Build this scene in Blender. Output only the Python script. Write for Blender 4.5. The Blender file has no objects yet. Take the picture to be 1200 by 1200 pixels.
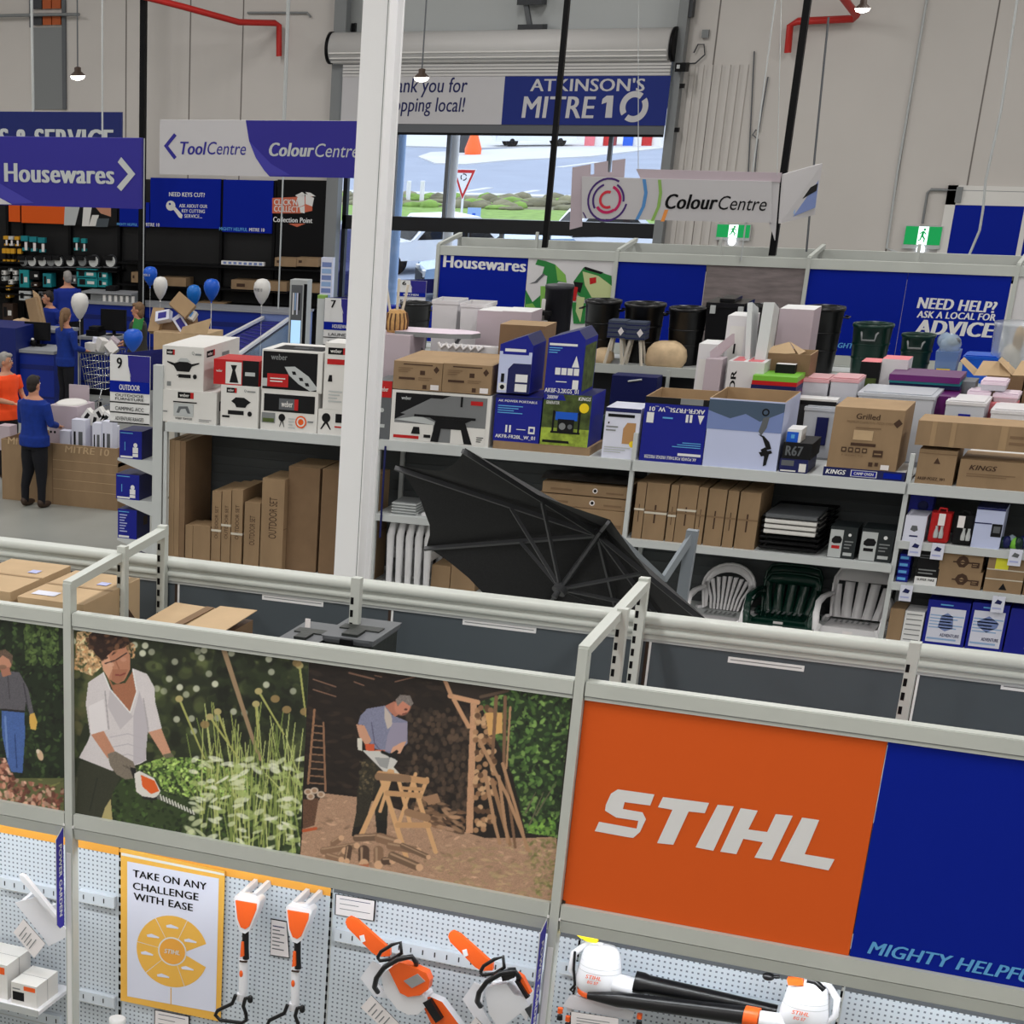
import bpy, bmesh, math, random
import numpy as np
from mathutils import Vector, Matrix

S = bpy.context.scene
COL = S.collection
R = math.radians
rnd = random.Random(5)

# ---------------------------------------------------------------- camera, sky, light, exposure
EYE = Vector((0, 0, 5.831))
F, CX, CY = 2333.3, 54.8, 1202.3            # focal length and optical centre of the photo in its pixels
YAW, PITCH, ROLL = .52372, .46068, -.01458
_fw = Vector((-math.sin(YAW)*math.cos(PITCH), math.cos(YAW)*math.cos(PITCH), -math.sin(PITCH)))
_r0 = Vector((math.cos(YAW), math.sin(YAW), 0)); _u0 = _r0.cross(_fw)
_rt = _r0*math.cos(ROLL) + _u0*math.sin(ROLL); _up = _u0*math.cos(ROLL) - _r0*math.sin(ROLL)
cam = bpy.data.objects.new('camera', bpy.data.cameras.new('camera')); COL.objects.link(cam)
cam.matrix_world = Matrix(((_rt.x, _up.x, -_fw.x, EYE.x), (_rt.y, _up.y, -_fw.y, EYE.y), (_rt.z, _up.z, -_fw.z, EYE.z), (0, 0, 0, 1)))
cam.data.sensor_width = 36; cam.data.lens = F/1200*36
cam.data.shift_x = (600-CX)/1200; cam.data.shift_y = -(600-CY)/1200
cam.data.clip_start = .05; cam.data.clip_end = 400
S.camera = cam
S.view_settings.view_transform = 'Standard'; S.view_settings.look = 'None'
S.view_settings.gamma = 1; S.view_settings.use_curve_mapping = False
S.view_settings.exposure = 0.52
try:
    S.cycles.use_denoising = True; S.cycles.max_bounces = 6; S.cycles.diffuse_bounces = 3
    S.cycles.caustics_reflective = False; S.cycles.caustics_refractive = False
except Exception: pass
wd = bpy.data.worlds.new('sky'); S.world = wd; wd.use_nodes = True
bg = wd.node_tree.nodes['Background']
bg.inputs[0].default_value = (.84, .91, 1, 1); bg.inputs[1].default_value = 1.6     # bright overcast

def area(name, loc, sx, sy, watts, col=(1, .98, .955), rot=(0, 0, 0)):
    l = bpy.data.lights.new(name, 'AREA'); l.shape = 'RECTANGLE'; l.size = sx; l.size_y = sy; l.energy = watts; l.color = col
    o = bpy.data.objects.new(name, l); COL.objects.link(o); o.location = loc; o.rotation_euler = rot; return o
for ly in (-1, 5, 12, 19, 26, 33):          # rows of long warehouse luminaires under the roof; first one added for frontal light
    for lx in (-25, -18, -11, -4, 2.5):
        area('ceiling_lamp', (lx, ly, 8.9), .5, 3.2, 115)

# ---------------------------------------------------------------- helpers
def ray(x, y): return _fw*F + _rt*(x-CX) - _up*(y-CY)
def at(x, y, Y):                            # the point seen at pixel x, y on the vertical plane at depth Y
    d = ray(x, y); return EYE + d*(Y/d.y)
def atz(x, y, Z=0.0):                       # ... on the horizontal plane at height Z
    d = ray(x, y); return EYE + d*((Z-EYE.z)/d.z)
def atx(x, y, X):
    d = ray(x, y); return EYE + d*((X-EYE.x)/d.x)
def ppm(p): return F/max(.1, (Vector(p)-EYE).dot(_fw))     # pixels per metre at a point
def lin(c): return tuple((v/255/12.92 if v/255 <= .04045 else ((v/255+.055)/1.055)**2.4) for v in c)
MATS = {}
def mat(name, rgb, rough=.55, metal=0.0, noise=0.0, scale=8.0, stretch=None, emit=0.0, alpha=1.0, bump=0.0, spec=.4):
    if name in MATS: return name
    m = bpy.data.materials.new(name); m.use_nodes = True; n = m.node_tree.nodes; k = m.node_tree.links.new
    b = n['Principled BSDF']; c = (*lin(rgb), 1)
    b.inputs['Base Color'].default_value = c; b.inputs['Roughness'].default_value = rough; b.inputs['Metallic'].default_value = metal
    b.inputs['Specular IOR Level'].default_value = spec
    if noise or bump:
        tc = n.new('ShaderNodeTexCoord'); mp = n.new('ShaderNodeMapping'); nz = n.new('ShaderNodeTexNoise')
        mp.inputs['Scale'].default_value = stretch or (1, 1, 1); nz.inputs['Scale'].default_value = scale; nz.inputs['Detail'].default_value = 3
        k(tc.outputs['Object'], mp.inputs[0]); k(mp.outputs[0], nz.inputs['Vector'])
        if noise:
            rp = n.new('ShaderNodeMapRange'); rp.inputs[1].default_value = .3; rp.inputs[2].default_value = .7
            rp.inputs[3].default_value = 1-noise; rp.inputs[4].default_value = 1+noise
            mx = n.new('ShaderNodeVectorMath'); mx.operation = 'SCALE'; mx.inputs[0].default_value = c[:3]
            k(nz.outputs['Fac'], rp.inputs[0]); k(rp.outputs[0], mx.inputs['Scale']); k(mx.outputs[0], b.inputs['Base Color'])
        if bump:
            bp = n.new('ShaderNodeBump'); bp.inputs['Strength'].default_value = bump; bp.inputs['Distance'].default_value = .02
            k(nz.outputs['Fac'], bp.inputs['Height']); k(bp.outputs[0], b.inputs['Normal'])
    if emit: b.inputs['Emission Color'].default_value = c; b.inputs['Emission Strength'].default_value = emit
    if alpha < 1: b.inputs['Alpha'].default_value = alpha
    MATS[name] = m; return name

for a_ in (('white', (232, 232, 232), .45), ('offwhite', (226, 224, 220), .5), ('black', (14, 14, 16), .5), ('nearblack', (26, 26, 28), .55),
           ('darkgrey', (58, 60, 64), .5), ('grey', (130, 133, 134), .5), ('lightgrey', (188, 192, 192), .45), ('blue', (0, 30, 150), .5),
           ('navy', (14, 22, 84), .5), ('brightblue', (20, 90, 205), .4), ('red', (188, 22, 24), .45), ('orange', (232, 92, 22), .42),
           ('signorange', (224, 94, 34), .5), ('yellow', (246, 214, 30), .5), ('green', (20, 150, 70), .5), ('teal', (22, 130, 140), .5),
           ('skin', (196, 140, 112), .55), ('darkgreen', (10, 42, 34), .35), ('purple', (92, 18, 96), .4), ('lime', (120, 190, 60), .45),
           ('lilac', (178, 184, 228), .5), ('pink', (226, 120, 128), .5), ('wood', (186, 140, 92), .6), ('darkwood', (86, 56, 36), .6),
           ('shelfgrey', (200, 204, 204), .4), ('brown', (60, 44, 34), .6), ('lightblue', (104, 160, 226), .5), ('midgrey', (95, 98, 102), .5)):
    mat(*a_)
for k_ in ('blue', 'signorange', 'black', 'nearblack'): MATS[k_].node_tree.nodes['Principled BSDF'].inputs['Specular IOR Level'].default_value = .15
mat('rail', (196, 200, 194), .42, noise=.03, scale=3)
mat('steel', (168, 172, 174), .35, .6)
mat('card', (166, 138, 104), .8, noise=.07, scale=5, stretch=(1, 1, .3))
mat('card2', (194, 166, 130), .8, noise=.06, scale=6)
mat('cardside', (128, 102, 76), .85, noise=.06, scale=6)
mat('cardprint', (70, 48, 34), .8)
mat('panelgrey', (74, 82, 88), .55, noise=.04, scale=2)
mat('blackcloth', (48, 48, 50), .9, noise=.12, scale=60)
mat('concrete_white', (204, 199, 194), .8, noise=.03, scale=.6)
mat('floor_concrete', (150, 152, 147), .35, noise=.06, scale=1.2)
mat('blue_jumper', (12, 46, 132), .9, noise=.12, scale=14)
mat('hivis', (255, 82, 30), .8, noise=.05, scale=10)
mat('black_pants', (16, 17, 24), .9)
mat('chrome', (200, 205, 210), .2, .9)

class MB:
    """collects faces of one mesh object"""
    def __init__(s): s.v = []; s.f = []; s.m = []; s.names = []; s.sm = []; s.cur = 'white'
    def mi(s, m):
        m = m or s.cur
        if m not in s.names: s.names.append(m)
        return s.names.index(m)
    def add(s, vs, fs, m=None, smooth=False):
        o = len(s.v); s.v += [tuple(p) for p in vs]; i = s.mi(m)
        for f in fs: s.f.append([o+q for q in f]); s.m.append(i); s.sm.append(smooth)
        return s
    def box(s, x0, x1, y0, y1, z0, z1, m=None, mt=None):
        vs = [(x, y, z) for z in (z0, z1) for y in (y0, y1) for x in (x0, x1)]
        s.add(vs, [(0, 1, 5, 4), (1, 3, 7, 5), (3, 2, 6, 7), (2, 0, 4, 6), (0, 2, 3, 1)], m); s.add(vs, [(4, 5, 7, 6)], mt or m); return s
    def obox(s, c, sz, mt, m=None):             # box of size sz centred on c, turned by the 3x3 matrix mt
        c = Vector(c); h = [q/2 for q in sz]
        vs = [c + mt @ Vector((a*h[0], b*h[1], d*h[2])) for d in (-1, 1) for b in (-1, 1) for a in (-1, 1)]
        return s.add(vs, [(0, 1, 5, 4), (1, 3, 7, 5), (3, 2, 6, 7), (2, 0, 4, 6), (4, 5, 7, 6), (0, 2, 3, 1)], m)
    def bar(s, a, b, w, h=None, m=None, up=(0, 0, 1)):
        a, b = Vector(a), Vector(b); d = b-a; y = d.normalized(); u = Vector(up)
        if abs(y.dot(u)) > .98: u = Vector((0, 1, 0))
        x = y.cross(u).normalized(); z = x.cross(y)
        return s.obox((a+b)/2, (w, d.length, h or w), Matrix((x, y, z)).transposed(), m)
    def poly(s, ps, m=None): return s.add(ps, [tuple(range(len(ps)))], m)
    def ppx(s, pts, Y, m=None):                 # flat shape on the plane Y
        return s.poly([at(x, y, Y) for x, y in pts], m)
    def quad(s, p, u, v, m=None):
        p, u, v = Vector(p), Vector(u), Vector(v); return s.poly([p, p+u, p+u+v, p+v], m)
    def prism(s, ps, d, m=None, mside=None):    # flat polygon pushed along vector d
        d = Vector(d); n = len(ps); a = [Vector(p) for p in ps]; b = [p+d for p in a]
        s.add(a, [tuple(range(n))], m); s.add(b, [tuple(range(n))[::-1]], m)
        return s.add(a+b, [(i, (i+1) % n, n+(i+1) % n, n+i) for i in range(n)], mside or m)
    def ring(s, rings, m=None, cap=(1, 1), smooth=True, closed=True):
        n = len(rings[0]); vs = [p for r in rings for p in r]; fs = []
        for j in range(len(rings)-1):
            for i in range(n if closed else n-1):
                k = (i+1) % n; fs.append((j*n+i, j*n+k, (j+1)*n+k, (j+1)*n+i))
        s.add(vs, fs, m, smooth)
        if cap[0]: s.add(rings[0], [tuple(range(n))[::-1]], m)
        if cap[1]: s.add(rings[-1], [tuple(range(n))], m)
        return s
    def lathe(s, c, prof, n=20, m=None, ax='z', sx=1, sy=1, cap=(1, 1), smooth=True):
        c = Vector(c); rs = []
        for r, h in prof:
            ri = []
            for i in range(n):
                t = 2*math.pi*i/n; a, b = r*math.cos(t)*sx, r*math.sin(t)*sy
                ri.append(c + Vector({'z': (a, b, h), 'y': (a, h, b), 'x': (h, a, b)}[ax]))
            rs.append(ri)
        return s.ring(rs, m, cap, smooth)
    def tube(s, pts, r, n=8, m=None, cap=(1, 1), smooth=True):
        pts = [Vector(p) for p in pts]; rs = []; r = r if isinstance(r, (list, tuple)) else [r]*len(pts); u = None
        for i, p in enumerate(pts):
            t = (pts[min(i+1, len(pts)-1)]-pts[max(i-1, 0)]).normalized()
            if u is None: u = t.orthogonal().normalized()
            u = (u - t*u.dot(t)).normalized(); w = t.cross(u)
            rs.append([p + (u*math.cos(2*math.pi*k/n) + w*math.sin(2*math.pi*k/n))*r[i] for k in range(n)])
        return s.ring(rs, m, cap, smooth)
    def ell(s, c, rx, ry, rz, m=None, n=14, k=9, mt=None):
        c = Vector(c); rs = []
        for j in range(k+1):
            t = math.pi*(.02+.96*j/k); rs.append([c + (mt or Matrix.Identity(3)) @ Vector((rx*math.sin(t)*math.cos(2*math.pi*i/n), ry*math.sin(t)*math.sin(2*math.pi*i/n), -rz*math.cos(t))) for i in range(n)])
        return s.ring(rs, m)
    def text(s, st, p, u, v, m=None, bold=0.0, shear=0.0):   # string fitted into the parallelogram p, u, v
        vs, fs, w, h = glyphs(st, bold, shear)
        p, u, v = Vector(p), Vector(u), Vector(v)
        n = u.cross(v).normalized()*.0006; B = bold*1.05           # bold: copies set side by side, each a hair further out
        for i, dx in enumerate((0, -B, B) if B > .005 else (0,)): s.add([p + u*((x+dx+B)/(w+2*B)) + v*(y/h) + n*i for x, y in vs], fs, m)
        return s
    def tpx(s, st, x0, y0, x1, h, Y, m=None, bold=0.0, shear=0.0, y1=None):
        a, b, c = at(x0, y0, Y), at(x1, y0 if y1 is None else y1, Y), at(x0, y0-h, Y)
        if y1 is None: b.z = a.z
        return s.text(st, a, b-a, Vector((0, 0, c.z-a.z)), m, bold, shear)
    def build(s, name, par=None, loc=None, smooth=False, bevel=0.0, autoloc=False, rot=0.0):
        """mesh object; verts are given in the world (or in the parent's frame), origin moved to loc"""
        if autoloc and s.v:
            xs, ys, zs = zip(*s.v); loc = ((min(xs)+max(xs))/2, (min(ys)+max(ys))/2, min(zs))
        me = bpy.data.meshes.new(name); o_ = Vector(loc) if loc is not None else Vector()
        me.from_pydata([tuple(Vector(p)-o_) for p in s.v], [], s.f); me.update()
        for nm in s.names: me.materials.append(MATS[nm])
        me.polygons.foreach_set('material_index', s.m)
        me.polygons.foreach_set('use_smooth', [q or smooth for q in s.sm])
        ob = bpy.data.objects.new(name, me); COL.objects.link(ob)
        if loc is not None: ob.location = loc
        if rot: ob.rotation_euler.z = rot
        if par:
            ob.parent = par
            if loc is None and par.get('_w'): ob.location = -Vector(par.location)
        if bevel:
            bv = ob.modifiers.new('bevel', 'BEVEL'); bv.width = bevel; bv.segments = 2; bv.limit_method = 'ANGLE'; bv.angle_limit = R(40)
        return ob
_GL = {}
def glyphs(st, bold, shear):
    key = (st, bold, shear)
    if key not in _GL:
        cu = bpy.data.curves.new('t', 'FONT'); cu.body = st; cu.space_character = 1+bold*1.6; cu.shear = shear; cu.fill_mode = 'FRONT'; cu.resolution_u = 3
        ob = bpy.data.objects.new('t', cu); me = ob.to_mesh()
        vs = [(v.co.x, v.co.y) for v in me.vertices]; fs = [tuple(p.vertices) for p in me.polygons]
        ob.to_mesh_clear(); bpy.data.objects.remove(ob); bpy.data.curves.remove(cu)
        x0 = min(v[0] for v in vs); y0 = min(v[1] for v in vs); vs = [(a-x0, b-y0) for a, b in vs]
        _GL[key] = (vs, fs, max(v[0] for v in vs), max(v[1] for v in vs))
    return _GL[key]

def tag(o, label=None, cat=None, group=None, kind=None):
    if label: o['label'] = label
    if cat: o['category'] = cat
    if group: o['group'] = group
    if kind: o['kind'] = kind
    return o
def thing(name, loc, label, cat, group=None, world=False, rot=0.0):
    """an Empty at the base of a thing made of parts; world=True: its parts are given in world coordinates"""
    o = bpy.data.objects.new(name, None); COL.objects.link(o); o.location = loc; o.empty_display_size = .1
    o.rotation_euler.z = rot
    if world: o['_w'] = 1
    return tag(o, label, cat, group)
def struct(o): return tag(o, kind='structure')
def copy_thing(src, loc, label=None, rot=None, group=None):
    r = src.copy(); COL.objects.link(r); r.location = loc
    if rot is not None: r.rotation_euler.z = rot
    for ch in list(src.children):
        c = ch.copy(); COL.objects.link(c); c.parent = r
        for g in list(ch.children):
            d = g.copy(); COL.objects.link(d); d.parent = c
    if label: r['label'] = label
    if group: r['group'] = group
    return r

# ---------------------------------------------------------------- building shell
WY = 39.0
w = MB(); w.box(-33, 6, -4, WY+.6, -.1, 0, 'floor_concrete'); struct(w.build('floor'))
w = MB(); w.cur = 'concrete_white'
DX0, DX1, DZ = at(391, 60, WY).x+.1, at(790, 60, WY).x+.2, 9.0
w.box(-33, DX0, WY, WY+.2, 0, 9.3); w.box(DX1, 6, WY, WY+.2, 0, 9.3); w.box(DX0, DX1, WY, WY+.2, DZ, 9.3)
mat('joint', (120, 114, 110), .9)
for x_, y_ in ((1086, 0), (845, 0), (148, 20), (283, 100), (222, 100), (1172, 0)):
    p = at(x_, y_, WY); w.box(p.x-.012, p.x+.012, WY-.004, WY+.01, 0, 9.3, 'joint')
struct(w.build('wall_back'))
w = MB(); w.box(-33.2, -33, -4, WY+.2, 0, 9.3, 'concrete_white'); struct(w.build('wall_left'))
w = MB(); w.box(6, 6.2, -4, WY+.2, 0, 9.3, 'concrete_white'); struct(w.build('wall_right'))
w = MB(); w.box(-33, 6, -4.2, -4, 0, 9.3, 'concrete_white'); struct(w.build('wall_front'))
w = MB(); w.box(-33, 6, -4, WY+.2, 9.3, 9.5, 'offwhite'); struct(w.build('ceiling'))
# recess above the roller door and the door's steel posts
w = MB(); w.box(DX0, DX1, WY+.15, WY+.2, 5.3, DZ, 'lightgrey'); struct(w.build('trim_1'))
w = MB(); w.box(DX0-.02, DX0+.22, WY-.25, WY-.02, 0, 6.5, 'grey'); w.box(DX0+.02, DX0+.2, WY-.2, WY-.02, 6.5, 9.2, 'grey'); struct(w.build('trim_2'))
w = MB(); w.box(DX1-.14, DX1+.02, WY-.25, WY-.02, 0, 6.5, 'grey'); w.box(DX1-.06, DX1+.08, WY-.22, WY-.02, 6.0, 9.2, 'darkgrey')
for z_ in (4.9, 4.2, 3.5): w.box(DX1+.02, DX1+.09, WY-.25, WY-.15, z_, z_+.07, 'black')
struct(w.build('trim_3'))
# ribbed white cladding to the right of the door
w = MB()
for i in range(7): w.box(DX1+.12+i*.15, DX1+.20+i*.15, WY-.03, WY-.002, 0, 5.26, 'concrete_white')
struct(w.build('trim_4'))
# ---------------------------------------------------------------- front gondola
FY, SY, RY = 7.972, 8.50, 9.038
ZT, ZB = 3.371, 2.4557
BX = [-4.448+1.2*i for i in range(6)]         # bay lines of the front
g = thing('gondola_shelving', (-2, SY, 0), 'long grey steel display gondola carrying the garden photo panels', 'shelving', world=True)
mat('pegboard', (214, 222, 230), .5); mat('hole', (120, 128, 140), .8); mat('striporange', (240, 170, 70), .5)
def front_post(x):
    m = MB(); m.box(x-.02, x+.02, FY-.03, FY+.03, .02, ZT+.21, 'rail'); m.box(x+.0, x+.035, FY+.03, FY+.3, ZB-.128, ZB-.11, 'rail')
    m.box(x-.012, x+.012, FY-.034, FY-.03, .1, ZB-.2, 'white')
    return m.build('upright_post', g)
for i in (0, 2, 4): front_post(BX[i])
def slotted_post(x, y, z0, z1):
    m = MB(); m.box(x-.022, x+.022, y-.02, y+.02, z0, z1, 'rail')
    z = z1-.1
    while z > z0+.03: m.box(x-.018, x-.004, y-.0215, y-.02, z-.02, z+.012, 'black'); z -= .058
    return m.build('slotted_post', g)
for x in (-5.648, BX[0], BX[1], BX[2]+.01, BX[3]-.02, BX[4]): slotted_post(x, SY, 0, 3.62 if x != BX[0] else 3.64)
for i in (0, 2, 4): slotted_post(BX[i]-.03, RY-.05, .3, 3.64)
for i in (0, 2, 4):                                   # end arms from front post up to the rear post
    m = MB(); m.bar((BX[i], FY-.02, ZT+.2), (BX[i]-.03, RY-.03, 3.61), .045, .04, 'rail'); m.build('top_arm', g)
for a, b in ((-6.9, BX[0]-.025), (BX[0]+.025, BX[2]-.025), (BX[2]+.025, BX[4]-.025), (BX[4]+.025, 2.6)):
    m = MB(); m.box(a, b, FY-.02, FY+.03, ZT-.003, ZT+.075, 'rail'); m.box(a, b, FY-.024, FY-.02, ZT+.012, ZT+.0155, 'grey')
    m.box(a, b, FY-.026, FY-.02, ZT+.016, ZT+.072, 'rail'); m.build('top_rail', g)
    m = MB(); m.box(a, b, FY-.028, FY+.03, ZB-.065, ZB+.003, 'rail')
    m.prism([(a, FY-.026, ZB-.069), (a, FY+.02, ZB-.069), (a, FY+.05, ZB-.128), (a, FY-.012, ZB-.128)], (b-a, 0, 0), 'rail'); m.build('lower_rail', g)
m = MB(); m.box(-6.9, 2.6, RY-.02, RY+.05, 3.36, 3.465, 'rail'); m.tube([(-6.9, RY-.02, 3.445), (2.6, RY-.02, 3.445)], .022, 8, 'rail')
m.tube([(-6.9, RY-.02, 3.395), (2.6, RY-.02, 3.395)], .016, 8, 'rail'); m.box(-6.9, 2.6, RY-.012, RY-.004, 3.345, 3.36, 'lightgrey'); m.build('rear_rail', g)
jx = [-7.0] + [at(x, y, RY).x for x, y in ((210, 675), (461, 704), (764, 741), (1079, 778))] + [2.6]
for i in range(5):
    m = MB(); m.box(jx[i]+.006, jx[i+1]-.004, RY-.004, RY+.02, 2.12, 3.35, 'panelgrey')
    m.box(jx[i]-.02, jx[i]-.004, RY-.006, RY-.002, 2.12, 3.35, 'brown'); m.box(jx[i]-.004, jx[i]+.006, RY-.008, RY-.002, 2.12, 3.35, 'white')
    pn = m.build('back_panel', g)
    q = {1: (308, 380, 696), 2: (543, 630, 725), 3: (854, 945, 769), 4: (1174, 1262, 800)}.get(i)
    if q:
        a, b = at(q[0], q[2], RY).x, at(q[1], q[2], RY).x; m = MB(); z = at(q[0], q[2], RY).z
        m.box(a, b, RY-.0075, RY-.004, z-.026, z, 'white'); m.box(a+.01, b-.01, RY-.008, RY-.0075, z-.014, z-.010, 'grey'); st = m.build('label_strip', pn)
        st.location = (0, 0, 0)
DECK = 3.02
m = MB(); m.box(-6.9, 2.6, FY+.03, RY-.01, DECK-.03, DECK, 'lightgrey'); m.build('top_deck', g)
m = MB(); m.box(-6.9, 2.6, SY, RY, 0, .15, 'grey'); m.build('base', g)
# peg boards, one per half bay, with printed holes
PY = SY-.03
pb = [-6.9, -5.648, BX[0]+.01, at(142, 1000, PY).x, at(390, 1040, PY).x, BX[2]-.003, at(990, 1150, PY).x, BX[4]]
for i in range(len(pb)-1):
    a, b = pb[i]+.008, pb[i+1]-.008
    m = MB(); m.box(a, b, PY, PY+.02, .7, 2.32, 'pegboard')
    z = 2.28
    while z > .74:
        x = a+.02
        while x < b-.01:
            m.quad((x, PY-.001, z), (.009, 0, 0), (0, 0, .009), 'hole'); x += .0254
        z -= .0254
    m.box(a-.006, a, PY-.003, PY, .7, 2.32, 'lightgrey')
    z = 2.28
    while z > .75: m.box(a-.016, a-.007, PY-.004, PY+.001, z-.03, z, 'black'); z -= .05
    m.box(a, b, PY-.004, PY, 2.062 if i < 4 else 2.085, 2.32, 'striporange' if i < 4 else 'midgrey')
    m.build('peg_board', g)
def slot_rail(x0, x1, z):
    m = MB(); m.box(x0, x1, PY-.035, PY-.002, z, z+.062, 'pegboard'); m.box(x0+.002, x1-.002, PY-.036, PY-.035, z-.003, z+.002, 'lightgrey')
    x = x0+.03
    while x < x1-.02: m.box(x, x+.006, PY-.0365, PY-.035, z+.02, z+.045, 'darkgrey'); x += .06
    m.build('slot_rail', g)
for (xa, xb, y) in ((0, 70, 1040), (92, 134, 1056), (92, 134, 1172), (-60, 70, 1172), (392, 640, 1102), (655, 980, 1140)):
    p, q = at(xa, y, PY-.03), at(xb, y, PY-.03); slot_rail(p.x, q.x, p.z)
# strip lamps under the valance
for i in range(-2, 4):
    a = BX[0]+i*1.2; area('valance_lamp', (a+.6, FY+.10, ZB-.135), 1.1, .04, 2.7, (.93, .97, 1), (R(30), 0, 0))

# sign panels slotted between the rails
def sign_panel(name, x0, x1, face, label, extra=None):
    m = MB(); m.box(x0, x1, FY-.002, FY+.012, ZB+.004, ZT-.004, face)
    if extra: extra(m)
    return tag(m.build(name, autoloc=True), label, 'sign')
SHEET = FY-.0045
def stihl(m):
    L = [  # letter outlines, photo pixels
     [(697,974),(702,963),(746,971),(748,962),(722,958),(709,950),(710,943),(716,930),(724,925),(767,931),(762,944),(732,940),(730,948),(753,952),(757,960),(750,975),(742,982),(735,981)],
     [(771,946),(777,934),(831,941),(826,953),(807,951),(789,990),(770,988),(788,949)],
     [(815,993),(841,943),(860,945),(836,997)],
     [(844,998),(868,947),(888,950),(877,972),(899,975),(909,954),(929,956),(904,1008),(884,1005),(894,987),(871,983),(863,1001)],
     [(914,1009),(940,958),(960,961),(943,1001),(978,1007),(971,1020)]]
    for l in L: m.ppx(l, SHEET, 'white')
    m.ppx([(652, 1056), (656, 1053), (663, 1056), (662, 1060), (654, 1059)], SHEET, 'brown')
sign_panel('printed_sign', BX[2]+.022, BX[3]-.002, 'signorange', 'large orange brand panel with white slanted lettering on the grey gondola', stihl)
mat('skyblue', (96, 170, 228), .5)
def mighty(m):
    m.tpx('MIGHTY HELPFUL', 1016, 1117, 1232, 15, SHEET, 'skyblue', .03, .25)
sign_panel('printed_sign', BX[3]+.002, BX[4]-.022, 'blue', 'large plain blue panel with pale blue MIGHTY HELPFUL lettering at its foot', mighty)
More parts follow.
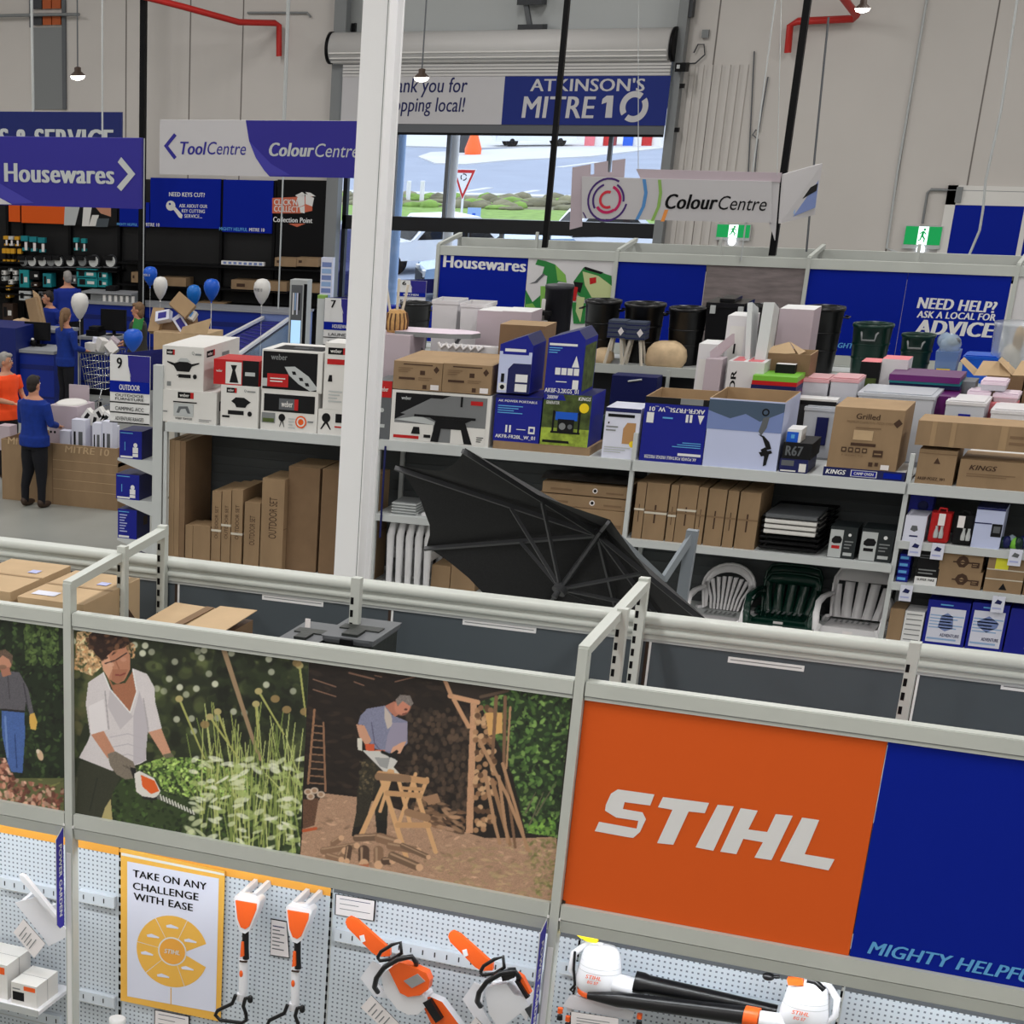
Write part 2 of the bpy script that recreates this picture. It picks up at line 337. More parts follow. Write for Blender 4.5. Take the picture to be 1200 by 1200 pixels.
# ---------------------------------------------------------------- printed photo panels (flat pictures painted into a colour grid)
class Paint:
    K = 1.6
    def __init__(s, x0, y0, x1, y1, bgc, seed=1):
        s.o = (x0, y0); s.w = int((x1-x0)*s.K); s.h = int((y1-y0)*s.K)
        s.a = np.ones((s.h, s.w, 3))*np.array(bgc, float); s.r = np.random.RandomState(seed); s.t = lambda x, y: (x, y)
    def _p(s, p): x, y = s.t(*p); return ((x-s.o[0])*s.K, (y-s.o[1])*s.K)
    def mask(s, ps):
        q = [s._p(p) for p in ps]; m = np.zeros((s.h, s.w), bool); xs = np.arange(s.w)+.5
        ya = max(0, int(min(p[1] for p in q))); yb = min(s.h, int(max(p[1] for p in q))+2)
        for y in range(ya, yb):
            c = []; yc = y+.5
            for i in range(len(q)):
                (x1, y1), (x2, y2) = q[i], q[(i+1) % len(q)]
                if (y1 <= yc) != (y2 <= yc): c.append(x1+(yc-y1)*(x2-x1)/(y2-y1))
            c.sort()
            for a, b in zip(c[::2], c[1::2]): m[y] |= (xs >= a) & (xs <= b)
        return m
    def fill(s, ps, col, jit=0.0):
        m = s.mask(ps); n = int(m.sum()); c = np.array(col, float)
        s.a[m] = c*(1+jit*s.r.randn(n, 1)) if jit else c
        return m
    def ell(s, x, y, rx, ry, col, al=1.0, ang=0.0, soft=.15, m=None):
        cx, cy = s._p((x, y)); ex, ey = s._p((x+rx, y)); rx = max(.5, ex-cx); ry = max(.5, s._p((x, y+ry))[1]-cy); R_ = max(rx, ry)*1.2+1
        xa, xb, ya, yb = max(0, int(cx-R_)), min(s.w, int(cx+R_)+1), max(0, int(cy-R_)), min(s.h, int(cy+R_)+1)
        if xa >= xb or ya >= yb: return
        X, Y = np.meshgrid(np.arange(xa, xb)+.5-cx, np.arange(ya, yb)+.5-cy); c, d = math.cos(ang), math.sin(ang)
        q = np.sqrt(((X*c+Y*d)/rx)**2+((-X*d+Y*c)/ry)**2); w = np.clip((1-q)/soft+.5, 0, 1)*al
        if m is not None: w = w*m[ya:yb, xa:xb]
        s.a[ya:yb, xa:xb] += (np.array(col, float)-s.a[ya:yb, xa:xb])*w[..., None]
    def line(s, pts, w, col, w2=None, al=1.0):
        w2 = w if w2 is None else w2; L = [math.dist(pts[i], pts[i+1]) for i in range(len(pts)-1)]; T = sum(L); d = 0
        for i, l in enumerate(L):
            n = max(2, int(l/max(1.0, min(w, w2)*.35)))
            for k in range(n):
                f = k/n; t = (d+f*l)/T; r = (w+(w2-w)*t)/2
                s.ell(pts[i][0]+(pts[i+1][0]-pts[i][0])*f, pts[i][1]+(pts[i+1][1]-pts[i][1])*f, r, r, col, al)
            d += l
    def leaves(s, ps, n, cols, r0, r1, elong=2.0, ang=None, al=.9):
        m = s.mask(ps); xs = [p[0] for p in ps]; ys = [p[1] for p in ps]
        for _ in range(n):
            x = s.r.uniform(min(xs), max(xs)); y = s.r.uniform(min(ys), max(ys)); r = s.r.uniform(r0, r1)
            s.ell(x, y, r, r/elong, np.array(cols[s.r.randint(len(cols))])*s.r.uniform(.8, 1.2), al, s.r.uniform(0, 3.14) if ang is None else ang+s.r.randn()*.3, .4, m)
    def build(s, name, x0, x1, label):
        nx = int((x1-x0)/1.2*470); nz = 380; me = bpy.data.meshes.new(name); y = FY-.002
        X, Z = np.meshgrid(np.linspace(x0, x1, nx+1), np.linspace(ZT, ZB, nz+1))
        co = np.stack([X, np.full_like(X, y), Z], -1).reshape(-1, 3); d = co-np.array(EYE)
        dz = d @ np.array(_fw); px = CX+F*(d @ np.array(_rt))/dz; py = CY-F*(d @ np.array(_up))/dz
        u = np.clip((px-s.o[0])*s.K-.5, 0, s.w-1.01); v = np.clip((py-s.o[1])*s.K-.5, 0, s.h-1.01); iu, iv = u.astype(int), v.astype(int); fu, fv = (u-iu)[:, None], (v-iv)[:, None]
        a = s.a; c = (a[iv, iu]*(1-fu)+a[iv, iu+1]*fu)*(1-fv)+(a[iv+1, iu]*(1-fu)+a[iv+1, iu+1]*fu)*fv
        c = np.clip(c/255, 0, 1); c = np.minimum(.92, np.where(c <= .04045, c/12.92, ((c+.055)/1.055)**2.4)*1.3)
        # front grid, then four corners for the board's back
        cx, cz = (x0+x1)/2, ZB; co = co-np.array([cx, y, cz]); n = len(co); th = .014
        back = np.array([[x0-cx, th, ZT-cz], [x1-cx, th, ZT-cz], [x1-cx, th, 0], [x0-cx, th, 0]])
        ii = np.arange(nz)[:, None]*(nx+1)+np.arange(nx)[None]; q = np.stack([ii+nx+1, ii+nx+2, ii+1, ii], -1).reshape(-1, 4)
        e = [0, nx, nz*(nx+1)+nx, nz*(nx+1)]
        ex = [[n+1, n, n+3, n+2]]+[[e[k], e[(k+1) % 4], n+(k+1) % 4, n+k] for k in range(4)]
        q = np.concatenate([q, np.array(ex)]); co = np.concatenate([co, back]); c = np.concatenate([c, np.full((4, 3), .3)])
        me.vertices.add(len(co)); me.vertices.foreach_set('co', co.ravel().astype('f')); me.loops.add(q.size); me.loops.foreach_set('vertex_index', q.ravel().astype('i'))
        me.polygons.add(len(q)); me.polygons.foreach_set('loop_start', (np.arange(len(q))*4).astype('i')); me.update(calc_edges=True)
        at_ = me.color_attributes.new('ink', 'FLOAT_COLOR', 'POINT'); at_.data.foreach_set('color', np.concatenate([c, np.ones((len(c), 1))], 1).ravel().astype('f'))
        if 'print' not in MATS:
            m = bpy.data.materials.new('print'); m.use_nodes = True; nd = m.node_tree.nodes; vc = nd.new('ShaderNodeVertexColor'); vc.layer_name = 'ink'
            m.node_tree.links.new(vc.outputs[0], nd['Principled BSDF'].inputs['Base Color']); nd['Principled BSDF'].inputs['Roughness'].default_value = .5; MATS['print'] = m
        me.materials.append(MATS['print'])
        ob = bpy.data.objects.new(name, me); COL.objects.link(ob); ob.location = (cx, y, cz)
        return tag(ob, label, 'poster')

P5 = lambda x, y: (x*.3, 720+y*.3)
P6 = lambda x, y: (340+x*.3, 760+y*.3)
SK, SKD = (186, 132, 106), (140, 92, 70)
# woman trimming a hedge
p = Paint(70, 725, 375, 1010, (40, 46, 32), 3); p.t = P5
ALL = [(240, 30), (1230, 30), (1230, 960), (240, 960)]
p.leaves(ALL, 900, [(58, 68, 40), (80, 92, 54), (34, 38, 26), (28, 30, 22), (96, 104, 62)], 10, 34, 1.3, None, .45)
p.leaves([(260, 60), (420, 60), (340, 400), (270, 600)], 120, [(96, 92, 60), (70, 78, 48)], 14, 30, 1.3, None, .5)
p.leaves([(840, 130), (1230, 200), (1230, 420), (800, 420)], 260, [(26, 30, 22), (40, 48, 30)], 12, 30, 1.4, None, .6)
for x, y in ((567, 122), (592, 147), (557, 152), (683, 185), (661, 252), (816, 232), (840, 272), (797, 140), (773, 145), (702, 285), (727, 313), (767, 290), (904, 152), (1050, 175), (1060, 225), (690, 410), (748, 407), (848, 405), (955, 385), (912, 380), (757, 457), (1040, 275), (1145, 300), (612, 290), (640, 300), (525, 120), (285, 105), (787, 170)):
    p.ell(x, y, 13, 13, (206, 208, 186), p.r.uniform(.5, .95), 0, .35)
p.line([(875, 140), (930, 310), (985, 480), (1020, 570)], 20, (150, 126, 98), 14)
p.leaves([(300, 70), (380, 55), (400, 200), (360, 240), (290, 215)], 420, [(208, 170, 126), (176, 134, 92), (228, 196, 154)], 4, 13, 2.4, None, .75)
p.leaves([(470, 80), (530, 120), (525, 175), (490, 165)], 120, [(200, 160, 116), (140, 100, 70)], 4, 10, 2.2, None, .75)
# hedge and grasses
H = [(520, 600), (640, 556), (760, 560), (900, 600), (1010, 640), (1230, 690), (1230, 960), (900, 900), (760, 865), (435, 805), (440, 690), (480, 640)]
p.fill(H, (52, 66, 38))
p.leaves(H, 900, [(40, 54, 28), (62, 84, 42), (30, 40, 24)], 5, 12, 1.7)
p.leaves([(525, 598), (640, 556), (760, 560), (900, 600), (1000, 640), (960, 720), (760, 720), (640, 690), (610, 640)], 800, [(126, 156, 76), (150, 178, 92), (98, 130, 60), (172, 196, 112)], 4, 10, 1.7)
for _ in range(95):
    x = p.r.uniform(780, 1220); y0 = p.r.uniform(700, 950); y1 = p.r.uniform(330, 700); d = p.r.uniform(-90, 60)
    p.line([(x, y0), (x+d*.4, (y0+y1)/2), (x+d, y1)], 6, [(150, 160, 90), (176, 184, 116), (118, 134, 70)][p.r.randint(3)], 4, .8)
for _ in range(170):
    p.ell(p.r.uniform(740, 1220), p.r.uniform(560, 950), p.r.uniform(12, 30), p.r.uniform(5, 11), [(206, 212, 172), (226, 230, 206), (168, 184, 112)][p.r.randint(3)], .75, p.r.uniform(-.7, .7), .4)
for a, b in (((1010, 300), (1110, 470)), ((700, 330), (800, 565)), ((820, 400), (930, 560)), ((1170, 200), (1195, 400)), ((850, 380), (900, 520)), ((1000, 350), (1010, 520))):
    p.line([a, b], 9, (164, 166, 96), 6); p.ell(a[0], a[1], 15, 13, (172, 160, 110))
for x, y in ((1075, 330), (1120, 372), (1160, 190), (1190, 380), (800, 430)): p.ell(x, y, 18, 15, (148, 124, 82), .9)
# the woman
p.fill([(315, 570), (435, 605), (468, 640), (440, 700), (432, 720), (398, 800), (283, 775), (285, 660)], (52, 54, 42), .05)
p.line([(300, 640), (290, 780)], 8, (74, 76, 60)); p.line([(380, 640), (350, 770)], 6, (40, 42, 34)); p.fill([(410, 755), (432, 720), (440, 808), (396, 800)], (172, 160, 110))
p.fill([(412, 225), (440, 275), (490, 268), (522, 215), (545, 280), (512, 385), (450, 320)], (158, 104, 78), .03)
p.fill([(345, 265), (404, 226), (430, 290), (508, 382), (534, 300), (516, 210), (575, 233), (603, 285), (606, 340), (632, 445), (580, 462), (568, 440), (572, 570), (545, 585), (440, 612), (308, 560), (345, 492), (352, 470), (335, 350)], (206, 200, 202), .015)
p.fill([(430, 290), (508, 382), (520, 400), (470, 450), (420, 360)], (188, 182, 186)); p.fill([(520, 400), (545, 300), (580, 420), (568, 570), (520, 590)], (184, 178, 184))
p.fill([(405, 330), (420, 450), (355, 470), (345, 360)], (220, 214, 216)); p.line([(410, 300), (425, 450)], 5, (164, 158, 162)); p.line([(560, 330), (580, 455)], 5, (170, 164, 168))
for y in (480, 520, 560): p.line([(430, y), (500, y-14), (560, y+6)], 4, (180, 174, 180), None, .6)
p.line([(404, 228), (430, 292), (508, 384), (534, 302), (518, 212)], 5, (226, 222, 222))
p.fill([(356, 470), (405, 455), (452, 540), (420, 562)], SK, .02); p.fill([(580, 460), (630, 446), (668, 540), (640, 556)], (196, 146, 120), .02); p.fill([(636, 548), (670, 540), (680, 556), (646, 562)], (110, 104, 84))
p.fill([(395, 176), (430, 140), (488, 124), (508, 158), (508, 215), (486, 258), (458, 272), (424, 252), (402, 216)], (176, 122, 96), .02)
p.fill([(395, 176), (424, 160), (440, 210), (424, 250), (402, 216)], (206, 156, 128)); p.fill([(440, 215), (500, 215), (482, 256), (458, 270), (436, 256)], (160, 106, 82))
p.fill([(345, 82), (372, 62), (470, 72), (505, 112), (486, 130), (440, 142), (402, 178), (376, 160), (350, 120)], (44, 28, 24), .12)
p.leaves([(330, 75), (470, 60), (515, 110), (480, 132), (400, 185), (350, 150)], 60, [(44, 28, 24), (80, 54, 40), (60, 40, 32), (120, 84, 60)], 6, 14, 1.5, None, .8); p.line([(410, 192), (450, 180), (496, 150)], 5, (60, 44, 40)); p.ell(432, 196, 14, 9, (206, 160, 136), .8); p.ell(482, 176, 12, 9, (190, 140, 116), .8); p.line([(452, 182), (466, 214)], 5, (150, 98, 74))
p.line([(452, 236), (470, 238), (490, 230)], 6, (126, 60, 54))
p.fill([(420, 545), (450, 534), (520, 575), (535, 612), (525, 640), (490, 645), (455, 625), (430, 590)], (122, 112, 100), .05)
for k in range(3): p.line([(480+k*14, 590), (520, 610+k*10)], 3, (90, 82, 74))
p.fill([(508, 598), (530, 600), (536, 640), (520, 640)], (30, 30, 30))
p.fill([(524, 622), (545, 611), (602, 640), (627, 690), (614, 716), (572, 722), (532, 692)], (216, 212, 206)); p.fill([(550, 627), (604, 650), (622, 690), (590, 702), (556, 672)], (226, 96, 40))
p.line([(560, 716), (600, 722), (625, 712)], 10, (34, 34, 34)); p.line([(620, 714), (762, 780)], 16, (96, 98, 92), 8)
for k in range(12): p.line([(626+k*11.5, 704+k*5.6), (632+k*11.5, 726+k*5.2)], 5, (214, 214, 204))
p.build('photo_poster', BX[0]+.022, BX[1]-.001, 'photo panel of a woman in a white top trimming a green hedge')
# man sawing logs in a wood shed
p = Paint(345, 765, 685, 1070, (34, 27, 24), 4); p.t = P6
p.leaves([(40, 30), (700, 60), (700, 620), (40, 620)], 500, [(24, 19, 18), (48, 38, 32), (60, 46, 38), (30, 24, 22)], 10, 30, 3, 0.15, .5)
for a, b, w in (((90, 120), (180, 150), 5), ((230, 95), (330, 120), 7), ((250, 130), (290, 145), 5), ((410, 130), (490, 110), 5), ((90, 160), (180, 188), 5), ((330, 105), (360, 112), 4)): p.line([a, b], w, (128, 96, 80), w, .7)
GR = [(40, 800), (50, 690), (130, 565), (260, 580), (340, 600), (600, 690), (760, 740), (930, 740), (1040, 735), (1060, 1000), (600, 960), (40, 830)]
p.fill(GR, (168, 134, 110), .06); p.leaves(GR, 700, [(184, 150, 124), (150, 118, 96), (198, 164, 136), (134, 108, 84)], 5, 16, 3, .1, .45)
p.leaves([(500, 800), (1040, 740), (1050, 990), (600, 950)], 300, [(150, 134, 92), (180, 160, 118)], 6, 18, 3, .1, .4)
p.leaves([(920, 740), (1040, 735), (1040, 1000), (960, 960)], 160, [(104, 110, 62), (140, 134, 82)], 5, 12, 2, None, .5)
# log wall in the shade, stacked timber
for _ in range(330):
    x, y = p.r.uniform(450, 700), p.r.uniform(240, 640); p.ell(x, y, 9, 11, [(74, 60, 50), (56, 46, 40), (92, 74, 60)][p.r.randint(3)], .7, 0, .4)
p.leaves([(500, 560), (690, 640), (680, 730), (560, 700), (480, 640)], 120, [(158, 124, 96), (120, 90, 68), (96, 72, 56)], 8, 26, 3, .3)
p.fill([(520, 580), (575, 565), (588, 600), (540, 612)], (156, 120, 92))
TREE = [(740, 210), (860, 160), (1100, 190), (1070, 460), (1045, 740), (920, 720), (870, 500)]
p.fill(TREE, (40, 56, 34)); p.leaves(TREE, 1100, [(58, 84, 44), (84, 116, 58), (36, 48, 30), (112, 142, 76), (28, 36, 26)], 6, 15, 1.8)
for x0, y0, x1, y1 in ((930, 700, 990, 560), (960, 650, 1040, 520), (920, 640, 960, 560)): p.line([(x0, y0), (x1, y1)], 7, (96, 92, 72), 3)
p.leaves([(920, 690), (1040, 650), (1035, 735), (930, 720)], 90, [(120, 160, 70), (88, 130, 56)], 6, 14, 2)
p.fill([(600, 120), (860, 150), (850, 172), (740, 208), (625, 190)], (46, 38, 34)); p.line([(625, 185), (740, 212)], 20, (196, 150, 116)); p.line([(605, 125), (632, 190)], 16, (186, 142, 110)); p.line([(640, 200), (700, 310)], 17, (190, 146, 112)); p.line([(850, 165), (740, 190)], 12, (90, 74, 62))
p.fill([(705, 215), (730, 215), (714, 720), (686, 720)], (190, 146, 114), .03)
for _ in range(120): p.ell(p.r.uniform(722, 800), p.r.uniform(225, 715), 11, 11, [(170, 130, 96), (140, 104, 76), (196, 158, 120), (96, 70, 52)][p.r.randint(4)], .95, 0, .25)
p.fill([(762, 250), (830, 250), (830, 330), (775, 340)], (206, 160, 100))
for pts, w in (([(805, 190), (790, 430)], 15), ([(840, 190), (835, 440), (880, 780)], 14), ([(760, 480), (800, 690), (820, 765)], 16), ([(740, 360), (850, 580), (935, 795)], 15), ([(790, 520), (860, 770)], 18), ([(815, 500), (850, 760)], 14), ([(830, 450), (905, 700), (925, 790)], 13), ([(860, 230), (845, 470)], 9)): p.line(pts, w, [(150, 114, 84), (122, 92, 70), (170, 132, 100)][p.r.randint(3)], w*.8)
# ladder and basket
p.line([(95, 240), (70, 530)], 9, (150, 110, 82)); p.line([(130, 290), (138, 560)], 8, (140, 104, 80))
for k in range(9): p.line([(88-k*2.5, 300+k*28), (132, 305+k*28)], 6, (130, 98, 76))
p.fill([(50, 590), (112, 585), (95, 690), (50, 705)], (96, 68, 52), .1); p.line([(52, 712), (105, 702)], 12, (178, 84, 48))
for x, y in ((70, 560), (95, 555), (120, 570), (80, 578)): p.ell(x, y, 16, 13, (206, 186, 166), .9); p.ell(x, y, 9, 8, (150, 116, 90), .8)
# the man
p.fill([(285, 430), (345, 440), (350, 470), (330, 560), (305, 640), (290, 720), (240, 730), (258, 640), (262, 560)], (48, 44, 36), .12)
p.fill([(330, 520), (385, 540), (380, 660), (370, 730), (340, 735), (332, 650)], (40, 38, 32), .1); p.leaves([(270, 440), (340, 445), (320, 570), (268, 570)], 60, [(96, 84, 62), (66, 60, 46)], 4, 9, 1.5)
p.fill([(248, 700), (290, 690), (286, 730), (242, 734)], (30, 28, 26)); p.fill([(338, 670), (380, 672), (376, 735), (342, 738)], (30, 28, 26))
p.fill([(300, 235), (375, 222), (400, 260), (458, 285), (458, 370), (420, 405), (385, 410), (330, 390), (300, 360), (290, 300), (264, 296), (275, 262)], (124, 126, 150), .05)
p.fill([(368, 225), (396, 262), (400, 300), (380, 315), (368, 270)], (186, 174, 166)); p.fill([(400, 290), (458, 290), (455, 365), (410, 400), (370, 400), (380, 340)], (144, 138, 158)); p.line([(318, 290), (330, 370), (350, 395)], 5, (92, 92, 116))
p.fill([(258, 296), (290, 300), (318, 360), (300, 382), (270, 345)], (196, 146, 120)); p.fill([(455, 362), (430, 410), (392, 408), (400, 386), (436, 366)], (206, 156, 128))
p.fill([(292, 372), (330, 372), (330, 400), (296, 400)], (200, 88, 54)); p.fill([(330, 395), (370, 395), (370, 425), (335, 425)], (196, 110, 80))
p.fill([(370, 225), (408, 205), (432, 250), (410, 268)], (172, 112, 92)); p.ell(440, 222, 32, 40, (190, 126, 104), 1, .3, .2); p.fill([(412, 200), (430, 180), (468, 184), (482, 214), (470, 226), (440, 205), (420, 226)], (120, 112, 108), .1)
p.ell(452, 238, 7, 4, (90, 54, 46)); p.line([(440, 256), (456, 252)], 5, (120, 66, 58))
p.fill([(262, 350), (280, 350), (282, 400), (264, 396)], (206, 202, 190)); p.fill([(282, 398), (372, 402), (420, 440), (400, 470), (370, 485), (340, 455)], (196, 194, 190)); p.fill([(330, 425), (390, 428), (380, 470), (350, 460)], (150, 150, 150)); p.line([(390, 420), (420, 400)], 12, (30, 28, 28)); p.line([(360, 404), (420, 430)], 12, (26, 26, 26))
p.line([(400, 470), (445, 520)], 16, (206, 200, 188))
# saw horse and logs
for a, b, w in (((390, 480), (270, 745), 20), ((355, 500), (455, 820), 20), ((420, 500), (470, 690), 16), ((490, 490), (420, 700), 14), ((480, 520), (570, 800), 18), ((535, 510), (500, 600), 16), ((400, 480), (350, 640), 14)): p.line([a, b], w, (206, 162, 116), w)
for a, b, w in (((380, 565), (515, 575), 22), ((420, 690), (550, 690), 22), ((350, 490), (540, 520), 26), ((440, 545), (520, 550), 14)): p.line([a, b], w, (190, 146, 104), w)
p.line([(345, 500), (470, 510)], 30, (140, 110, 84)); p.line([(460, 640), (545, 665)], 30, (150, 116, 88))
for x0, y0, x1, y1, w in ((130, 790, 260, 770, 28), (190, 820, 215, 790, 34), (170, 760, 200, 740, 26), (230, 780, 222, 830, 26), (288, 790, 288, 840, 44), (345, 790, 345, 845, 40), (260, 740, 360, 735, 30), (350, 740, 420, 760, 40), (370, 830, 400, 830, 30), (400, 810, 505, 855, 34), (390, 770, 500, 790, 30), (440, 770, 540, 815, 22), (150, 810, 200, 825, 28)):
    p.line([(x0, y0), (x1, y1)], w, [(112, 88, 70), (134, 104, 82), (84, 64, 52)][p.r.randint(3)], w); p.line([(x0-w*.2, y0-w*.25), (x1-w*.2, y1-w*.25)], w*.25, (168, 138, 112), w*.2, .7); p.ell(x1, y1, w*.42, w*.42, (206, 166, 132), .95)
p.fill([(268, 845), (308, 840), (306, 860), (270, 858)], (166, 106, 78))
p.build('photo_poster', BX[1]+.001, BX[2]-.022, 'photo panel of a man sawing logs on a sawhorse in a wood shed')
# man in a grey top before a hedge, cut by the picture's left edge
p = Paint(-150, 715, 85, 960, (30, 40, 26), 6); p.t = P5
p.leaves([(-500, -20), (250, -20), (250, 760), (-500, 760)], 1500, [(44, 60, 34), (30, 38, 24), (62, 82, 46), (22, 28, 20)], 6, 16, 2)
p.leaves([(90, 30), (230, 40), (230, 200), (100, 200)], 200, [(84, 104, 56), (60, 78, 42)], 6, 13, 2)
p.fill([(-500, 640), (250, 640), (250, 800), (-500, 780)], (92, 96, 60)); p.leaves([(-500, 640), (250, 640), (250, 800), (-500, 780)], 200, [(110, 112, 66), (74, 82, 50)], 6, 14, 3, 0)
p.leaves([(-500, 540), (20, 560), (60, 640), (250, 680), (250, 800), (-500, 760)], 1100, [(152, 100, 82), (178, 128, 108), (118, 70, 58), (92, 54, 46), (200, 160, 138)], 6, 15, 1.7)
p.fill([(5, 365), (95, 375), (98, 470), (88, 620), (45, 615), (30, 580), (8, 470)], (70, 98, 158), .06); p.line([(58, 470), (66, 600)], 5, (44, 66, 118)); p.line([(20, 400), (30, 560)], 8, (104, 132, 186))
p.fill([(-60, 240), (20, 222), (75, 225), (110, 290), (132, 385), (116, 392), (100, 340), (98, 378), (-20, 366), (-50, 330)], (88, 86, 92), .06); p.line([(92, 270), (110, 370)], 5, (62, 60, 68)); p.line([(30, 240), (38, 330)], 4, (66, 64, 70)); p.line([(8, 372), (96, 380)], 8, (38, 34, 34))
p.ell(16, 182, 32, 40, (184, 132, 108)); p.fill([(0, 208), (36, 205), (44, 235), (10, 245)], (164, 112, 92)); p.fill([(-20, 190), (-14, 145), (20, 136), (50, 160), (46, 200), (36, 176), (10, 160)], (96, 78, 66), .1); p.ell(10, 206, 16, 9, (126, 96, 78), .8)
p.fill([(116, 390), (134, 384), (146, 420), (140, 452), (120, 448), (114, 420)], (206, 166, 84)); p.ell(157, 550, 12, 22, (198, 170, 140), 1, -.3); p.ell(148, 535, 7, 9, (214, 200, 180))
p.build('photo_poster', BX[0]-.62, BX[0]-.022, 'photo panel of a man in grey top and jeans before a dark hedge')
# ---------------------------------------------------------------- garden power tools on the peg boards
mat('saworange', (244, 100, 36), .35); mat('toolwhite', (232, 232, 236), .35); mat('gloss_black', (20, 20, 22), .3); mat('paper', (236, 230, 230), .6)
mat('window_grey', (150, 150, 150), .3); mat('posteryellow', (240, 184, 80), .5); mat('posterwhite', (222, 224, 240), .5)
class PX:
    """helper for things seen flat-on: outlines read from the photo stand on the plane at depth Y and get real thickness"""
    def __init__(s, ox, oy, k): s.ox, s.oy, s.k = ox, oy, k
    def p(s, x, y, Y): return at(s.ox+x*s.k, s.oy+y*s.k, Y)
    def slab(s, m, pts, Y, d, col, side=None):
        q = [s.p(x, y, Y) for x, y in pts]; a = sum(q[i-1].x*q[i].z-q[i].x*q[i-1].z for i in range(len(q)))
        if a < 0: q = q[::-1]
        return m.prism(q, (0, d, 0), col, side)
    def tube(s, m, pts, Y, r, col, n=8): return m.tube([s.p(q[0], q[1], Y if len(q) < 3 else q[2]) for q in pts], r, n, col)
    def text(s, m, st, x0, y0, x1, y1, h, Y, col, b=.02, sh=0):
        a, c = s.p(x0, y0, Y), s.p(x1, y1, Y); e = s.p(x0, y0-h, Y); return m.text(st, a, c-a, Vector((0, 0, e.z-a.z)), col, b, sh)
Z7 = PX(380, 1040, .28/1.2); Z8 = PX(640, 1070, .3); Z9 = PX(0, 1000, 1/6); Z10 = PX(240, 1020, .15); Z11 = PX(130, 980, .15/.818)
def flat(name, par, z, pts, Y, d, col, side=None, bevel=0.0, extra=None):
    m = MB(); z.slab(m, pts, Y, d, col, side)
    if extra: extra(m)
    return m.build(name, par, bevel=bevel)
def cradle(z, pts, card, Y, label, cardlines=5):
    c = z.p(*pts[0], Y); t = thing('display_cradle', (c.x, PY, c.z), label, 'display bracket', 'tool display cradles', world=True)
    flat('cradle_plate', t, z, pts, Y+.02, .012, 'toolwhite')
    a = z.p(*pts[0], Y+.03); b = z.p(*pts[len(pts)//2], Y+.03)
    m = MB(); m.bar(a+Vector((.03, 0, -.01)), (a.x+.05, PY-.03, a.z+.02), .02, .03, 'toolwhite'); m.build('wall_arm', t); m = MB(); m.bar((a+b)/2, ((a.x+b.x)/2+.02, PY-.03, (a.z+b.z)/2+.02), .02, .04, 'toolwhite'); m.build('wall_arm', t)
    def lines(m):
        A, B, D = (z.p(*card[i], Y-.052) for i in (0, 1, 3))
        for k in range(cardlines):
            f = .2+.6*k/cardlines; p = A+(D-A)*f+(B-A)*.12; m.quad(p, (B-A)*(.7-.2*(k % 2)), (D-A)*.03, 'grey')
    flat('price_card', t, z, card, Y-.05, .004, 'paper', 'brown', extra=lines)
    return t
YT = PY-.24
cradle(Z7, [(180, 455), (240, 372), (300, 402), (258, 470), (330, 560), (250, 545)], [(183, 602), (236, 542), (378, 686), (330, 745)], YT+.03, 'white steel cradle with price card holding the first chainsaw')
cradle(Z7, [(694, 562), (752, 478), (800, 500), (790, 600), (840, 690), (770, 680)], [(720, 700), (760, 652), (860, 760), (820, 800)], YT+.03, 'white steel cradle with price card holding the second chainsaw')
cr = cradle(Z9, [(104, 348), (250, 310), (300, 330), (472, 548), (465, 590), (340, 655), (310, 600)], [(94, 556), (165, 462), (318, 636), (240, 738)], YT+.06, 'empty white cradle tilting its bare price card beside the POWER GARDEN flag')
m = MB(); Z9.slab(m, [(135, 150), (165, 160), (395, 440), (385, 455), (140, 185)], YT+.03, .03, 'toolwhite'); m.build('guide_strip', cr)
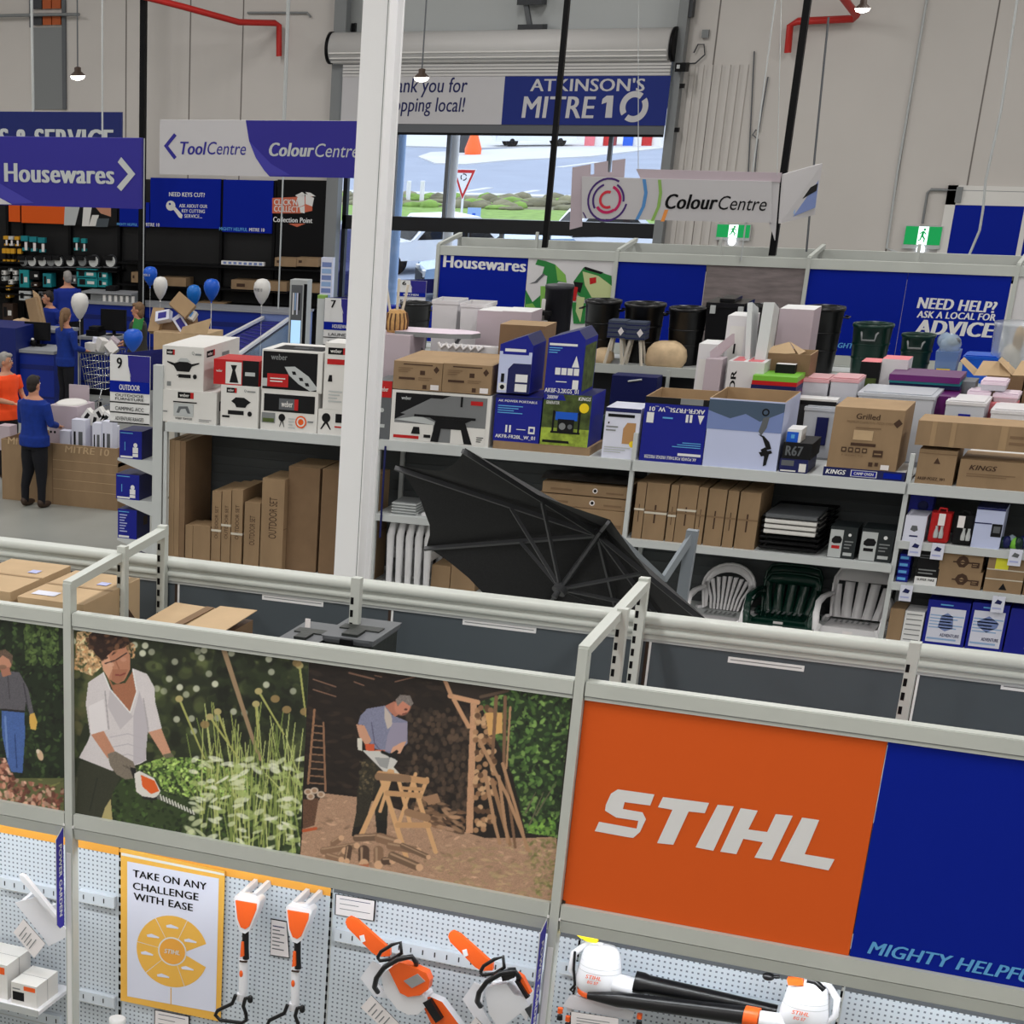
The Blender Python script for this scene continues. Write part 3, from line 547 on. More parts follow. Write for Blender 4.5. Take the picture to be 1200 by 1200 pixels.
def saw(z, o, label, cover, has_rear):
    q = lambda pts: [(x+o[0], y+o[1]) for x, y in pts]
    c = z.p(400+o[0], 600+o[1], YT); t = thing('chainsaw', (c.x, YT, c.z), label, 'chainsaw', 'chainsaws on the peg wall', world=True)
    sb = flat('bar_scabbard', t, z, q([(106, 175), (112, 155), (128, 148), (165, 166), (330, 312), (330, 345), (272, 348), (240, 328), (116, 202)]), YT-.01, .022, 'saworange', bevel=.004)
    m = MB(); z.slab(m, q([(176, 244), (198, 238), (206, 270), (186, 278)]), YT-.013, .004, 'toolwhite'); m.build('buckle', sb)
    m = MB(); z.tube(m, q([(268, 352), (285, 322), (340, 288), (383, 276), (388, 330), (340, 360), (280, 368), (268, 352)]), YT-.07, .009, 'gloss_black'); m.build('hand_guard', t)
    m = MB(); z.tube(m, [(x+o[0], y+o[1], YT-d) for x, y, d in ((268, 525, .02), (252, 500, .06), (262, 455, .09), (300, 402, .10), (370, 360, .10), (440, 347, .09), (462, 378, .06), (458, 402, .03))], YT, .0125, 'gloss_black'); m.build('front_handle', t)
    if cover:
        flat('motor_housing', t, z, q([(285, 440), (325, 408), (400, 520), (505, 545), (520, 590), (470, 640), (420, 640), (366, 612), (300, 525)]), YT-.05, .10, 'toolwhite', bevel=.012)
        cv = flat('top_cover', t, z, q([(322, 412), (378, 376), (412, 386), (512, 430), (530, 470), (522, 512), (480, 542), (420, 550), (380, 530)]), YT-.075, .05, 'saworange', bevel=.010)
        m = MB(); z.slab(m, q([(398, 470), (468, 434), (506, 472), (440, 506)]), YT-.079, .006, 'window_grey'); m.build('battery_window', cv)
    else:
        hs = flat('motor_housing', t, z, q([(290, 450), (310, 425), (400, 412), (440, 470), (490, 480), (520, 540), (500, 600), (470, 560), (360, 640), (310, 560)]), YT-.06, .11, 'toolwhite', bevel=.012)
        m = MB(); z.slab(m, q([(452, 360), (480, 380), (520, 460), (500, 470)]), YT-.05, .03, 'saworange'); z.slab(m, q([(440, 400), (460, 400), (512, 480), (496, 490)]), YT-.065, .02, 'gloss_black'); z.slab(m, q([(490, 540), (545, 510), (560, 560), (520, 590)]), YT-.075, .04, 'darkgrey'); m.build('trigger_grip', t)
        m = MB(); z.slab(m, q([(370, 360), (400, 345), (432, 345), (440, 380), (410, 395), (378, 400)]), YT-.09, .04, 'gloss_black'); m.build('handle_bracket', t)
    if has_rear:
        flat('rear_handle', t, z, q([(478, 560), (530, 548), (592, 575), (700, 720), (600, 740), (540, 690)]), YT-.03, .05, 'saworange', 'toolwhite', bevel=.008)
        m = MB(); z.slab(m, q([(494, 580), (530, 562), (592, 660), (560, 682)]), YT-.055, .03, 'gloss_black'); m.build('grip', t)
    return t
saw(Z7, (0, 0), 'chainsaw with orange battery cover and orange scabbard, left one of two', True, True)
saw(Z7, (516, 72), 'chainsaw with clear white body partly behind the right POWER GARDEN flag', False, False)
# two leaf blowers
YB = PY-.22
def smooth_body(m, c, rx, ry, prof, col): m.lathe(c, [(r*rx, h) for r, h in prof], 20, col, sy=ry/rx)
def blower(c, label, sgn):
    t = thing('leaf_blower', c, label, 'leaf blower', 'leaf blowers on the peg wall', world=True); c = Vector(c)
    m = MB(); m.lathe(c, [(.082, 0), (.098, .02), (.102, .06), (.096, .10), (.088, .15), (.080, .19), (.06, .215), (.03, .222)], 24, 'toolwhite', sy=.8)
    for k in range(4): m.lathe(c, [(.1015-.004*k-.006, .105+.022*k), (.1-.004*k-.004, .108+.022*k)], 24, 'lightgrey', sy=.8, cap=(0, 0))
    m.text('STIHL', c+Vector((-.04, -.0835, .085)), (.07, 0, 0), (0, 0, .018), 'saworange', .02, .2); m.text('BG 57', c+Vector((-.03, -.085, .062)), (.05, 0, 0), (0, 0, .014), 'saworange', .02, .2)
    m.build('motor_housing', t)
    m = MB(); m.lathe(c, [(.088, -.02), (.09, 0), (.082, .004)], 20, 'saworange', sy=.8); m.build('fan_base', t)
    s = sgn; m = MB(); m.tube([c+Vector(v) for v in ((-.09*s, 0, .03), (-.125*s, -.01, .08), (-.12*s, -.01, .16), (-.07*s, 0, .215), (0, 0, .222))], [.012, .014, .016, .016, .012], 8, 'toolwhite'); m.build('carry_handle', t)
    return t, c
p0 = Z8.p(200, 300, YB); t, c = blower(tuple(p0), 'white leaf blower with yellow tag, nozzle pointing right', 1)
m = MB(); m.tube([c+Vector((.06, -.01, .055)), c+Vector((.165, -.01, .045))], .048, 16, 'toolwhite'); m.build('outlet', t)
a, b = Z8.p(345, 268, YB-.01), Z8.p(900, 385, YB+.06)
m = MB(); m.tube([a, a+(b-a)*.06, a+(b-a)*.1, a+(b-a)*.6, b], [.05, .05, .043, .036, .03], 16, 'gloss_black'); m.build('nozzle_tube', t)
m = MB(); Z8.slab(m, [(120, 88), (150, 84), (200, 98), (198, 118), (160, 112)], YB-.06, .03, 'yellow'); m.build('tag', t)
m = MB(); Z8.tube(m, [(112, 150), (108, 220), (112, 280), (95, 300), (108, 312), (112, 290)], YB-.03, .006, 'gloss_black'); m.build('power_cord', t)
p1 = Z8.p(1000, 440, YB-.02); t, c = blower(tuple(p1), 'white leaf blower with black grip and orange trim, nozzle pointing left', -1)
m = MB(); m.tube([Z8.p(830, 415, YB-.06), Z8.p(950, 432, YB-.04)], .04, 16, 'toolwhite'); m.build('outlet', t)
m = MB(); m.tube([Z8.p(775, 402, YB-.06), Z8.p(832, 412, YB-.06)], .047, 16, 'saworange'); m.build('collar', t)
a, b = Z8.p(778, 400, YB-.06), Z8.p(162, 322, YB-.09)
m = MB(); m.tube([a, a+(b-a)*.3, a+(b-a)*.7, a+(b-a)*.8, b], [.04, .038, .034, .036, .016], 16, 'gloss_black'); m.build('nozzle_tube', t)
m = MB(); Z8.tube(m, [(1020, 262), (1050, 268), (1085, 300)], YB-.05, .014, 'gloss_black'); m.ell(Z8.p(868, 248, YB-.02), .026, .02, .018, 'gloss_black'); Z8.tube(m, [(868, 248), (912, 250)], YB-.02, .008, 'gloss_black'); m.build('grip', t)
m = MB(); Z8.slab(m, [(940, 258), (1000, 262), (1005, 285), (945, 282)], YB-.08, .03, 'saworange'); m.build('throttle_cover', t)
cr = cradle(Z8, [(65, 362), (95, 320), (345, 385), (330, 418), (100, 375)], [(98, 385), (282, 412), (285, 520), (95, 480)], YB-.05, 'white display cradle with price card under the first leaf blower')
m = MB()
for x, y in ((85, 412), (365, 402), (55, 380)): m.lathe(Z8.p(x, y, YB-.09), [(.012, -.012), (.012, .012)], 10, 'saworange'); m.lathe(Z8.p(x, y+12, YB-.09), [(.014, -.03), (.012, -.008)], 10, 'gloss_black')
m.build('knob', cr)
# two long handled tools hanging from white hooks
def trimmer(ox, oy, label):
    z = PX(240+ox*.15, 1020+oy*.15, .15); Y = PY-.16
    c = z.p(300, 700, Y); t = thing('long_reach_handle', (c.x, Y, c.z), label, 'garden tool', 'trimmer shafts hung on the peg wall', world=True)
    m = MB(); z.slab(m, [(225, 215), (240, 195), (415, 225), (430, 245), (410, 320), (350, 470), (315, 495), (275, 480), (245, 400)], Y, .07, 'toolwhite'); sh = m.build('shroud', t, bevel=.006)
    m = MB(); z.slab(m, [(238, 234), (405, 262), (400, 310), (345, 440), (315, 460), (280, 445), (255, 380)], Y-.006, .01, 'saworange'); m.build('front_cover', t, bevel=.003)
    m = MB(); a, b = z.p(290, 195, Y+.03), z.p(390, 205, Y+.03)
    for q in (a, b): m.bar(q, (q.x+.02, PY-.005, q.z+.03), .02, .035, 'toolwhite')
    m.bar(a, b, .02, .03, 'toolwhite'); m.build('battery_cradle', t)
    m = MB(); z.tube(m, [(318, 480), (318, 600), (322, 690)], Y+.035, .017, 'gloss_black', 12); z.slab(m, [(283, 560), (302, 560), (304, 670), (275, 680)], Y+.01, .02, 'saworange'); m.build('grip', t)
    m = MB(); z.tube(m, [(306, 688), (302, 730), (300, 965)], Y+.035, .0225, 'toolwhite', 14); z.slab(m, [(270, 705), (328, 712), (326, 724), (270, 716)], Y+.008, .01, 'brown')
    m.ell(z.p(283, 808, Y+.012), .010, .004, .019, 'saworange'); m.build('shaft', t)
    m = MB(); m.lathe(z.p(290, 985, Y+.035), [(.024, -.02), (.026, .02)], 12, 'toolwhite'); z.tube(m, [(240, 975), (215, 1040), (100, 1095), (82, 1130), (120, 1170), (290, 1192), (325, 1170), (322, 1120), (300, 1060), (318, 1000), (345, 995)], Y, .010, 'gloss_black'); m.lathe(z.p(355, 1005, Y), [(.008, -.02), (.014, -.012), (.014, .012), (.006, .02)], 10, 'gloss_black'); m.build('loop_handle', t)
trimmer(0, 0, 'orange and white long tool handle hanging left of the price card')
trimmer(406, 76, 'orange and white long tool handle hanging lower, right of the price card')
def card(z, pts, Y, label, lines, edge='black'):
    q = [z.p(x, y, Y) for x, y in pts]; m = MB(); m.prism(q, (0, .003, 0), edge); cx = sum(q, Vector())/4
    f = [cx+(p-cx)*.95+Vector((0, -.001, 0)) for p in q]; m.poly(f, 'paper')
    for k in range(lines): s0 = f[0]+(f[3]-f[0])*(.15+.75*k/lines)+(f[1]-f[0])*.1+Vector((0, -.001, 0)); m.quad(s0, (f[1]-f[0])*(.8-.3*(k % 2)), (f[3]-f[0])*.03, 'midgrey' if k else 'navy')
    return tag(m.build('price_card', autoloc=True), label, 'price card')
card(Z10, [(518, 376), (640, 398), (662, 688), (510, 664)], PY-.012, 'white price card between the two orange tool handles', 7)
card(Z7, [(55, 32), (258, 66), (250, 170), (52, 136)], PY-.012, 'white info card under the rail above the first chainsaw', 3)
card(Z11, [(278, 1108), (502, 1152), (502, 1260), (276, 1230)], PY-.012, 'white info card hanging below the yellow bordered poster', 3)
# TAKE ON ANY CHALLENGE poster
YP = PY-.02; m = MB()
Z11.slab(m, [(62, 72), (728, 225), (700, 1185), (62, 1050)], YP, .004, 'posteryellow'); L = YP-.0012
sl = lambda pts, col, k=1: m.poly([Z11.p(x, y, YP-.0012*k) for x, y in pts], col)
sl([(66, 104), (724, 238), (724, 252), (66, 122)], 'offwhite'); sl([(104, 160), (690, 270), (670, 1125), (104, 1022)], 'posterwhite')
for st, x0, y0, x1, y1 in (('TAKE ON ANY', 140, 258, 612, 345), ('CHALLENGE', 140, 338, 560, 412), ('WITH EASE', 145, 405, 524, 480)): Z11.text(m, st, x0, y0, x1, y1, 46, YP-.0024, 'black', .025)
cx, cy, rx, ry = 392, 736, 228, 228
pt = lambda a, r: (cx+math.cos(a)*rx*r, cy+math.sin(a)*ry*r+math.cos(a)*r*24)
sl([pt(R(20+ i*322/40), 1) for i in range(41)]+[pt(R(-3), .35), pt(R(8), .35)], 'posteryellow', 2)
for d in (-65, -118, -170, 138, 70): sl([pt(R(d-.8), .4), pt(R(d-.5), 1), pt(R(d+.5), 1), pt(R(d+.8), .4)], 'offwhite', 3)
sl([pt(R(i*9), .40) for i in range(40)], 'offwhite', 3); sl([pt(R(i*9), .36) for i in range(40)], 'striporange', 4)
Z11.text(m, 'STIHL', 340, 745, 440, 760, 28, YP-.006, 'offwhite', .03, .2)
for a, r, g_ in ((-90, .7, .2), (-145, .66, -.6), (170, .72, .3), (110, .75, .2), (45, .6, .3), (-35, .62, .3)):
    x, y = pt(R(a), r); sl([(x-40, y-8), (x-10, y-14), (x+40, y+8), (x+38, y+16), (x-36, y+6)], 'posterwhite', 3)
sl([(380, 970), (386, 970), (386, 1078), (380, 1076)], 'posteryellow', 2)
tag(m.build('poster', autoloc=True), 'yellow bordered poster reading TAKE ON ANY CHALLENGE WITH EASE', 'poster')
# POWER GARDEN blade signs standing out from the posts
mat('flagblue', (46, 36, 178), .4)
def flag(x, x_px, ytop, ybot, label, ex):
    m = MB(); zt = at(x_px, ytop, FY-.04).z; zb = at(x_px, ybot, FY-.09).z; y0, y1 = FY-.036, FY-.036-.072; c = .03
    pr = [(x-.03, y0, zt-.005), (x-.03-ex, y1, zt-.05), (x-.03-ex, y1, zb+c), (x-.03-ex*.7, y1+c, zb), (x-.03, y0, zb)]
    m.prism(pr, (.004, 0, 0), 'flagblue', 'lightgrey'); H = zt-zb
    a = Vector((-ex, y1-y0, 0)); b = Vector((x-.03, y0, zb+H*.84)); n = Vector((.0055, 0, 0))
    m.text('POWER GARDEN', b+a*.68+n, (0, 0, -H*.72), a*-.4, 'white', .04)
    m.text('POWER GARDEN', b+a*.28-n*.3, (0, 0, -H*.72), a*.4, 'white', .04)
    m.box(x-.032, x-.026, y0, FY-.029, zt-.03, zt-.02, 'white'); m.box(x-.03, x-.02, FY-.034, FY-.028, zt-.002, zt+.01, 'white'); m.box(x+.022, x+.03, FY-.034, FY-.028, zt-.006, zt+.006, 'white')
    return tag(m.build('blade_sign', autoloc=True), label, 'sign', 'aisle blade signs on the posts')
flag(BX[0], 74, 968, 1090, 'blue POWER GARDEN blade sign on the post by the empty cradle', .0); flag(BX[2], 642, 1076, 1230, 'blue POWER GARDEN blade sign on the post beside the chainsaws', .004)
# white boxes on the low shelf at the left, white jar
sz = Z9.p(200, 1060, PY-.3).z
m = MB(); x1 = Z9.p(440, 960, PY-.1).x; m.box(-5.75, x1, PY-.36, PY-.004, sz-.02, sz, 'toolwhite'); m.box(-5.75, x1, PY-.365, PY-.36, sz-.03, sz+.008, 'lightgrey')
m.build('low_shelf', g); 
def wbox(x0, x1, y0, y1, h, label):
    m = MB(); m.box(x0, x1, y0, y1, sz, sz+h, 'offwhite'); y = y0-.001
    m.quad((x0+(x1-x0)*.5, y, sz+h*.72), ((x1-x0)*.45, 0, 0), (0, 0, h*.2), 'saworange'); m.quad((x0+(x1-x0)*.06, y, sz+h*.2), ((x1-x0)*.45, 0, 0), (0, 0, h*.4), 'nearblack'); m.quad((x0+(x1-x0)*.06, y, sz+h*.7), ((x1-x0)*.3, 0, 0), (0, 0, h*.06), 'grey')
    m.quad((x1+.0008, (y0+y1)/2, sz), (0, .003, 0), (0, 0, h), 'midgrey'); m.quad((x0, (y0+y1)/2, sz+h+.0008), (x1-x0, 0, 0), (0, .003, 0), 'midgrey')
    tag(m.build('product_box', autoloc=True), label, 'box', 'white tool boxes on the low shelf')
a = Z9.p(80, 1040, PY-.33).x; b = Z9.p(258, 1090, PY-.33).x; wbox(a, b, PY-.33, PY-.1, .125, 'small white box with orange label on the low shelf end')
wbox(a-.33, a-.035, PY-.31, PY-.06, .2, 'larger white box on the low shelf cut by the left frame edge')
c = Z9.p(826, 1180, PY-.1); m = MB(); m.lathe((c.x, PY-.1, c.z-.15), [(.038, 0), (.042, .01), (.042, .145)], 20, 'toolwhite'); j = tag(m.build('jar', autoloc=True), 'white plastic jar with screw lid under the yellow poster', 'jar')
m = MB(); m.lathe((0, 0, .146), [(.046, 0), (.046, .02), (.04, .024)], 20, 'white'); m.build('lid', j)
# ---------------------------------------------------------------- boxes with printed faces
class Face:
    """print on a flat face: origin p, edge vectors u (right) and v (up); k lifts later layers a little"""
    def __init__(s, m, p, u, v): s.m, s.p, s.u, s.v = m, Vector(p), Vector(u), Vector(v); s.n = s.u.cross(s.v).normalized(); s.k = 0
    def q(s, x, y): return s.p+s.u*x+s.v*y+s.n*(.0015+.0006*s.k)
    def rect(s, x0, y0, x1, y1, c): s.k += 1; s.m.poly([s.q(x0, y0), s.q(x1, y0), s.q(x1, y1), s.q(x0, y1)], c); return s
    def poly(s, pts, c): s.k += 1; s.m.poly([s.q(*p) for p in pts], c); return s
    def circ(s, x, y, r, c, n=14):
        a = s.u.length/s.v.length; return s.poly([(x+r*math.cos(i*6.2832/n), y+r*a*math.sin(i*6.2832/n)) for i in range(n)], c)
    def ring(s, x, y, r, w, c, a0=0, a1=360, n=24):
        a = s.u.length/s.v.length; s.k += 1; P = lambda t, q: s.q(x+q*math.cos(t), y+q*a*math.sin(t)); T = [R(a0+(a1-a0)*i/n) for i in range(n+1)]
        for i in range(n): s.m.poly([P(T[i], r-w), P(T[i], r), P(T[i+1], r), P(T[i+1], r-w)][::-1], c)
        return s
    def text(s, st, x0, y0, x1, y1, c, b=.02, sh=0): s.k += 1; s.m.text(st, s.q(x0, y0), s.u*(x1-x0), s.v*(y1-y0), c, b, sh); return s
    def lines(s, x0, y0, x1, y1, n, c):
        for i in range(n): w = (x1-x0)*(1-.35*((i*7) % 3)/2); s.rect(x0, y1-(y1-y0)*(i+.7)/n, x0+w, y1-(y1-y0)*(i+.3)/n, c); s.k -= 1
        return s
def front(m, X0, X1, Y, Z0, Z1): return Face(m, (X0, Y, Z0), (X1-X0, 0, 0), (0, 0, Z1-Z0))
def right(m, X1, Y0, Y1, Z0, Z1): return Face(m, (X1, Y0, Z0), (0, Y1-Y0, 0), (0, 0, Z1-Z0))
def leftf(m, X0, Y0, Y1, Z0, Z1): return Face(m, (X0, Y1, Z0), (0, Y0-Y1, 0), (0, 0, Z1-Z0))
def topf(m, X0, X1, Y0, Y1, Z): return Face(m, (X0, Y0, Z), (X1-X0, 0, 0), (0, Y1-Y0, 0))
def rbox(name, label, x0, x1, yt, Y, z, d, m0, mt=None, pr=None, group=None, cat='box', skew=0.0, bevel=.004, ms=None, yb=None):
    """box standing at depth Y on height z, its left and right front edges at pixels x0, x1 and its front top edge at pixel yt"""
    yb = yb or yt+60
    a, b = at(x0, yb, Y), at(x1, yb, Y); t = at((x0+x1)/2, yt, Y).z; m = MB(); X0, X1 = a.x, b.x
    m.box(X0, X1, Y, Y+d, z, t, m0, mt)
    if ms: m.quad((X1+.001, Y, z), (0, d, 0), (0, 0, t-z), ms); m.quad((X0-.001, Y+d, z), (0, -d, 0), (0, 0, t-z), ms)
    if pr: pr(m, X0, X1, Y, d, z, t)
    o = tag(m.build(name, autoloc=True), label, cat, group)
    if skew: o.rotation_euler.z = skew
    return o

# ---------------------------------------------------------------- things on the top deck of the front gondola
def deck_box(label, pts, depth, extra=None):        # pts: front top edge, two pixels at depth Y
    (xa, ya), (xb, yb), Y = pts; a, b = at(xa, ya, Y), at(xb, yb, Y); m = MB(); z = (a.z+b.z)/2
    m.box(a.x, b.x, Y, Y+depth, DECK, z, 'card2'); f = topf(m, a.x, b.x, Y, Y+depth, z)
    f.rect(.0, .48, 1, .52, 'card').rect(.1, .12, .45, .25, 'posterwhite').rect(.65, .62, .8, .72, 'lilac')
    rf = right(m, b.x, Y, Y+depth, DECK, z); rf.poly([(.55, .5), (.75, .3), (.95, .5), (.75, .75)], 'cardprint').rect(.05, .1, .3, .3, 'card')
    return tag(m.build('carton', autoloc=True, bevel=.004), label, 'carton', 'big cartons on the gondola deck')
deck_box('big carton on the gondola deck right next to the left end arm', ((20, 697), (98, 711), 8.115), .58)
deck_box('big carton on the gondola deck cut by the left edge of the picture', ((-60, 685), (12, 694), 8.135), .6)
Y = 8.155; a, b = at(158, 735, Y), at(252, 750, Y); zt = a.z-.005
t = thing('open_carton', ((a.x+b.x)/2, Y+.2, DECK), 'low open carton with creased flaps between cartons and toolboxes', 'carton', world=True)
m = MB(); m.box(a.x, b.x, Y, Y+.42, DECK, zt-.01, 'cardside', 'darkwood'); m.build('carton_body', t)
m = MB(); m.prism([(a.x, Y+.43, zt+.02), (a.x-.005, Y-.01, zt+.002), ((a.x+b.x)/2-.02, Y-.01, zt-.01), ((a.x+b.x)/2+.02, Y+.43, zt+.015)], (0, 0, .004), 'card2'); m.prism([(a.x+.17, Y+.42, zt+.022), (a.x+.14, Y-.01, zt+.003), (a.x+.18, Y-.01, zt+.002), (a.x+.21, Y+.42, zt+.02)], (0, 0, .005), 'cardside'); m.build('flap', t)
m = MB(); m.prism([((a.x+b.x)/2+.03, Y+.43, zt+.03), ((a.x+b.x)/2-.01, Y-.01, zt-.002), (b.x, Y-.01, zt+.006), (b.x+.02, Y+.42, zt+.035)], (0, 0, .004), 'card2'); m.build('flap', t)
mat('film', (186, 206, 222), .12, alpha=.45); mat('filmblue', (96, 160, 196), .2, alpha=.7)
p = at(292, 745, 8.215); m = MB(); r_ = random.Random(2)
for i in range(9): m.ell((p.x-.09+.022*i, 8.215+r_.uniform(-.05, .08), DECK+.13+r_.uniform(-.03, .02)), .05, .05, .14-.004*i, ('film', 'filmblue', 'offwhite')[i % 3], 7, 5)
tag(m.build('plastic_bag', autoloc=True), 'crumpled clear and blue plastic bag beside the toolboxes', 'bag')
mat('toolbox_black', (40, 44, 42), .5, bump=.1, scale=40)
def toolbox(x0, x1, y, Y, label, d):
    a, b = at(x0, y, Y), at(x1, y, Y); w, z = b.x-a.x, a.z; c = ((a.x+b.x)/2, Y+d/2, DECK)
    t = thing('toolbox', c, label, 'toolbox', 'black toolboxes on the gondola deck'); h = z-DECK
    m = MB(); m.box(-w/2+.01, w/2-.01, -d/2+.01, d/2-.01, 0, h-.03, 'toolbox_black'); m.build('box_body', t, bevel=.02)
    m = MB(); m.box(-w/2, w/2, -d/2, d/2, h-.035, h, 'midgrey'); l = m.build('lid', t, bevel=.022)
    m = MB(); m.box(-w*.38, w*.38, -d*.1, d*.1, h, h+.006, 'toolbox_black'); m.box(-w*.15, w*.15, -d*.42, -d*.15, h, h+.012, 'toolbox_black'); m.build('handle', l)
    m = MB(); m.box(-.03, .03, -d/2-.012, -d/2+.004, h-.07, h-.005, 'black'); m.build('latch', t)
toolbox(325, 372, 748, 8.235, 'black toolbox on the deck, left one with a grey tag', .34); toolbox(376, 438, 744, 8.255, 'larger black toolbox on the deck behind the slotted post', .36)
p = at(361, 730, 8.225); m = MB(); m.box(p.x-.012, p.x+.012, 8.22, 8.223, p.z-.02, p.z+.02, 'paper'); tag(m.build('price_tag', autoloc=True), 'small white tag lying against the left toolbox', 'tag')

# ---------------------------------------------------------------- white column
CYY = 19.7; m = MB(); a = at(391, 676, CYY).x; b = at(417, 679, CYY).x
m.box(a, b, CYY, CYY+.22, 0, 9.3, 'column_white' if 'column_white' in MATS else mat('column_white', (250, 250, 252), .4))
m.box(b, b+.02, CYY, CYY+.24, 0, 9.3, 'column_white'); m.box(b, b+.075, CYY+.2, CYY+.24, 0, 9.3, 'column_white'); m.box(b-.002, b+.004, CYY-.003, CYY, 0, 9.3, 'grey')
struct(m.build('column_1'))

# ---------------------------------------------------------------- tilted black parasol in the aisle
t = thing('cantilever_umbrella', (-3.2, 14.6, 0), 'open black cantilever parasol tilted over the aisle', 'umbrella', world=True)
HUB = Vector((-3.741, 14.6, 2.549)); AX = Vector((.3546, .6366, .6848)); LOW = at(657, 690, 14.29)
tp = {0: (715, 609, 13.19), 1: (834, 731, 13.6), 7: (545, 525, 13.44), 6: (465, 545, 14.19), 5: (500, 640, 15.01)}
TP = {k: at(*v) for k, v in tp.items()}
for k, v in {2: (-2.665, 14.417, 1.487), 3: (-3.418, 15.172, 1.175), 4: (-4.456, 15.42, 1.483)}.items(): TP[k] = Vector(v)
m = MB(); PK = HUB+AX*.06; NS = 8
for k in range(8):                                     # each panel sags a little between its ribs
    A, B = TP[k], TP[(k+1) % 8]; G = []
    for i in range(NS+1):
        f = i/NS; row = []
        for j in range(7):
            e = j/6; p = PK.lerp(A.lerp(B, e), f); p -= AX*(.10*f*(1-abs(2*e-1))*.6); p = p.lerp(HUB, .10*f*(1-(2*e-1)**2)); row.append(p)
        G.append(row)
    m.ring(G, 'blackcloth', (0, 0), True, False)
m.build('canopy', t)
m = MB(); m.lathe((0, 0, 0), [(.03, 0), (.03, .04)], 10, 'darkgrey'); 
mat('ribgrey', (84, 85, 88), .5)
m = MB(); m.tube([LOW-AX*.08, PK+AX*.03], .022, 10, 'ribgrey'); m.tube([HUB-AX*.03, HUB+AX*.01], .05, 12, 'ribgrey'); m.tube([LOW-AX*.03, LOW+AX*.02], .055, 12, 'ribgrey'); m.build('centre_pole', t)
for k in range(8):
    rb = MB(); rb.bar(HUB-AX*.01, TP[k]-AX*.025, .022, .03, 'ribgrey', up=AX); rb = rb.build('rib', t)
    s_ = MB(); s_.bar(LOW, HUB.lerp(TP[k], .42)-AX*.03, .018, .024, 'ribgrey', up=AX); s_.build('strut', rb)
mat('polegrey', (150, 158, 166), .4, .3)
YQ = 16.2; a = at(812, 621, YQ); b = at(795, 700, YQ)
m = MB(); m.bar((a.x, YQ, a.z), (b.x-.02, YQ, .06), .085, .07, 'polegrey'); m.build('mast', t)
c = at(777, 680, YQ-.15); m = MB(); m.bar((a.x+.01, YQ, a.z-.02), (c.x, YQ-.15, c.z), .045, .05, 'polegrey'); m.bar((c.x, YQ-.15, c.z), PK+AX*.02, .04, .04, 'polegrey'); m.build('tilt_arm', t)
m = MB(); m.box(b.x-.5, b.x+.45, YQ-.45, YQ+.45, 0, .06, 'darkgrey'); m.build('base_plate', t)

# ---------------------------------------------------------------- long storage rack behind the aisle
RF, RD = 21.0, .85
ZBASE = .32; zS = at(660, 533, RF).z
rx = [at(193, 505, RF).x, at(443, 519, RF).x, at(741, 541, RF).x, at(1063, 570, RF).x]; rx.append(rx[3]+2.65)
rk = thing('storage_rack', ((rx[0]+rx[4])/2, RF, 0), 'long light grey storage rack holding outdoor stock and boxes', 'rack', world=True)
mat('rackback', (74, 78, 80), .6)
for i, x in enumerate(rx[:5]):
    for yy in (RF+.02, RF+RD-.06):
        m = MB(); h = zS-.11 if i in (0, 1) else zS+(.27 if i < 4 else 0); m.box(x-.022, x+.022, yy, yy+.045, 0, h, 'shelfgrey'); m.build('upright', rk)
        if yy < RF+.1 and i in (1,):
            m = MB(); m.box(x-.03, x+.03, yy-.002, yy, 1.0, 1.02, 'shelfgrey')
zM = at(850, 643, RF).z; zB4 = [at(1120, 640, RF).z, at(1120, 690, RF).z, at(1120, 759, RF).z]
def shelf(i, z, d=RD, lip=.07, y=RF):
    m = MB(); m.box(rx[i]+.01, rx[i+1]-.01, y, y+d, z-.02, z, 'shelfgrey'); m.box(rx[i]+.01, rx[i+1]-.01, y-.012, y, z-lip, z+.004, 'shelfgrey'); return m.build('shelf', rk)
for i in range(4): shelf(i, zS, lip=.1)
for i in (1, 2): shelf(i, zM)
for z in zB4: shelf(3, z, .6)
for i in range(3): shelf(i, ZBASE, lip=.28)
for i in range(4):                                     # ribbed dark back sheets
    m = MB(); a, b = rx[i]+.02, rx[i+1]-.02; m.box(a, b, RF+RD-.01, RF+RD, .05, zS-.04, 'rackback')
    for k in range(14): z = .25+k*.1; m.box(a, b, RF+RD-.02, RF+RD-.01, z, z+.05, 'rackback')
    m.build('back_sheet', rk)
m = MB(); p = at(449, 585, RF-.02); m.box(p.x-.02, p.x+.0, RF-.025, RF-.015, at(449, 630, RF).z, at(449, 522, RF).z, 'navy'); m.build('ticket_strip', rk)
p0, p1 = at(455, 603, RF+.02), at(491, 607, RF+.02); m = MB(); m.box(p0.x, p1.x+.3, RF+.03, RF+.5, p0.z-.03, p0.z, 'lightgrey'); m.box(p0.x, p1.x+.3, RF+.02, RF+.03, p0.z-.045, p0.z+.01, 'shelfgrey'); m.build('short_shelf', rk)
p1 = p0.z
m = MB(); m.box(p0.x+.02, p0.x+.28, RF+.1, RF+.4, p1, p1+.13, 'steel')
for k in range(4): m.box(p0.x+.01, p0.x+.29, RF+.08, RF+.42, p1+.02+.03*k, p1+.03+.03*k, 'shelfgrey')
tag(m.build('steel_bracket_set', autoloc=True), 'bundle of grey metal slats on the short shelf by the parasol', 'shelving part')

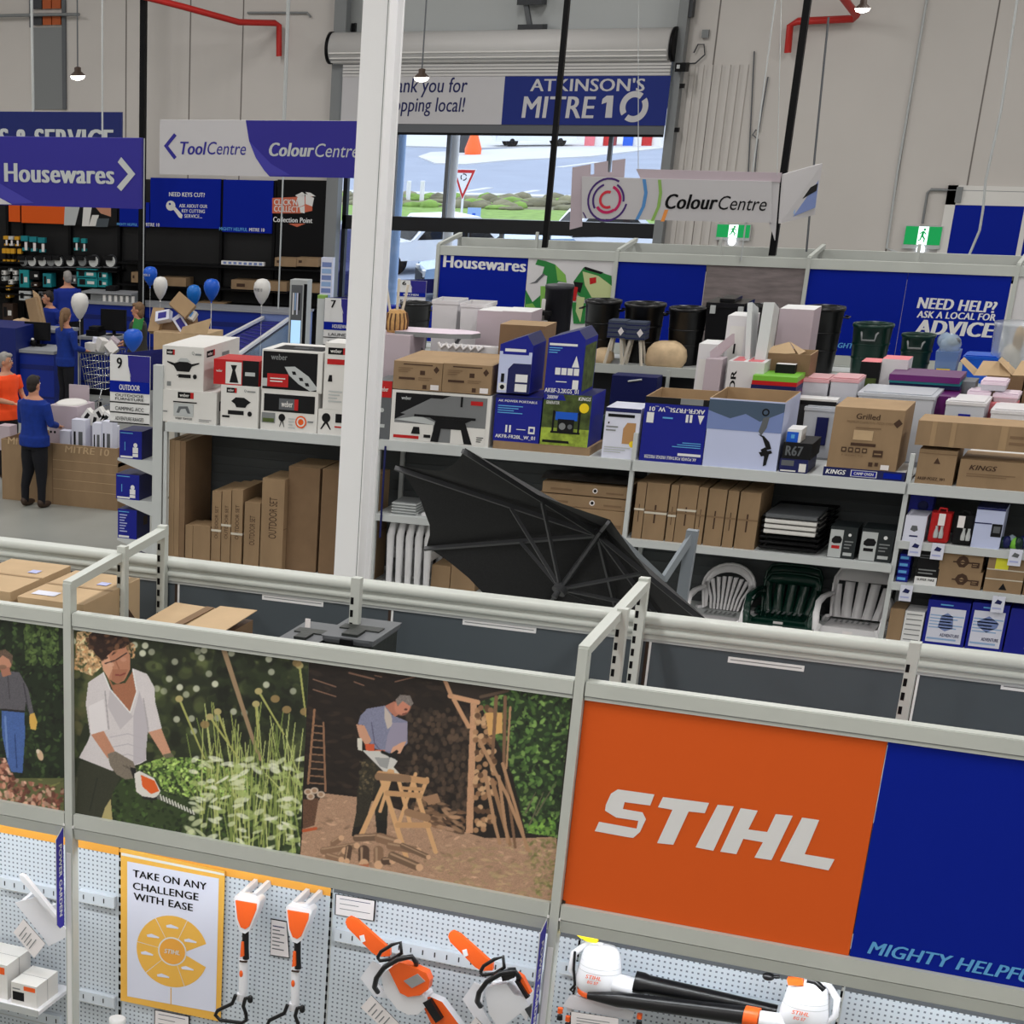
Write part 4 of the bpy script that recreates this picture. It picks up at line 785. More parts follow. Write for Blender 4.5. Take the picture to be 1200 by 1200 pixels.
mat('kraft', (150, 124, 94), .8, noise=.1, scale=5, stretch=(1, 1, .4)); mat('bbqgrey', (120, 122, 124), .5); mat('paleblue', (196, 204, 236), .5); mat('deepblue', (8, 22, 140), .45); mat('grass', (150, 170, 60), .7, noise=.4, scale=14); mat('foliage', (70, 84, 40), .8, noise=.5, scale=12)
def weber(f, x0, y0, x1, y1, bg='black'):
    f.rect(x0, y0, x1, y1, bg); f.text('weber', x0+(x1-x0)*.12, y0+(y1-y0)*.25, x0+(x1-x0)*.72, y1-(y1-y0)*.2, 'offwhite', .03); f.rect(x0+(x1-x0)*.8, y0, x1, y1, 'red')
def p_grillA(m, X0, X1, Y, d, z, t):
    f = front(m, X0, X1, Y, z, t); weber(f, .1, .8, .3, .92); f.rect(.12, .1, .22, .2, 'grey')
    f.poly([(.12, .66), (.3, .62), (.42, .66), (.62, .66), (.72, .62), (.9, .66), (.9, .63), (.72, .56), (.66, .44), (.36, .44), (.28, .56), (.12, .63)], 'nearblack').poly([(.36, .66), (.44, .74), (.6, .74), (.7, .66)], 'lightgrey')
    f.rect(.4, .3, .7, .38, 'nearblack').circ(.8, .34, .05, 'nearblack').rect(.36, .34, .4, .36, 'nearblack').text('Q', .72, .82, .78, .9, 'grey').rect(.8, .82, .95, .86, 'grey')
    r = right(m, X1, Y, Y+d, z, t); weber(r, .08, .76, .3, .9); r.rect(.5, .7, .7, .78, 'grey')
def p_grillB(m, X0, X1, Y, d, z, t):
    f = front(m, X0, X1, Y, z, t); weber(f, .32, .76, .6, .95); f.rect(.24, .62, .66, .66, 'nearblack').rect(.25, .2, .6, .6, 'lightgrey').poly([(.3, .3), (.34, .5), (.5, .52), (.55, .3), (.5, .3), (.46, .44), (.38, .42), (.35, .3)], 'midgrey').text('WEBER TRAVELER', .28, .1, .58, .16, 'nearblack', .02).rect(.06, .3, .14, .34, 'grey').lines(.7, .06, .92, .16, 2, 'grey')
    r = right(m, X1, Y, Y+d, z, t); r.rect(.15, .4, .75, .7, 'nearblack').rect(.2, .45, .4, .65, 'midgrey').rect(.3, .8, .7, .88, 'nearblack').lines(.2, .08, .7, .2, 2, 'grey')
def p_red(m, X0, X1, Y, d, z, t):
    f = front(m, X0, X1, Y, z, t); f.rect(.64, 0, 1, 1, 'nearblack').rect(.27, .05, .62, .92, 'offwhite').poly([(.36, .1), (.42, .6), (.38, .8), (.52, .8), (.48, .6), (.56, .1)], 'nearblack').rect(.7, .4, .92, .55, 'lightgrey').text('weber', .06, .5, .2, .6, 'offwhite')
def p_kettleSmall(m, X0, X1, Y, d, z, t):
    f = front(m, X0, X1, Y, z, t); weber(f, .15, .82, .42, .94); f.poly([(.28, .62), (.4, .72), (.62, .72), (.8, .62), (.7, .55), (.66, .48), (.42, .48), (.38, .56)], 'nearblack').rect(.2, .3, .62, .4, 'nearblack').circ(.78, .34, .06, 'nearblack').rect(.05, .22, .25, .27, 'nearblack').text('Q', .62, .85, .68, .92, 'grey').rect(.7, .86, .92, .89, 'grey')
def p_photoBlack(m, X0, X1, Y, d, z, t):
    f = front(m, X0, X1, Y, z, t); f.rect(.02, .04, .92, .96, 'nearblack').text('weber', .15, .76, .42, .9, 'grey', .03).poly([(.38, .6), (.55, .62), (.78, .4), (.95, .1), (.82, .04), (.62, .2), (.46, .4)], 'lightgrey').poly([(.5, .5), (.56, .5), (.58, .42), (.52, .42)], 'nearblack').poly([(.62, .36), (.68, .36), (.7, .28), (.64, .28)], 'nearblack').poly([(.72, .24), (.78, .24), (.8, .16), (.74, .16)], 'nearblack').rect(.1, .1, .45, .42, 'red').rect(.02, .1, .1, .3, 'lightgrey').rect(.92, .04, 1, .96, 'offwhite').lines(.15, .2, .4, .34, 2, 'offwhite')
    tf = topf(m, X0, X1, Y, Y+d, t); tf.rect(.15, .1, .95, .7, 'nearblack').lines(.4, .3, .7, .5, 2, 'grey')
def p_bandBlack(m, X0, X1, Y, d, z, t):
    f = front(m, X0, X1, Y, z, t); f.rect(.05, .48, .95, .92, 'nearblack'); weber(f, .32, .54, .66, .82, 'midgrey'); f.rect(.02, .18, .26, .44, 'grey').rect(.04, .2, .24, .3, 'foliage').circ(.38, .34, .06, 'nearblack').poly([(.34, .1), (.37, .28), (.4, .28), (.43, .1), (.42, .1), (.385, .25), (.35, .1)], 'nearblack').circ(.72, .26, .1, 'orange').circ(.72, .26, .075, 'offwhite').circ(.72, .26, .05, 'orange').rect(.84, .26, .94, .3, 'grey').lines(.5, .06, .62, .36, 4, 'lightgrey')
def p_tall(m, X0, X1, Y, d, z, t):
    f = front(m, X0, X1, Y, z, t); weber(f, .12, .83, .8, .93); f.rect(.1, .68, .95, .76, 'red').lines(.2, .1, .7, .3, 4, 'lightgrey').poly([(.15, .42), (.2, .52), (.3, .52), (.32, .42)], 'nearblack')
    f.circ(.98, .44, .14, 'nearblack')
def p_small(m, X0, X1, Y, d, z, t):
    f = front(m, X0, X1, Y, z, t); f.circ(.3, .66, .16, 'nearblack').poly([(.1, .2), (.24, .5), (.36, .5), (.5, .2), (.45, .2), (.3, .44), (.15, .2)], 'nearblack').rect(.64, .5, 1, .85, 'nearblack').rect(.62, .3, 1, .36, 'red')
G1 = 'barbecue boxes on the long rack'
yA = RF+.05
rbox('box', 'white barbecue box at the rack end, under another white box', 187, 253, 458, yA, zS, .5, 'offwhite', pr=p_grillB, group=G1, yb=500)
z2 = at(220, 459, yA).z
rbox('box', 'white barbecue box with loose flaps topmost at the rack end', 190, 238, 406, yA+.02, z2, .95, 'offwhite', pr=p_grillA, group=G1, yb=455)
a = rbox('box', 'white box printed with a small black grill, under the red box', 258, 302, 452, yA, zS, .42, 'offwhite', pr=p_kettleSmall, group=G1, yb=500)
z2 = at(280, 452, yA).z
rbox('box', 'red and black box on the small white grill box', 250, 303, 422, yA+.01, z2, .4, 'red', pr=p_red, group=G1, yb=450)
rbox('box', 'white box with a black brand band, under the black photo box', 305, 371, 459, yA, zS, .5, 'offwhite', pr=p_bandBlack, group=G1, yb=505)
z2 = at(340, 459, yA).z
rbox('box', 'black box with white frame, grill grate photo and red patch', 306, 377, 411, yA, z2, .55, 'offwhite', pr=p_photoBlack, group=G1, yb=455)
rbox('box', 'small white box with kettle grill at the foot of the column', 372, 404, 480, yA, zS, .3, 'offwhite', pr=p_small, group=G1, yb=505)
z2 = at(390, 480, yA).z
rbox('box', 'tall white box with red stripe partly behind the column', 378, 410, 402, yA, z2, .35, 'offwhite', pr=p_tall, group=G1, yb=475)
rbox('box', 'narrow dark grey box with red top just right of the column', 436, 456, 446, yA, zS, .4, 'midgrey', pr=lambda m, X0, X1, Y, d, z, t: front(m, X0, X1, Y, z, t).rect(0, .72, 1, 1, 'red').text('weber', .3, .82, .8, .9, 'offwhite').circ(.5, .5, .12, 'lightgrey').rect(.3, .2, .7, .26, 'lightgrey'), group=G1, yb=510)
def p_bbq(m, X0, X1, Y, d, z, t):
    f = front(m, X0, X1, Y, z, t); f.rect(.04, .03, .96, .95, 'bbqgrey').poly([(.04, .42), (.04, .95), (.6, .95), (.3, .7)], 'nearblack').rect(.04, .03, .44, .36, 'offwhite').rect(.62, .03, .96, .36, 'offwhite').poly([(.1, .55), (.4, .88), (.85, .88), (.93, .55), (.78, .5), (.3, .5)], 'bbqgrey').poly([(.04, .42), (.3, .52), (.45, .42), (.45, .36)], 'lightgrey').rect(.24, .5, .86, .55, 'nearblack').poly([(.42, .03), (.46, .44), (.4, .5), (.82, .5), (.76, .44), (.84, .03), (.76, .03), (.72, .3), (.52, .3), (.5, .03)], 'nearblack')
    f.text('weber', .1, .82, .2, .89, 'lightgrey', .03).rect(.04, .06, .3, .12, 'red').poly([(.22, .16), (.24, .3), (.3, .3), (.31, .16)], 'nearblack').rect(.35, .1, .42, .16, 'nearblack').lines(.88, .08, .95, .2, 3, 'nearblack').rect(.8, .8, .92, .88, 'red').rect(.7, .75, .72, .95, 'nearblack')
rbox('box', 'large white framed box with a grey barbecue photo beneath two cartons', 456, 572, 460, yA, zS, .5, 'offwhite', pr=p_bbq, group=G1, yb=520)
zW = at(515, 459, yA).z
def p_carton(m, X0, X1, Y, d, z, t):
    f = front(m, X0, X1, Y, z, t); f.rect(.2, .88, .8, .92, 'cardprint').poly([(.82, .75), (.88, .88), (.94, .75), (.88, .62)], 'cardprint').rect(.55, .55, .65, .7, 'cardprint').rect(.12, .36, .45, .44, 'cardprint').lines(.52, .34, .8, .48, 2, 'cardside').rect(.62, .06, .7, .2, 'cardprint').rect(.78, .04, .95, .22, 'paper').lines(.1, .6, .4, .8, 3, 'cardside')
c1 = rbox('carton', 'brown carton on the barbecue photo box, left of two', 460, 517, 424, yA, zW, .85, 'kraft', 'card', pr=p_carton, group='pair of brown cartons', cat='carton', yb=455)
c2 = rbox('carton', 'brown carton on the barbecue photo box, right of two', 517.5, 575, 427, yA, zW, .85, 'kraft', 'card', pr=p_carton, group='pair of brown cartons', cat='carton', yb=458)
def p_akfr(m, X0, X1, Y, d, z, t):
    f = front(m, X0, X1, Y, z, t); f.rect(0, .94, 1, 1, 'navy').text('AK POWER PORTABLE', .06, .86, .9, .91, 'white', .02).lines(.06, .6, .6, .8, 4, 'skyblue').text('AKFR-FR20L_W_01', .05, .06, .92, .15, 'white', .03).poly([(.26, .2), (.26, .36), (.3, .36), (.3, .2)], 'white').poly([(.34, .2), (.34, .36), (.38, .36), (.38, .2)], 'white').rect(.76, .2, .9, .36, 'white').rect(.79, .24, .87, .32, 'deepblue').lines(.5, .26, .7, .3, 1, 'white')
zP = at(630, 520, yA).z
m = MB(); a, b = at(577, 530, yA), at(690, 538, yA); m.box(a.x, b.x, yA, yA+.5, zS, zP, 'kraft'); tag(m.build('carton', autoloc=True), 'flat brown carton under the blue and generator boxes', 'carton')
rbox('box', 'blue box with white print beside the generator picture box', 577, 631, 464, yA, zP, .5, 'deepblue', pr=p_akfr, yb=518)
def p_gen(m, X0, X1, Y, d, z, t):
    f = front(m, X0, X1, Y, z, t); f.rect(0, .3, 1, 1, 'foliage').rect(0, 0, 1, .34, 'grass'); f.poly([(0, .88), (.46, .88), (.4, .99), (0, .99)], 'deepblue').text('2000W', .06, .9, .3, .97, 'white', .03, .2).text('KINGS', .72, .9, .98, .97, 'white', .03, .2)
    f.rect(.22, .26, .26, .68, 'nearblack').rect(.76, .26, .8, .68, 'nearblack').rect(.22, .62, .8, .66, 'nearblack').rect(.2, .24, .82, .28, 'nearblack').rect(.28, .5, .74, .66, 'brightblue').rect(.34, .28, .68, .52, 'nearblack').circ(.44, .38, .07, 'grey').circ(.6, .38, .05, 'midgrey').circ(.86, .76, .10, 'yellow').poly([(.05, .1), (.6, .1), (.62, .05), (.05, .05)], 'nearblack').text('GENERATOR', .06, .80, .34, .86, 'white', .02)
rbox('box', 'box printed with a blue generator on grass', 632, 688, 462, yA, zP, .5, 'deepblue', 'navy', pr=p_gen, yb=525)
def gable(name, label, x0, x1, ye, ypk, Y, z, d, mm, pr):
    a, b = at(x0, ye+55, Y), at(x1, ye+55, Y); t = at((x0+x1)/2, ye, Y).z; pk = at((x0+x1)/2, ypk, Y).z; m = MB()
    m.box(a.x, b.x, Y, Y+d, z, t, mm); xm = a.x+(b.x-a.x)*.8
    m.prism([(a.x, Y, t), (b.x, Y, t), (xm, Y, pk)], (0, d, 0), mm, 'navy'); pr(m, a.x, b.x, Y, d, z, t)
    return tag(m.build(name, autoloc=True), label, 'box', 'small power boxes with raised flaps')
zQ = at(632, 463, yA).z
def p_w(m, X0, X1, Y, d, z, t):
    f = front(m, X0, X1, Y, z, t); f.rect(0, 0, 1, .86, 'paleblue').rect(.1, .8, .9, .98, 'deepblue').rect(.16, .86, .8, .92, 'white').poly([(.3, .0), (.3, .5), (.45, .62), (1, .62), (1, 0)], 'navy').rect(.04, .05, .28, .2, 'white').rect(.1, .22, .2, .4, 'nearblack').circ(.16, .12, .07, 'nearblack').rect(.55, .24, .92, .4, 'white').rect(.55, .04, .92, .2, 'white')
gable('box', 'white fronted power box with a blue band on the blue box', 582, 620, 404, 392, yA, zQ, .45, 'deepblue', p_w)
def p_b(m, X0, X1, Y, d, z, t):
    f = front(m, X0, X1, Y, z, t); f.rect(.04, .88, .8, .92, 'white').lines(.04, .74, .4, .86, 3, 'skyblue').poly([(.7, .52), (.8, .72), (.9, .52)], 'white').text('AKBF-3.2KGS_01', .02, .05, .95, .14, 'white', .03).rect(.76, .14, .92, .3, 'white').lines(.3, .24, .6, .28, 1, 'white')
    for k in range(4): f.rect(.26+.17*k, .38, .4+.17*k, .5, 'white')
    right(m, X1, Y, Y+d, z, t).rect(.05, .1, .95, .9, 'foliage')
gable('box', 'solid blue power box on the generator picture box', 638, 681, 397, 386, yA, zQ, .45, 'deepblue', p_b)
def p_mat(m, X0, X1, Y, d, z, t):
    f = front(m, X0, X1, Y, z, t); f.rect(0, .92, 1, 1, 'navy').rect(.08, .82, .84, .88, 'nearblack').poly([(.55, .3), (.55, .6), (.65, .72), (.9, .72), (.9, .3)], 'wood').circ(.85, .3, .09, 'yellow').lines(.06, .52, .4, .66, 2, 'grey').lines(.06, .1, .8, .24, 3, 'lightgrey').rect(.1, .68, .14, .72, 'nearblack')
rbox('box', 'white box with a tan cot picture left of the upside-down blue box', 704, 745, 478, yA, zS, .4, 'posterwhite', pr=p_mat, yb=538)
def open_box(name, label, x0, x1, yt, Y, z, d, mm, pr, inner='card'):
    a, b = at(x0, yt+85, Y), at(x1, yt+85, Y); t = at((x0+x1)/2, yt, Y).z; m = MB(); w = .012; X0, X1 = a.x, b.x
    m.box(X0, X1, Y, Y+d, z, z+w, 'cardside')
    for q in ((X0, X1, Y, Y+w), (X0, X1, Y+d-w, Y+d), (X0, X0+w, Y+w, Y+d-w), (X1-w, X1, Y+w, Y+d-w)): m.box(*q, z+w, t, inner)
    m.quad((X0, Y-.0005, z), (X1-X0, 0, 0), (0, 0, t-z), mm); m.quad((X1+.0005, Y, z), (0, d, 0), (0, 0, t-z), mm); m.quad((X0-.0005, Y+d, z), (0, -d, 0), (0, 0, t-z), mm)
    pr(m, X0, X1, Y-.0006, d, z, t); return tag(m.build(name, autoloc=True), label, 'box', 'open topped boxes on the rack')
def p_ud(m, X0, X1, Y, d, z, t):
    f = Face(m, (X1, Y, t), (X0-X1, 0, 0), (0, 0, z-t)); f.rect(0, 0, 1, .1, 'nearblack').text('AKFR-FR75L_W_01', .06, .14, .92, .22, 'white', .03).rect(.84, .24, .95, .4, 'white').poly([(.06, .24), (.16, .24), (.11, .38)], 'white').rect(.24, .24, .28, .36, 'white').rect(.3, .24, .34, .36, 'white').lines(.54, .28, .7, .34, 1, 'skyblue').lines(.06, .66, .5, .76, 3, 'skyblue').text('AK POWER PORTABLE FRIDGE FREEZER', .1, .9, .92, .95, 'white', .02).rect(.04, .84, .4, .88, 'white')
    f.rect(.1, .0, .45, .09, 'grey')
open_box('box', 'blue open box with its print upside down left of the lilac box', 747, 822, 466, yA, zS, .62, 'deepblue', p_ud)
def p_fork(m, X0, X1, Y, d, z, t):
    f = front(m, X0, X1, Y, z, t); f.rect(0, .55, 1, .98, 'bluegrey' if 'bluegrey' in MATS else mat('bluegrey', (120, 138, 190), .5)).poly([(0, .82), (.3, .72), (.5, .8), (.7, .7), (1, .86), (1, .98), (0, .98)], mat('slate', (70, 88, 110), .5))
    f.ring(.76, .84, .05, .02, 'nearblack'); f.poly([(.74, .76), (.7, .56), (.74, .5), (.8, .62), (.82, .78)], 'midgrey').poly([(.7, .52), (.76, .48), (.84, .3), (.9, .32), (.86, .42), (.78, .5)], 'nearblack').poly([(.76, .3), (.82, .34), (.88, .24), (.86, .08), (.82, .06), (.82, .2)], 'nearblack').poly([(.74, .26), (.9, .3), (.92, .26), (.78, .2)], 'nearblack')
open_box('box', 'pale lilac open box with a camp chair picture', 821, 909, 468, yA, zS, .75, 'paleblue', p_fork)
def p_k1(m, X0, X1, Y, d, z, t): front(m, X0, X1, Y, z, t).text('R67', .1, .2, .7, .8, 'midgrey', .04)
def p_k2(m, X0, X1, Y, d, z, t): front(m, X0, X1, Y, z, t).rect(.05, .5, .5, .9, 'midgrey').rect(.7, .1, .95, .7, 'offwhite').rect(.05, .08, .6, .18, 'offwhite')
G2 = 'small dark boxes beside the lilac box'
rbox('box', 'small dark box with white sticker, lowest beside the lilac box', 912, 945, 538, yA, zS, .45, 'navy', pr=p_k2, group=G2, yb=555); z2 = at(930, 538, yA).z
rbox('box', 'black box in the middle of the stack beside the lilac box', 916, 950, 519, yA, z2, .45, 'nearblack', pr=p_k1, group=G2, yb=536); z2 = at(930, 519, yA).z
rbox('box', 'small blue and white box topmost beside the lilac box', 921, 938, 503, yA+.03, z2, .25, 'white', pr=lambda m, X0, X1, Y, d, z, t: front(m, X0, X1, Y, z, t).rect(0, 0, .8, .8, 'brightblue').rect(.3, .3, .55, .6, 'skyblue'), group=G2, yb=518)
def p_kings(m, X0, X1, Y, d, z, t): front(m, X0, X1, Y, z, t).text('KINGS', .03, .25, .28, .75, 'white', .04, .25).rect(.34, .15, .66, .85, 'white').rect(.35, .2, .65, .8, 'deepblue').text('CAMP OVEN', .38, .35, .62, .65, 'white', .03).rect(.74, .2, .96, .8, 'blue')
rbox('box', 'flat dark blue box under the large brown oven carton', 963, 1060, 550, yA, zS, .5, 'navy', 'offwhite', pr=p_kings, yb=562); z2 = at(1010, 550, yA).z
def p_grilled(m, X0, X1, Y, d, z, t):
    f = front(m, X0, X1, Y, z, t); f.text('Grilled', .32, .82, .66, .91, 'cardprint', .02).poly([(.86, .78), (.93, .86), (.99, .79), (.92, .71)], 'cardprint').text('PREMIUM CHARCOAL PIZZA OVEN', .2, .75, .86, .79, 'cardside', .0).rect(.34, .67, .7, .69, 'cardside').rect(.3, .38, .66, .43, 'cardprint').rect(.32, .48, .6, .64, 'card2')
    for k in range(4): f.rect(.18+.1*k, .27, .25+.1*k, .35, 'cardprint').rect(.195+.1*k, .29, .235+.1*k, .33, 'kraft')
    f.rect(.64, .22, .78, .33, 'cardprint').rect(.66, .26, .76, .28, 'kraft').rect(.78, .02, .9, .1, 'paper').rect(.6, .06, .66, .13, 'cardprint').rect(.69, .07, .74, .13, 'cardprint').text('120KG', .2, .21, .5, .24, 'cardside', 0)
rbox('carton', 'large brown oven carton standing on the flat dark blue box', 968, 1050, 478, yA, z2, .62, 'kraft', 'card', pr=p_grilled, cat='carton', yb=548)
def p_wooly(m, X0, X1, Y, d, z, t): front(m, X0, X1, Y, z, t).poly([(.42, .6), (.5, .78), (.6, .6)], 'cardprint').text('AKEP-POZZ_W1', .06, .1, .78, .2, 'cardprint', .03).rect(0, .88, 1, .9, 'cardside')
rbox('carton', 'brown carton with small triangle print under the long carton', 1071, 1116, 527, yA, zS, .5, 'kraft', 'card', pr=p_wooly, cat='carton', yb=566)
def p_kb(m, X0, X1, Y, d, z, t): front(m, X0, X1, Y, z, t).text('KINGS', .12, .64, .46, .82, 'cardprint', .03, .25).lines(.1, .38, .7, .54, 2, 'cardside')
rbox('carton', 'brown carton with slanted dark lettering at the right edge of the top shelf', 1119, 1216, 541, yA, zS, .5, 'kraft', 'card', pr=p_kb, cat='carton', yb=576)
z2 = at(1095, 526, yA).z
def p_long(m, X0, X1, Y, d, z, t): f = front(m, X0, X1, Y, z, t); f.rect(.12, 0, .16, 1, 'card').rect(.28, 0, .32, 1, 'card').rect(.68, 0, .74, 1, 'card').lines(.76, .2, .95, .7, 2, 'cardside')
rbox('carton', 'long low brown carton lying across the cartons on the right', 1070, 1216, 497, yA-.03, z2+.03, .4, 'kraft', 'card', pr=p_long, cat='carton', yb=530)
m = MB(); a = at(1135, 530, yA+.45); m.box(a.x, a.x+.9, yA+.52, yA+.8, zS, a.z+.0, 'offwhite'); m.box(a.x+.15, a.x+.27, yA+.518, yA+.52, a.z-.12, a.z-.04, 'nearblack'); tag(m.build('box', autoloc=True), 'white box with black label in the gap below the long low carton', 'box')
# tall cartons in the open left bay
mat('strap', (214, 206, 190), .6)
G3 = 'flat-pack cartons standing in the left rack bay'
def tallc(x0, x1, yt, Y, d, label, strap=None, prt=True, mm='kraft'):
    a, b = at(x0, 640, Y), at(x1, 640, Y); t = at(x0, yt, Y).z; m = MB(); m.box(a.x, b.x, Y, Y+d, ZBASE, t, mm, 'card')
    f = front(m, a.x, b.x, Y, ZBASE, t)
    if prt: Face(m, (b.x, Y, ZBASE), (0, 0, t-ZBASE), (a.x-b.x, 0, 0)).text('OUTDOOR SET', .35, .3, .8, .65, 'cardprint', .0)
    if strap: z = at(x0, strap, Y).z; m.box(a.x-.004, b.x+.004, Y-.004, Y+d+.004, z-.012, z+.012, 'strap')
    r = right(m, b.x, Y, Y+d, ZBASE, t); r.rect(.0, .45, 1, .46, 'cardside')
    return tag(m.build('carton', autoloc=True), label, 'carton', G3)
YL = RF+.08
for i, nm in enumerate(('outermost, at the rack post', 'second from the rack post', 'third from the rack post')):
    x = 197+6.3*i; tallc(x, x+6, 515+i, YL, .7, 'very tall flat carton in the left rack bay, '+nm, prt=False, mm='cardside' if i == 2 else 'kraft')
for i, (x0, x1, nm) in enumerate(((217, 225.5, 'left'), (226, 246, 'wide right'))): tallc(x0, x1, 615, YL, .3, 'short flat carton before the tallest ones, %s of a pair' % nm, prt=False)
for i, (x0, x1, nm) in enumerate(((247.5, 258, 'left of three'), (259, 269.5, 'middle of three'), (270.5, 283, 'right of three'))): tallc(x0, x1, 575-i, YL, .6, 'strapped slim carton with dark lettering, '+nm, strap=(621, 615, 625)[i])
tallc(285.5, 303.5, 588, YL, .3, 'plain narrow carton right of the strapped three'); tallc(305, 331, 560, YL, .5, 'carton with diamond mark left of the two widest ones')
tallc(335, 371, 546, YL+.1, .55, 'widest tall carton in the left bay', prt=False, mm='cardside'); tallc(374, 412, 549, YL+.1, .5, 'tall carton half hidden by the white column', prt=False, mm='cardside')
tallc(424, 437, 556, YL, .4, 'brown carton just right of the white column', prt=False)
# bay behind the parasol
mat('plastic_white', (226, 226, 228), .3)
p = at(500, 700, RF+.2)
def slab_chair(x, label):                            # stacked garden chairs seen on edge
    c = at(x, 660, RF+.1); m = MB(); m.tube([(c.x, RF+.1, ZBASE), (c.x-.01, RF+.1, .85), (c.x+.02, RF+.16, 1.12)], [.035, .045, .03], 8, 'plastic_white'); m.tube([(c.x, RF+.5, ZBASE), (c.x-.01, RF+.5, .7), (c.x, RF+.16, 1.1)], [.035, .04, .03], 8, 'plastic_white'); m.box(c.x-.02, c.x+.025, RF+.1, RF+.5, .6, .7, 'plastic_white')
    tag(m.build('folded_chair', autoloc=True), label, 'chair', 'white folded chairs behind the parasol')
for i, nm in enumerate(('nearest the rack post', 'second from the post', 'third from the post', 'fourth from the post', 'nearest the brown carton')): slab_chair(457+i*11, 'white plastic folded chair on edge, '+nm)
tallc(508, 530, 662, RF+.12, .5, 'brown carton behind the lower left canopy edge', prt=False); tallc(531, 560, 662, RF+.12, .5, 'brown carton behind the canopy, beside another', prt=False)
yM = RF+.06; G4 = 'flat cartons stacked on the middle shelf'
zz = zM
for i, (x0, x1, yt) in enumerate(((632, 733, 596), (628, 733, 582), (634, 735, 568))):
    nm = ('lowest', 'middle', 'topmost')[i]; zt = at(690, yt, yM).z
    rbox('carton', 'flat brown carton, %s of the pile behind the canopy' % nm, x0, x1, yt, yM+.02*i, zz, .6, 'kraft', 'card', pr=lambda m, X0, X1, Y, d, z, t: front(m, X0, X1, Y, z, t).rect(.1, .3, .35, .5, 'cardside').circ(.62, .5, .03, 'paper').circ(.62, .5, .018, 'nearblack').rect(.75, .3, .95, .45, 'cardside'), group=G4, cat='carton', yb=yt+20); zz = zt
m = MB(); a, b = at(634, 566, yM+.1), at(735, 574, yM+.1); f_ = []
for j in range(6):
    f_.append([Vector((a.x+(b.x-a.x)*i/8, yM+.08+.1*j, zz+.012+.07*math.sin(j/5*3.1)*(.4+.3*math.sin(i*2.1+j)))) for i in range(9)])
m.ring(f_, 'wrap' if 'wrap' in MATS else mat('wrap', (52, 46, 42), .25), (0, 0), True, False); tag(m.build('plastic_sheet', autoloc=True), 'dark plastic sheet crumpled over the flat carton pile', 'sheet')
G5 = 'upright cartons on the middle shelf'
for x0, x1, yt, st, nm in ((742, 753, 565, 596, 'first from the rack post'), (754, 780, 566, 600, 'second from the rack post, wide'), (782, 791, 568, 604, 'third from the rack post, slim'), (792, 814, 568, 597, 'fourth from the rack post'), (815, 825, 571, 0, 'fifth from the rack post'), (827, 848, 573, 0, 'third from the right end'), (849.5, 862, 575, 0, 'second from the right end'), (864, 888, 577, 0, 'rightmost beside the folded loungers')):
    a, b = at(x0, 610, yM), at(x1, 610, yM); t = at((x0+x1)/2, yt, yM).z; m = MB(); m.box(a.x, b.x, yM, yM+.62, zM, t, 'kraft', 'card'); f = front(m, a.x, b.x, yM, zM, t); f.rect(.44, .3, .52, .62, 'cardprint').rect(0, .5, 1, .53, 'cardside')
    if st: z = at(x0, st, yM).z; m.box(a.x-.003, b.x+.003, yM-.003, yM+.62, z-.01, z+.01, 'strap')
    tag(m.build('carton', autoloc=True), 'upright brown carton on the middle shelf, '+nm, 'carton', G5)
def lounger(i):
    z = zM+.04+.052*i; a, b = at(891, 630, yM), at(957, 640, yM); w = b.x-a.x; c = ((a.x+b.x)/2, yM+.3, z); nm = ('lowest', 'second', 'third', 'fourth', 'fifth', 'sixth', 'topmost')[i]
    t = thing('folded_lounger', c, 'folded lounger with black frame, %s of the stack' % nm if i < 3 else 'folded lounger with pale cushion, %s of the stack' % nm, 'lounger', 'folded loungers on the middle shelf')
    m = MB(); q = [(-w/2, -.28, 0), (-w/2+.04, .3, .03), (w/2+.06, .3, .03), (w/2, -.28, 0), (-w/2, -.28, 0)]; m.tube(q, .014, 6, 'black'); m.build('frame', t)
    if i >= 3: m = MB(); m.box(-w/2+.02, w/2-.03, -.31, .25, -.012, .026, 'offwhite' if i < 6 else 'midgrey'); m.build('cushion', t, bevel=.01)
    else: m = MB(); m.box(-w/2+.05, w/2-.03, -.25, .27, .004, .014, 'nearblack'); m.build('sling', t)
for i in range(7): lounger(i)
mat('packblack', (34, 40, 42), .4)
for x0, x1, yt, nm in ((968, 1000, 617, 'left'), (1005, 1044, 620, 'right')):
    def pr(m, X0, X1, Y, d, z, t):
        f = front(m, X0, X1, Y, z, t); f.rect(.02, .02, .5, .9, 'lightgrey').poly([(.1, .5), (.1, .6), (.2, .7), (.4, .7), (.48, .6), (.44, .48), (.2, .46)], 'nearblack').rect(.12, .3, .42, .4, 'red' if nm == 'left' else 'nearblack').rect(.58, .1, .9, .2, 'lightgrey').lines(.58, .3, .9, .6, 3, 'grey').circ(.74, .76, .06, 'white')
    rbox('box', 'dark box of camp cookware on the middle shelf, %s of two' % nm, x0, x1, yt, yM+.02, zM, .3, 'packblack', pr=pr, group='camp cookware boxes', yb=655)
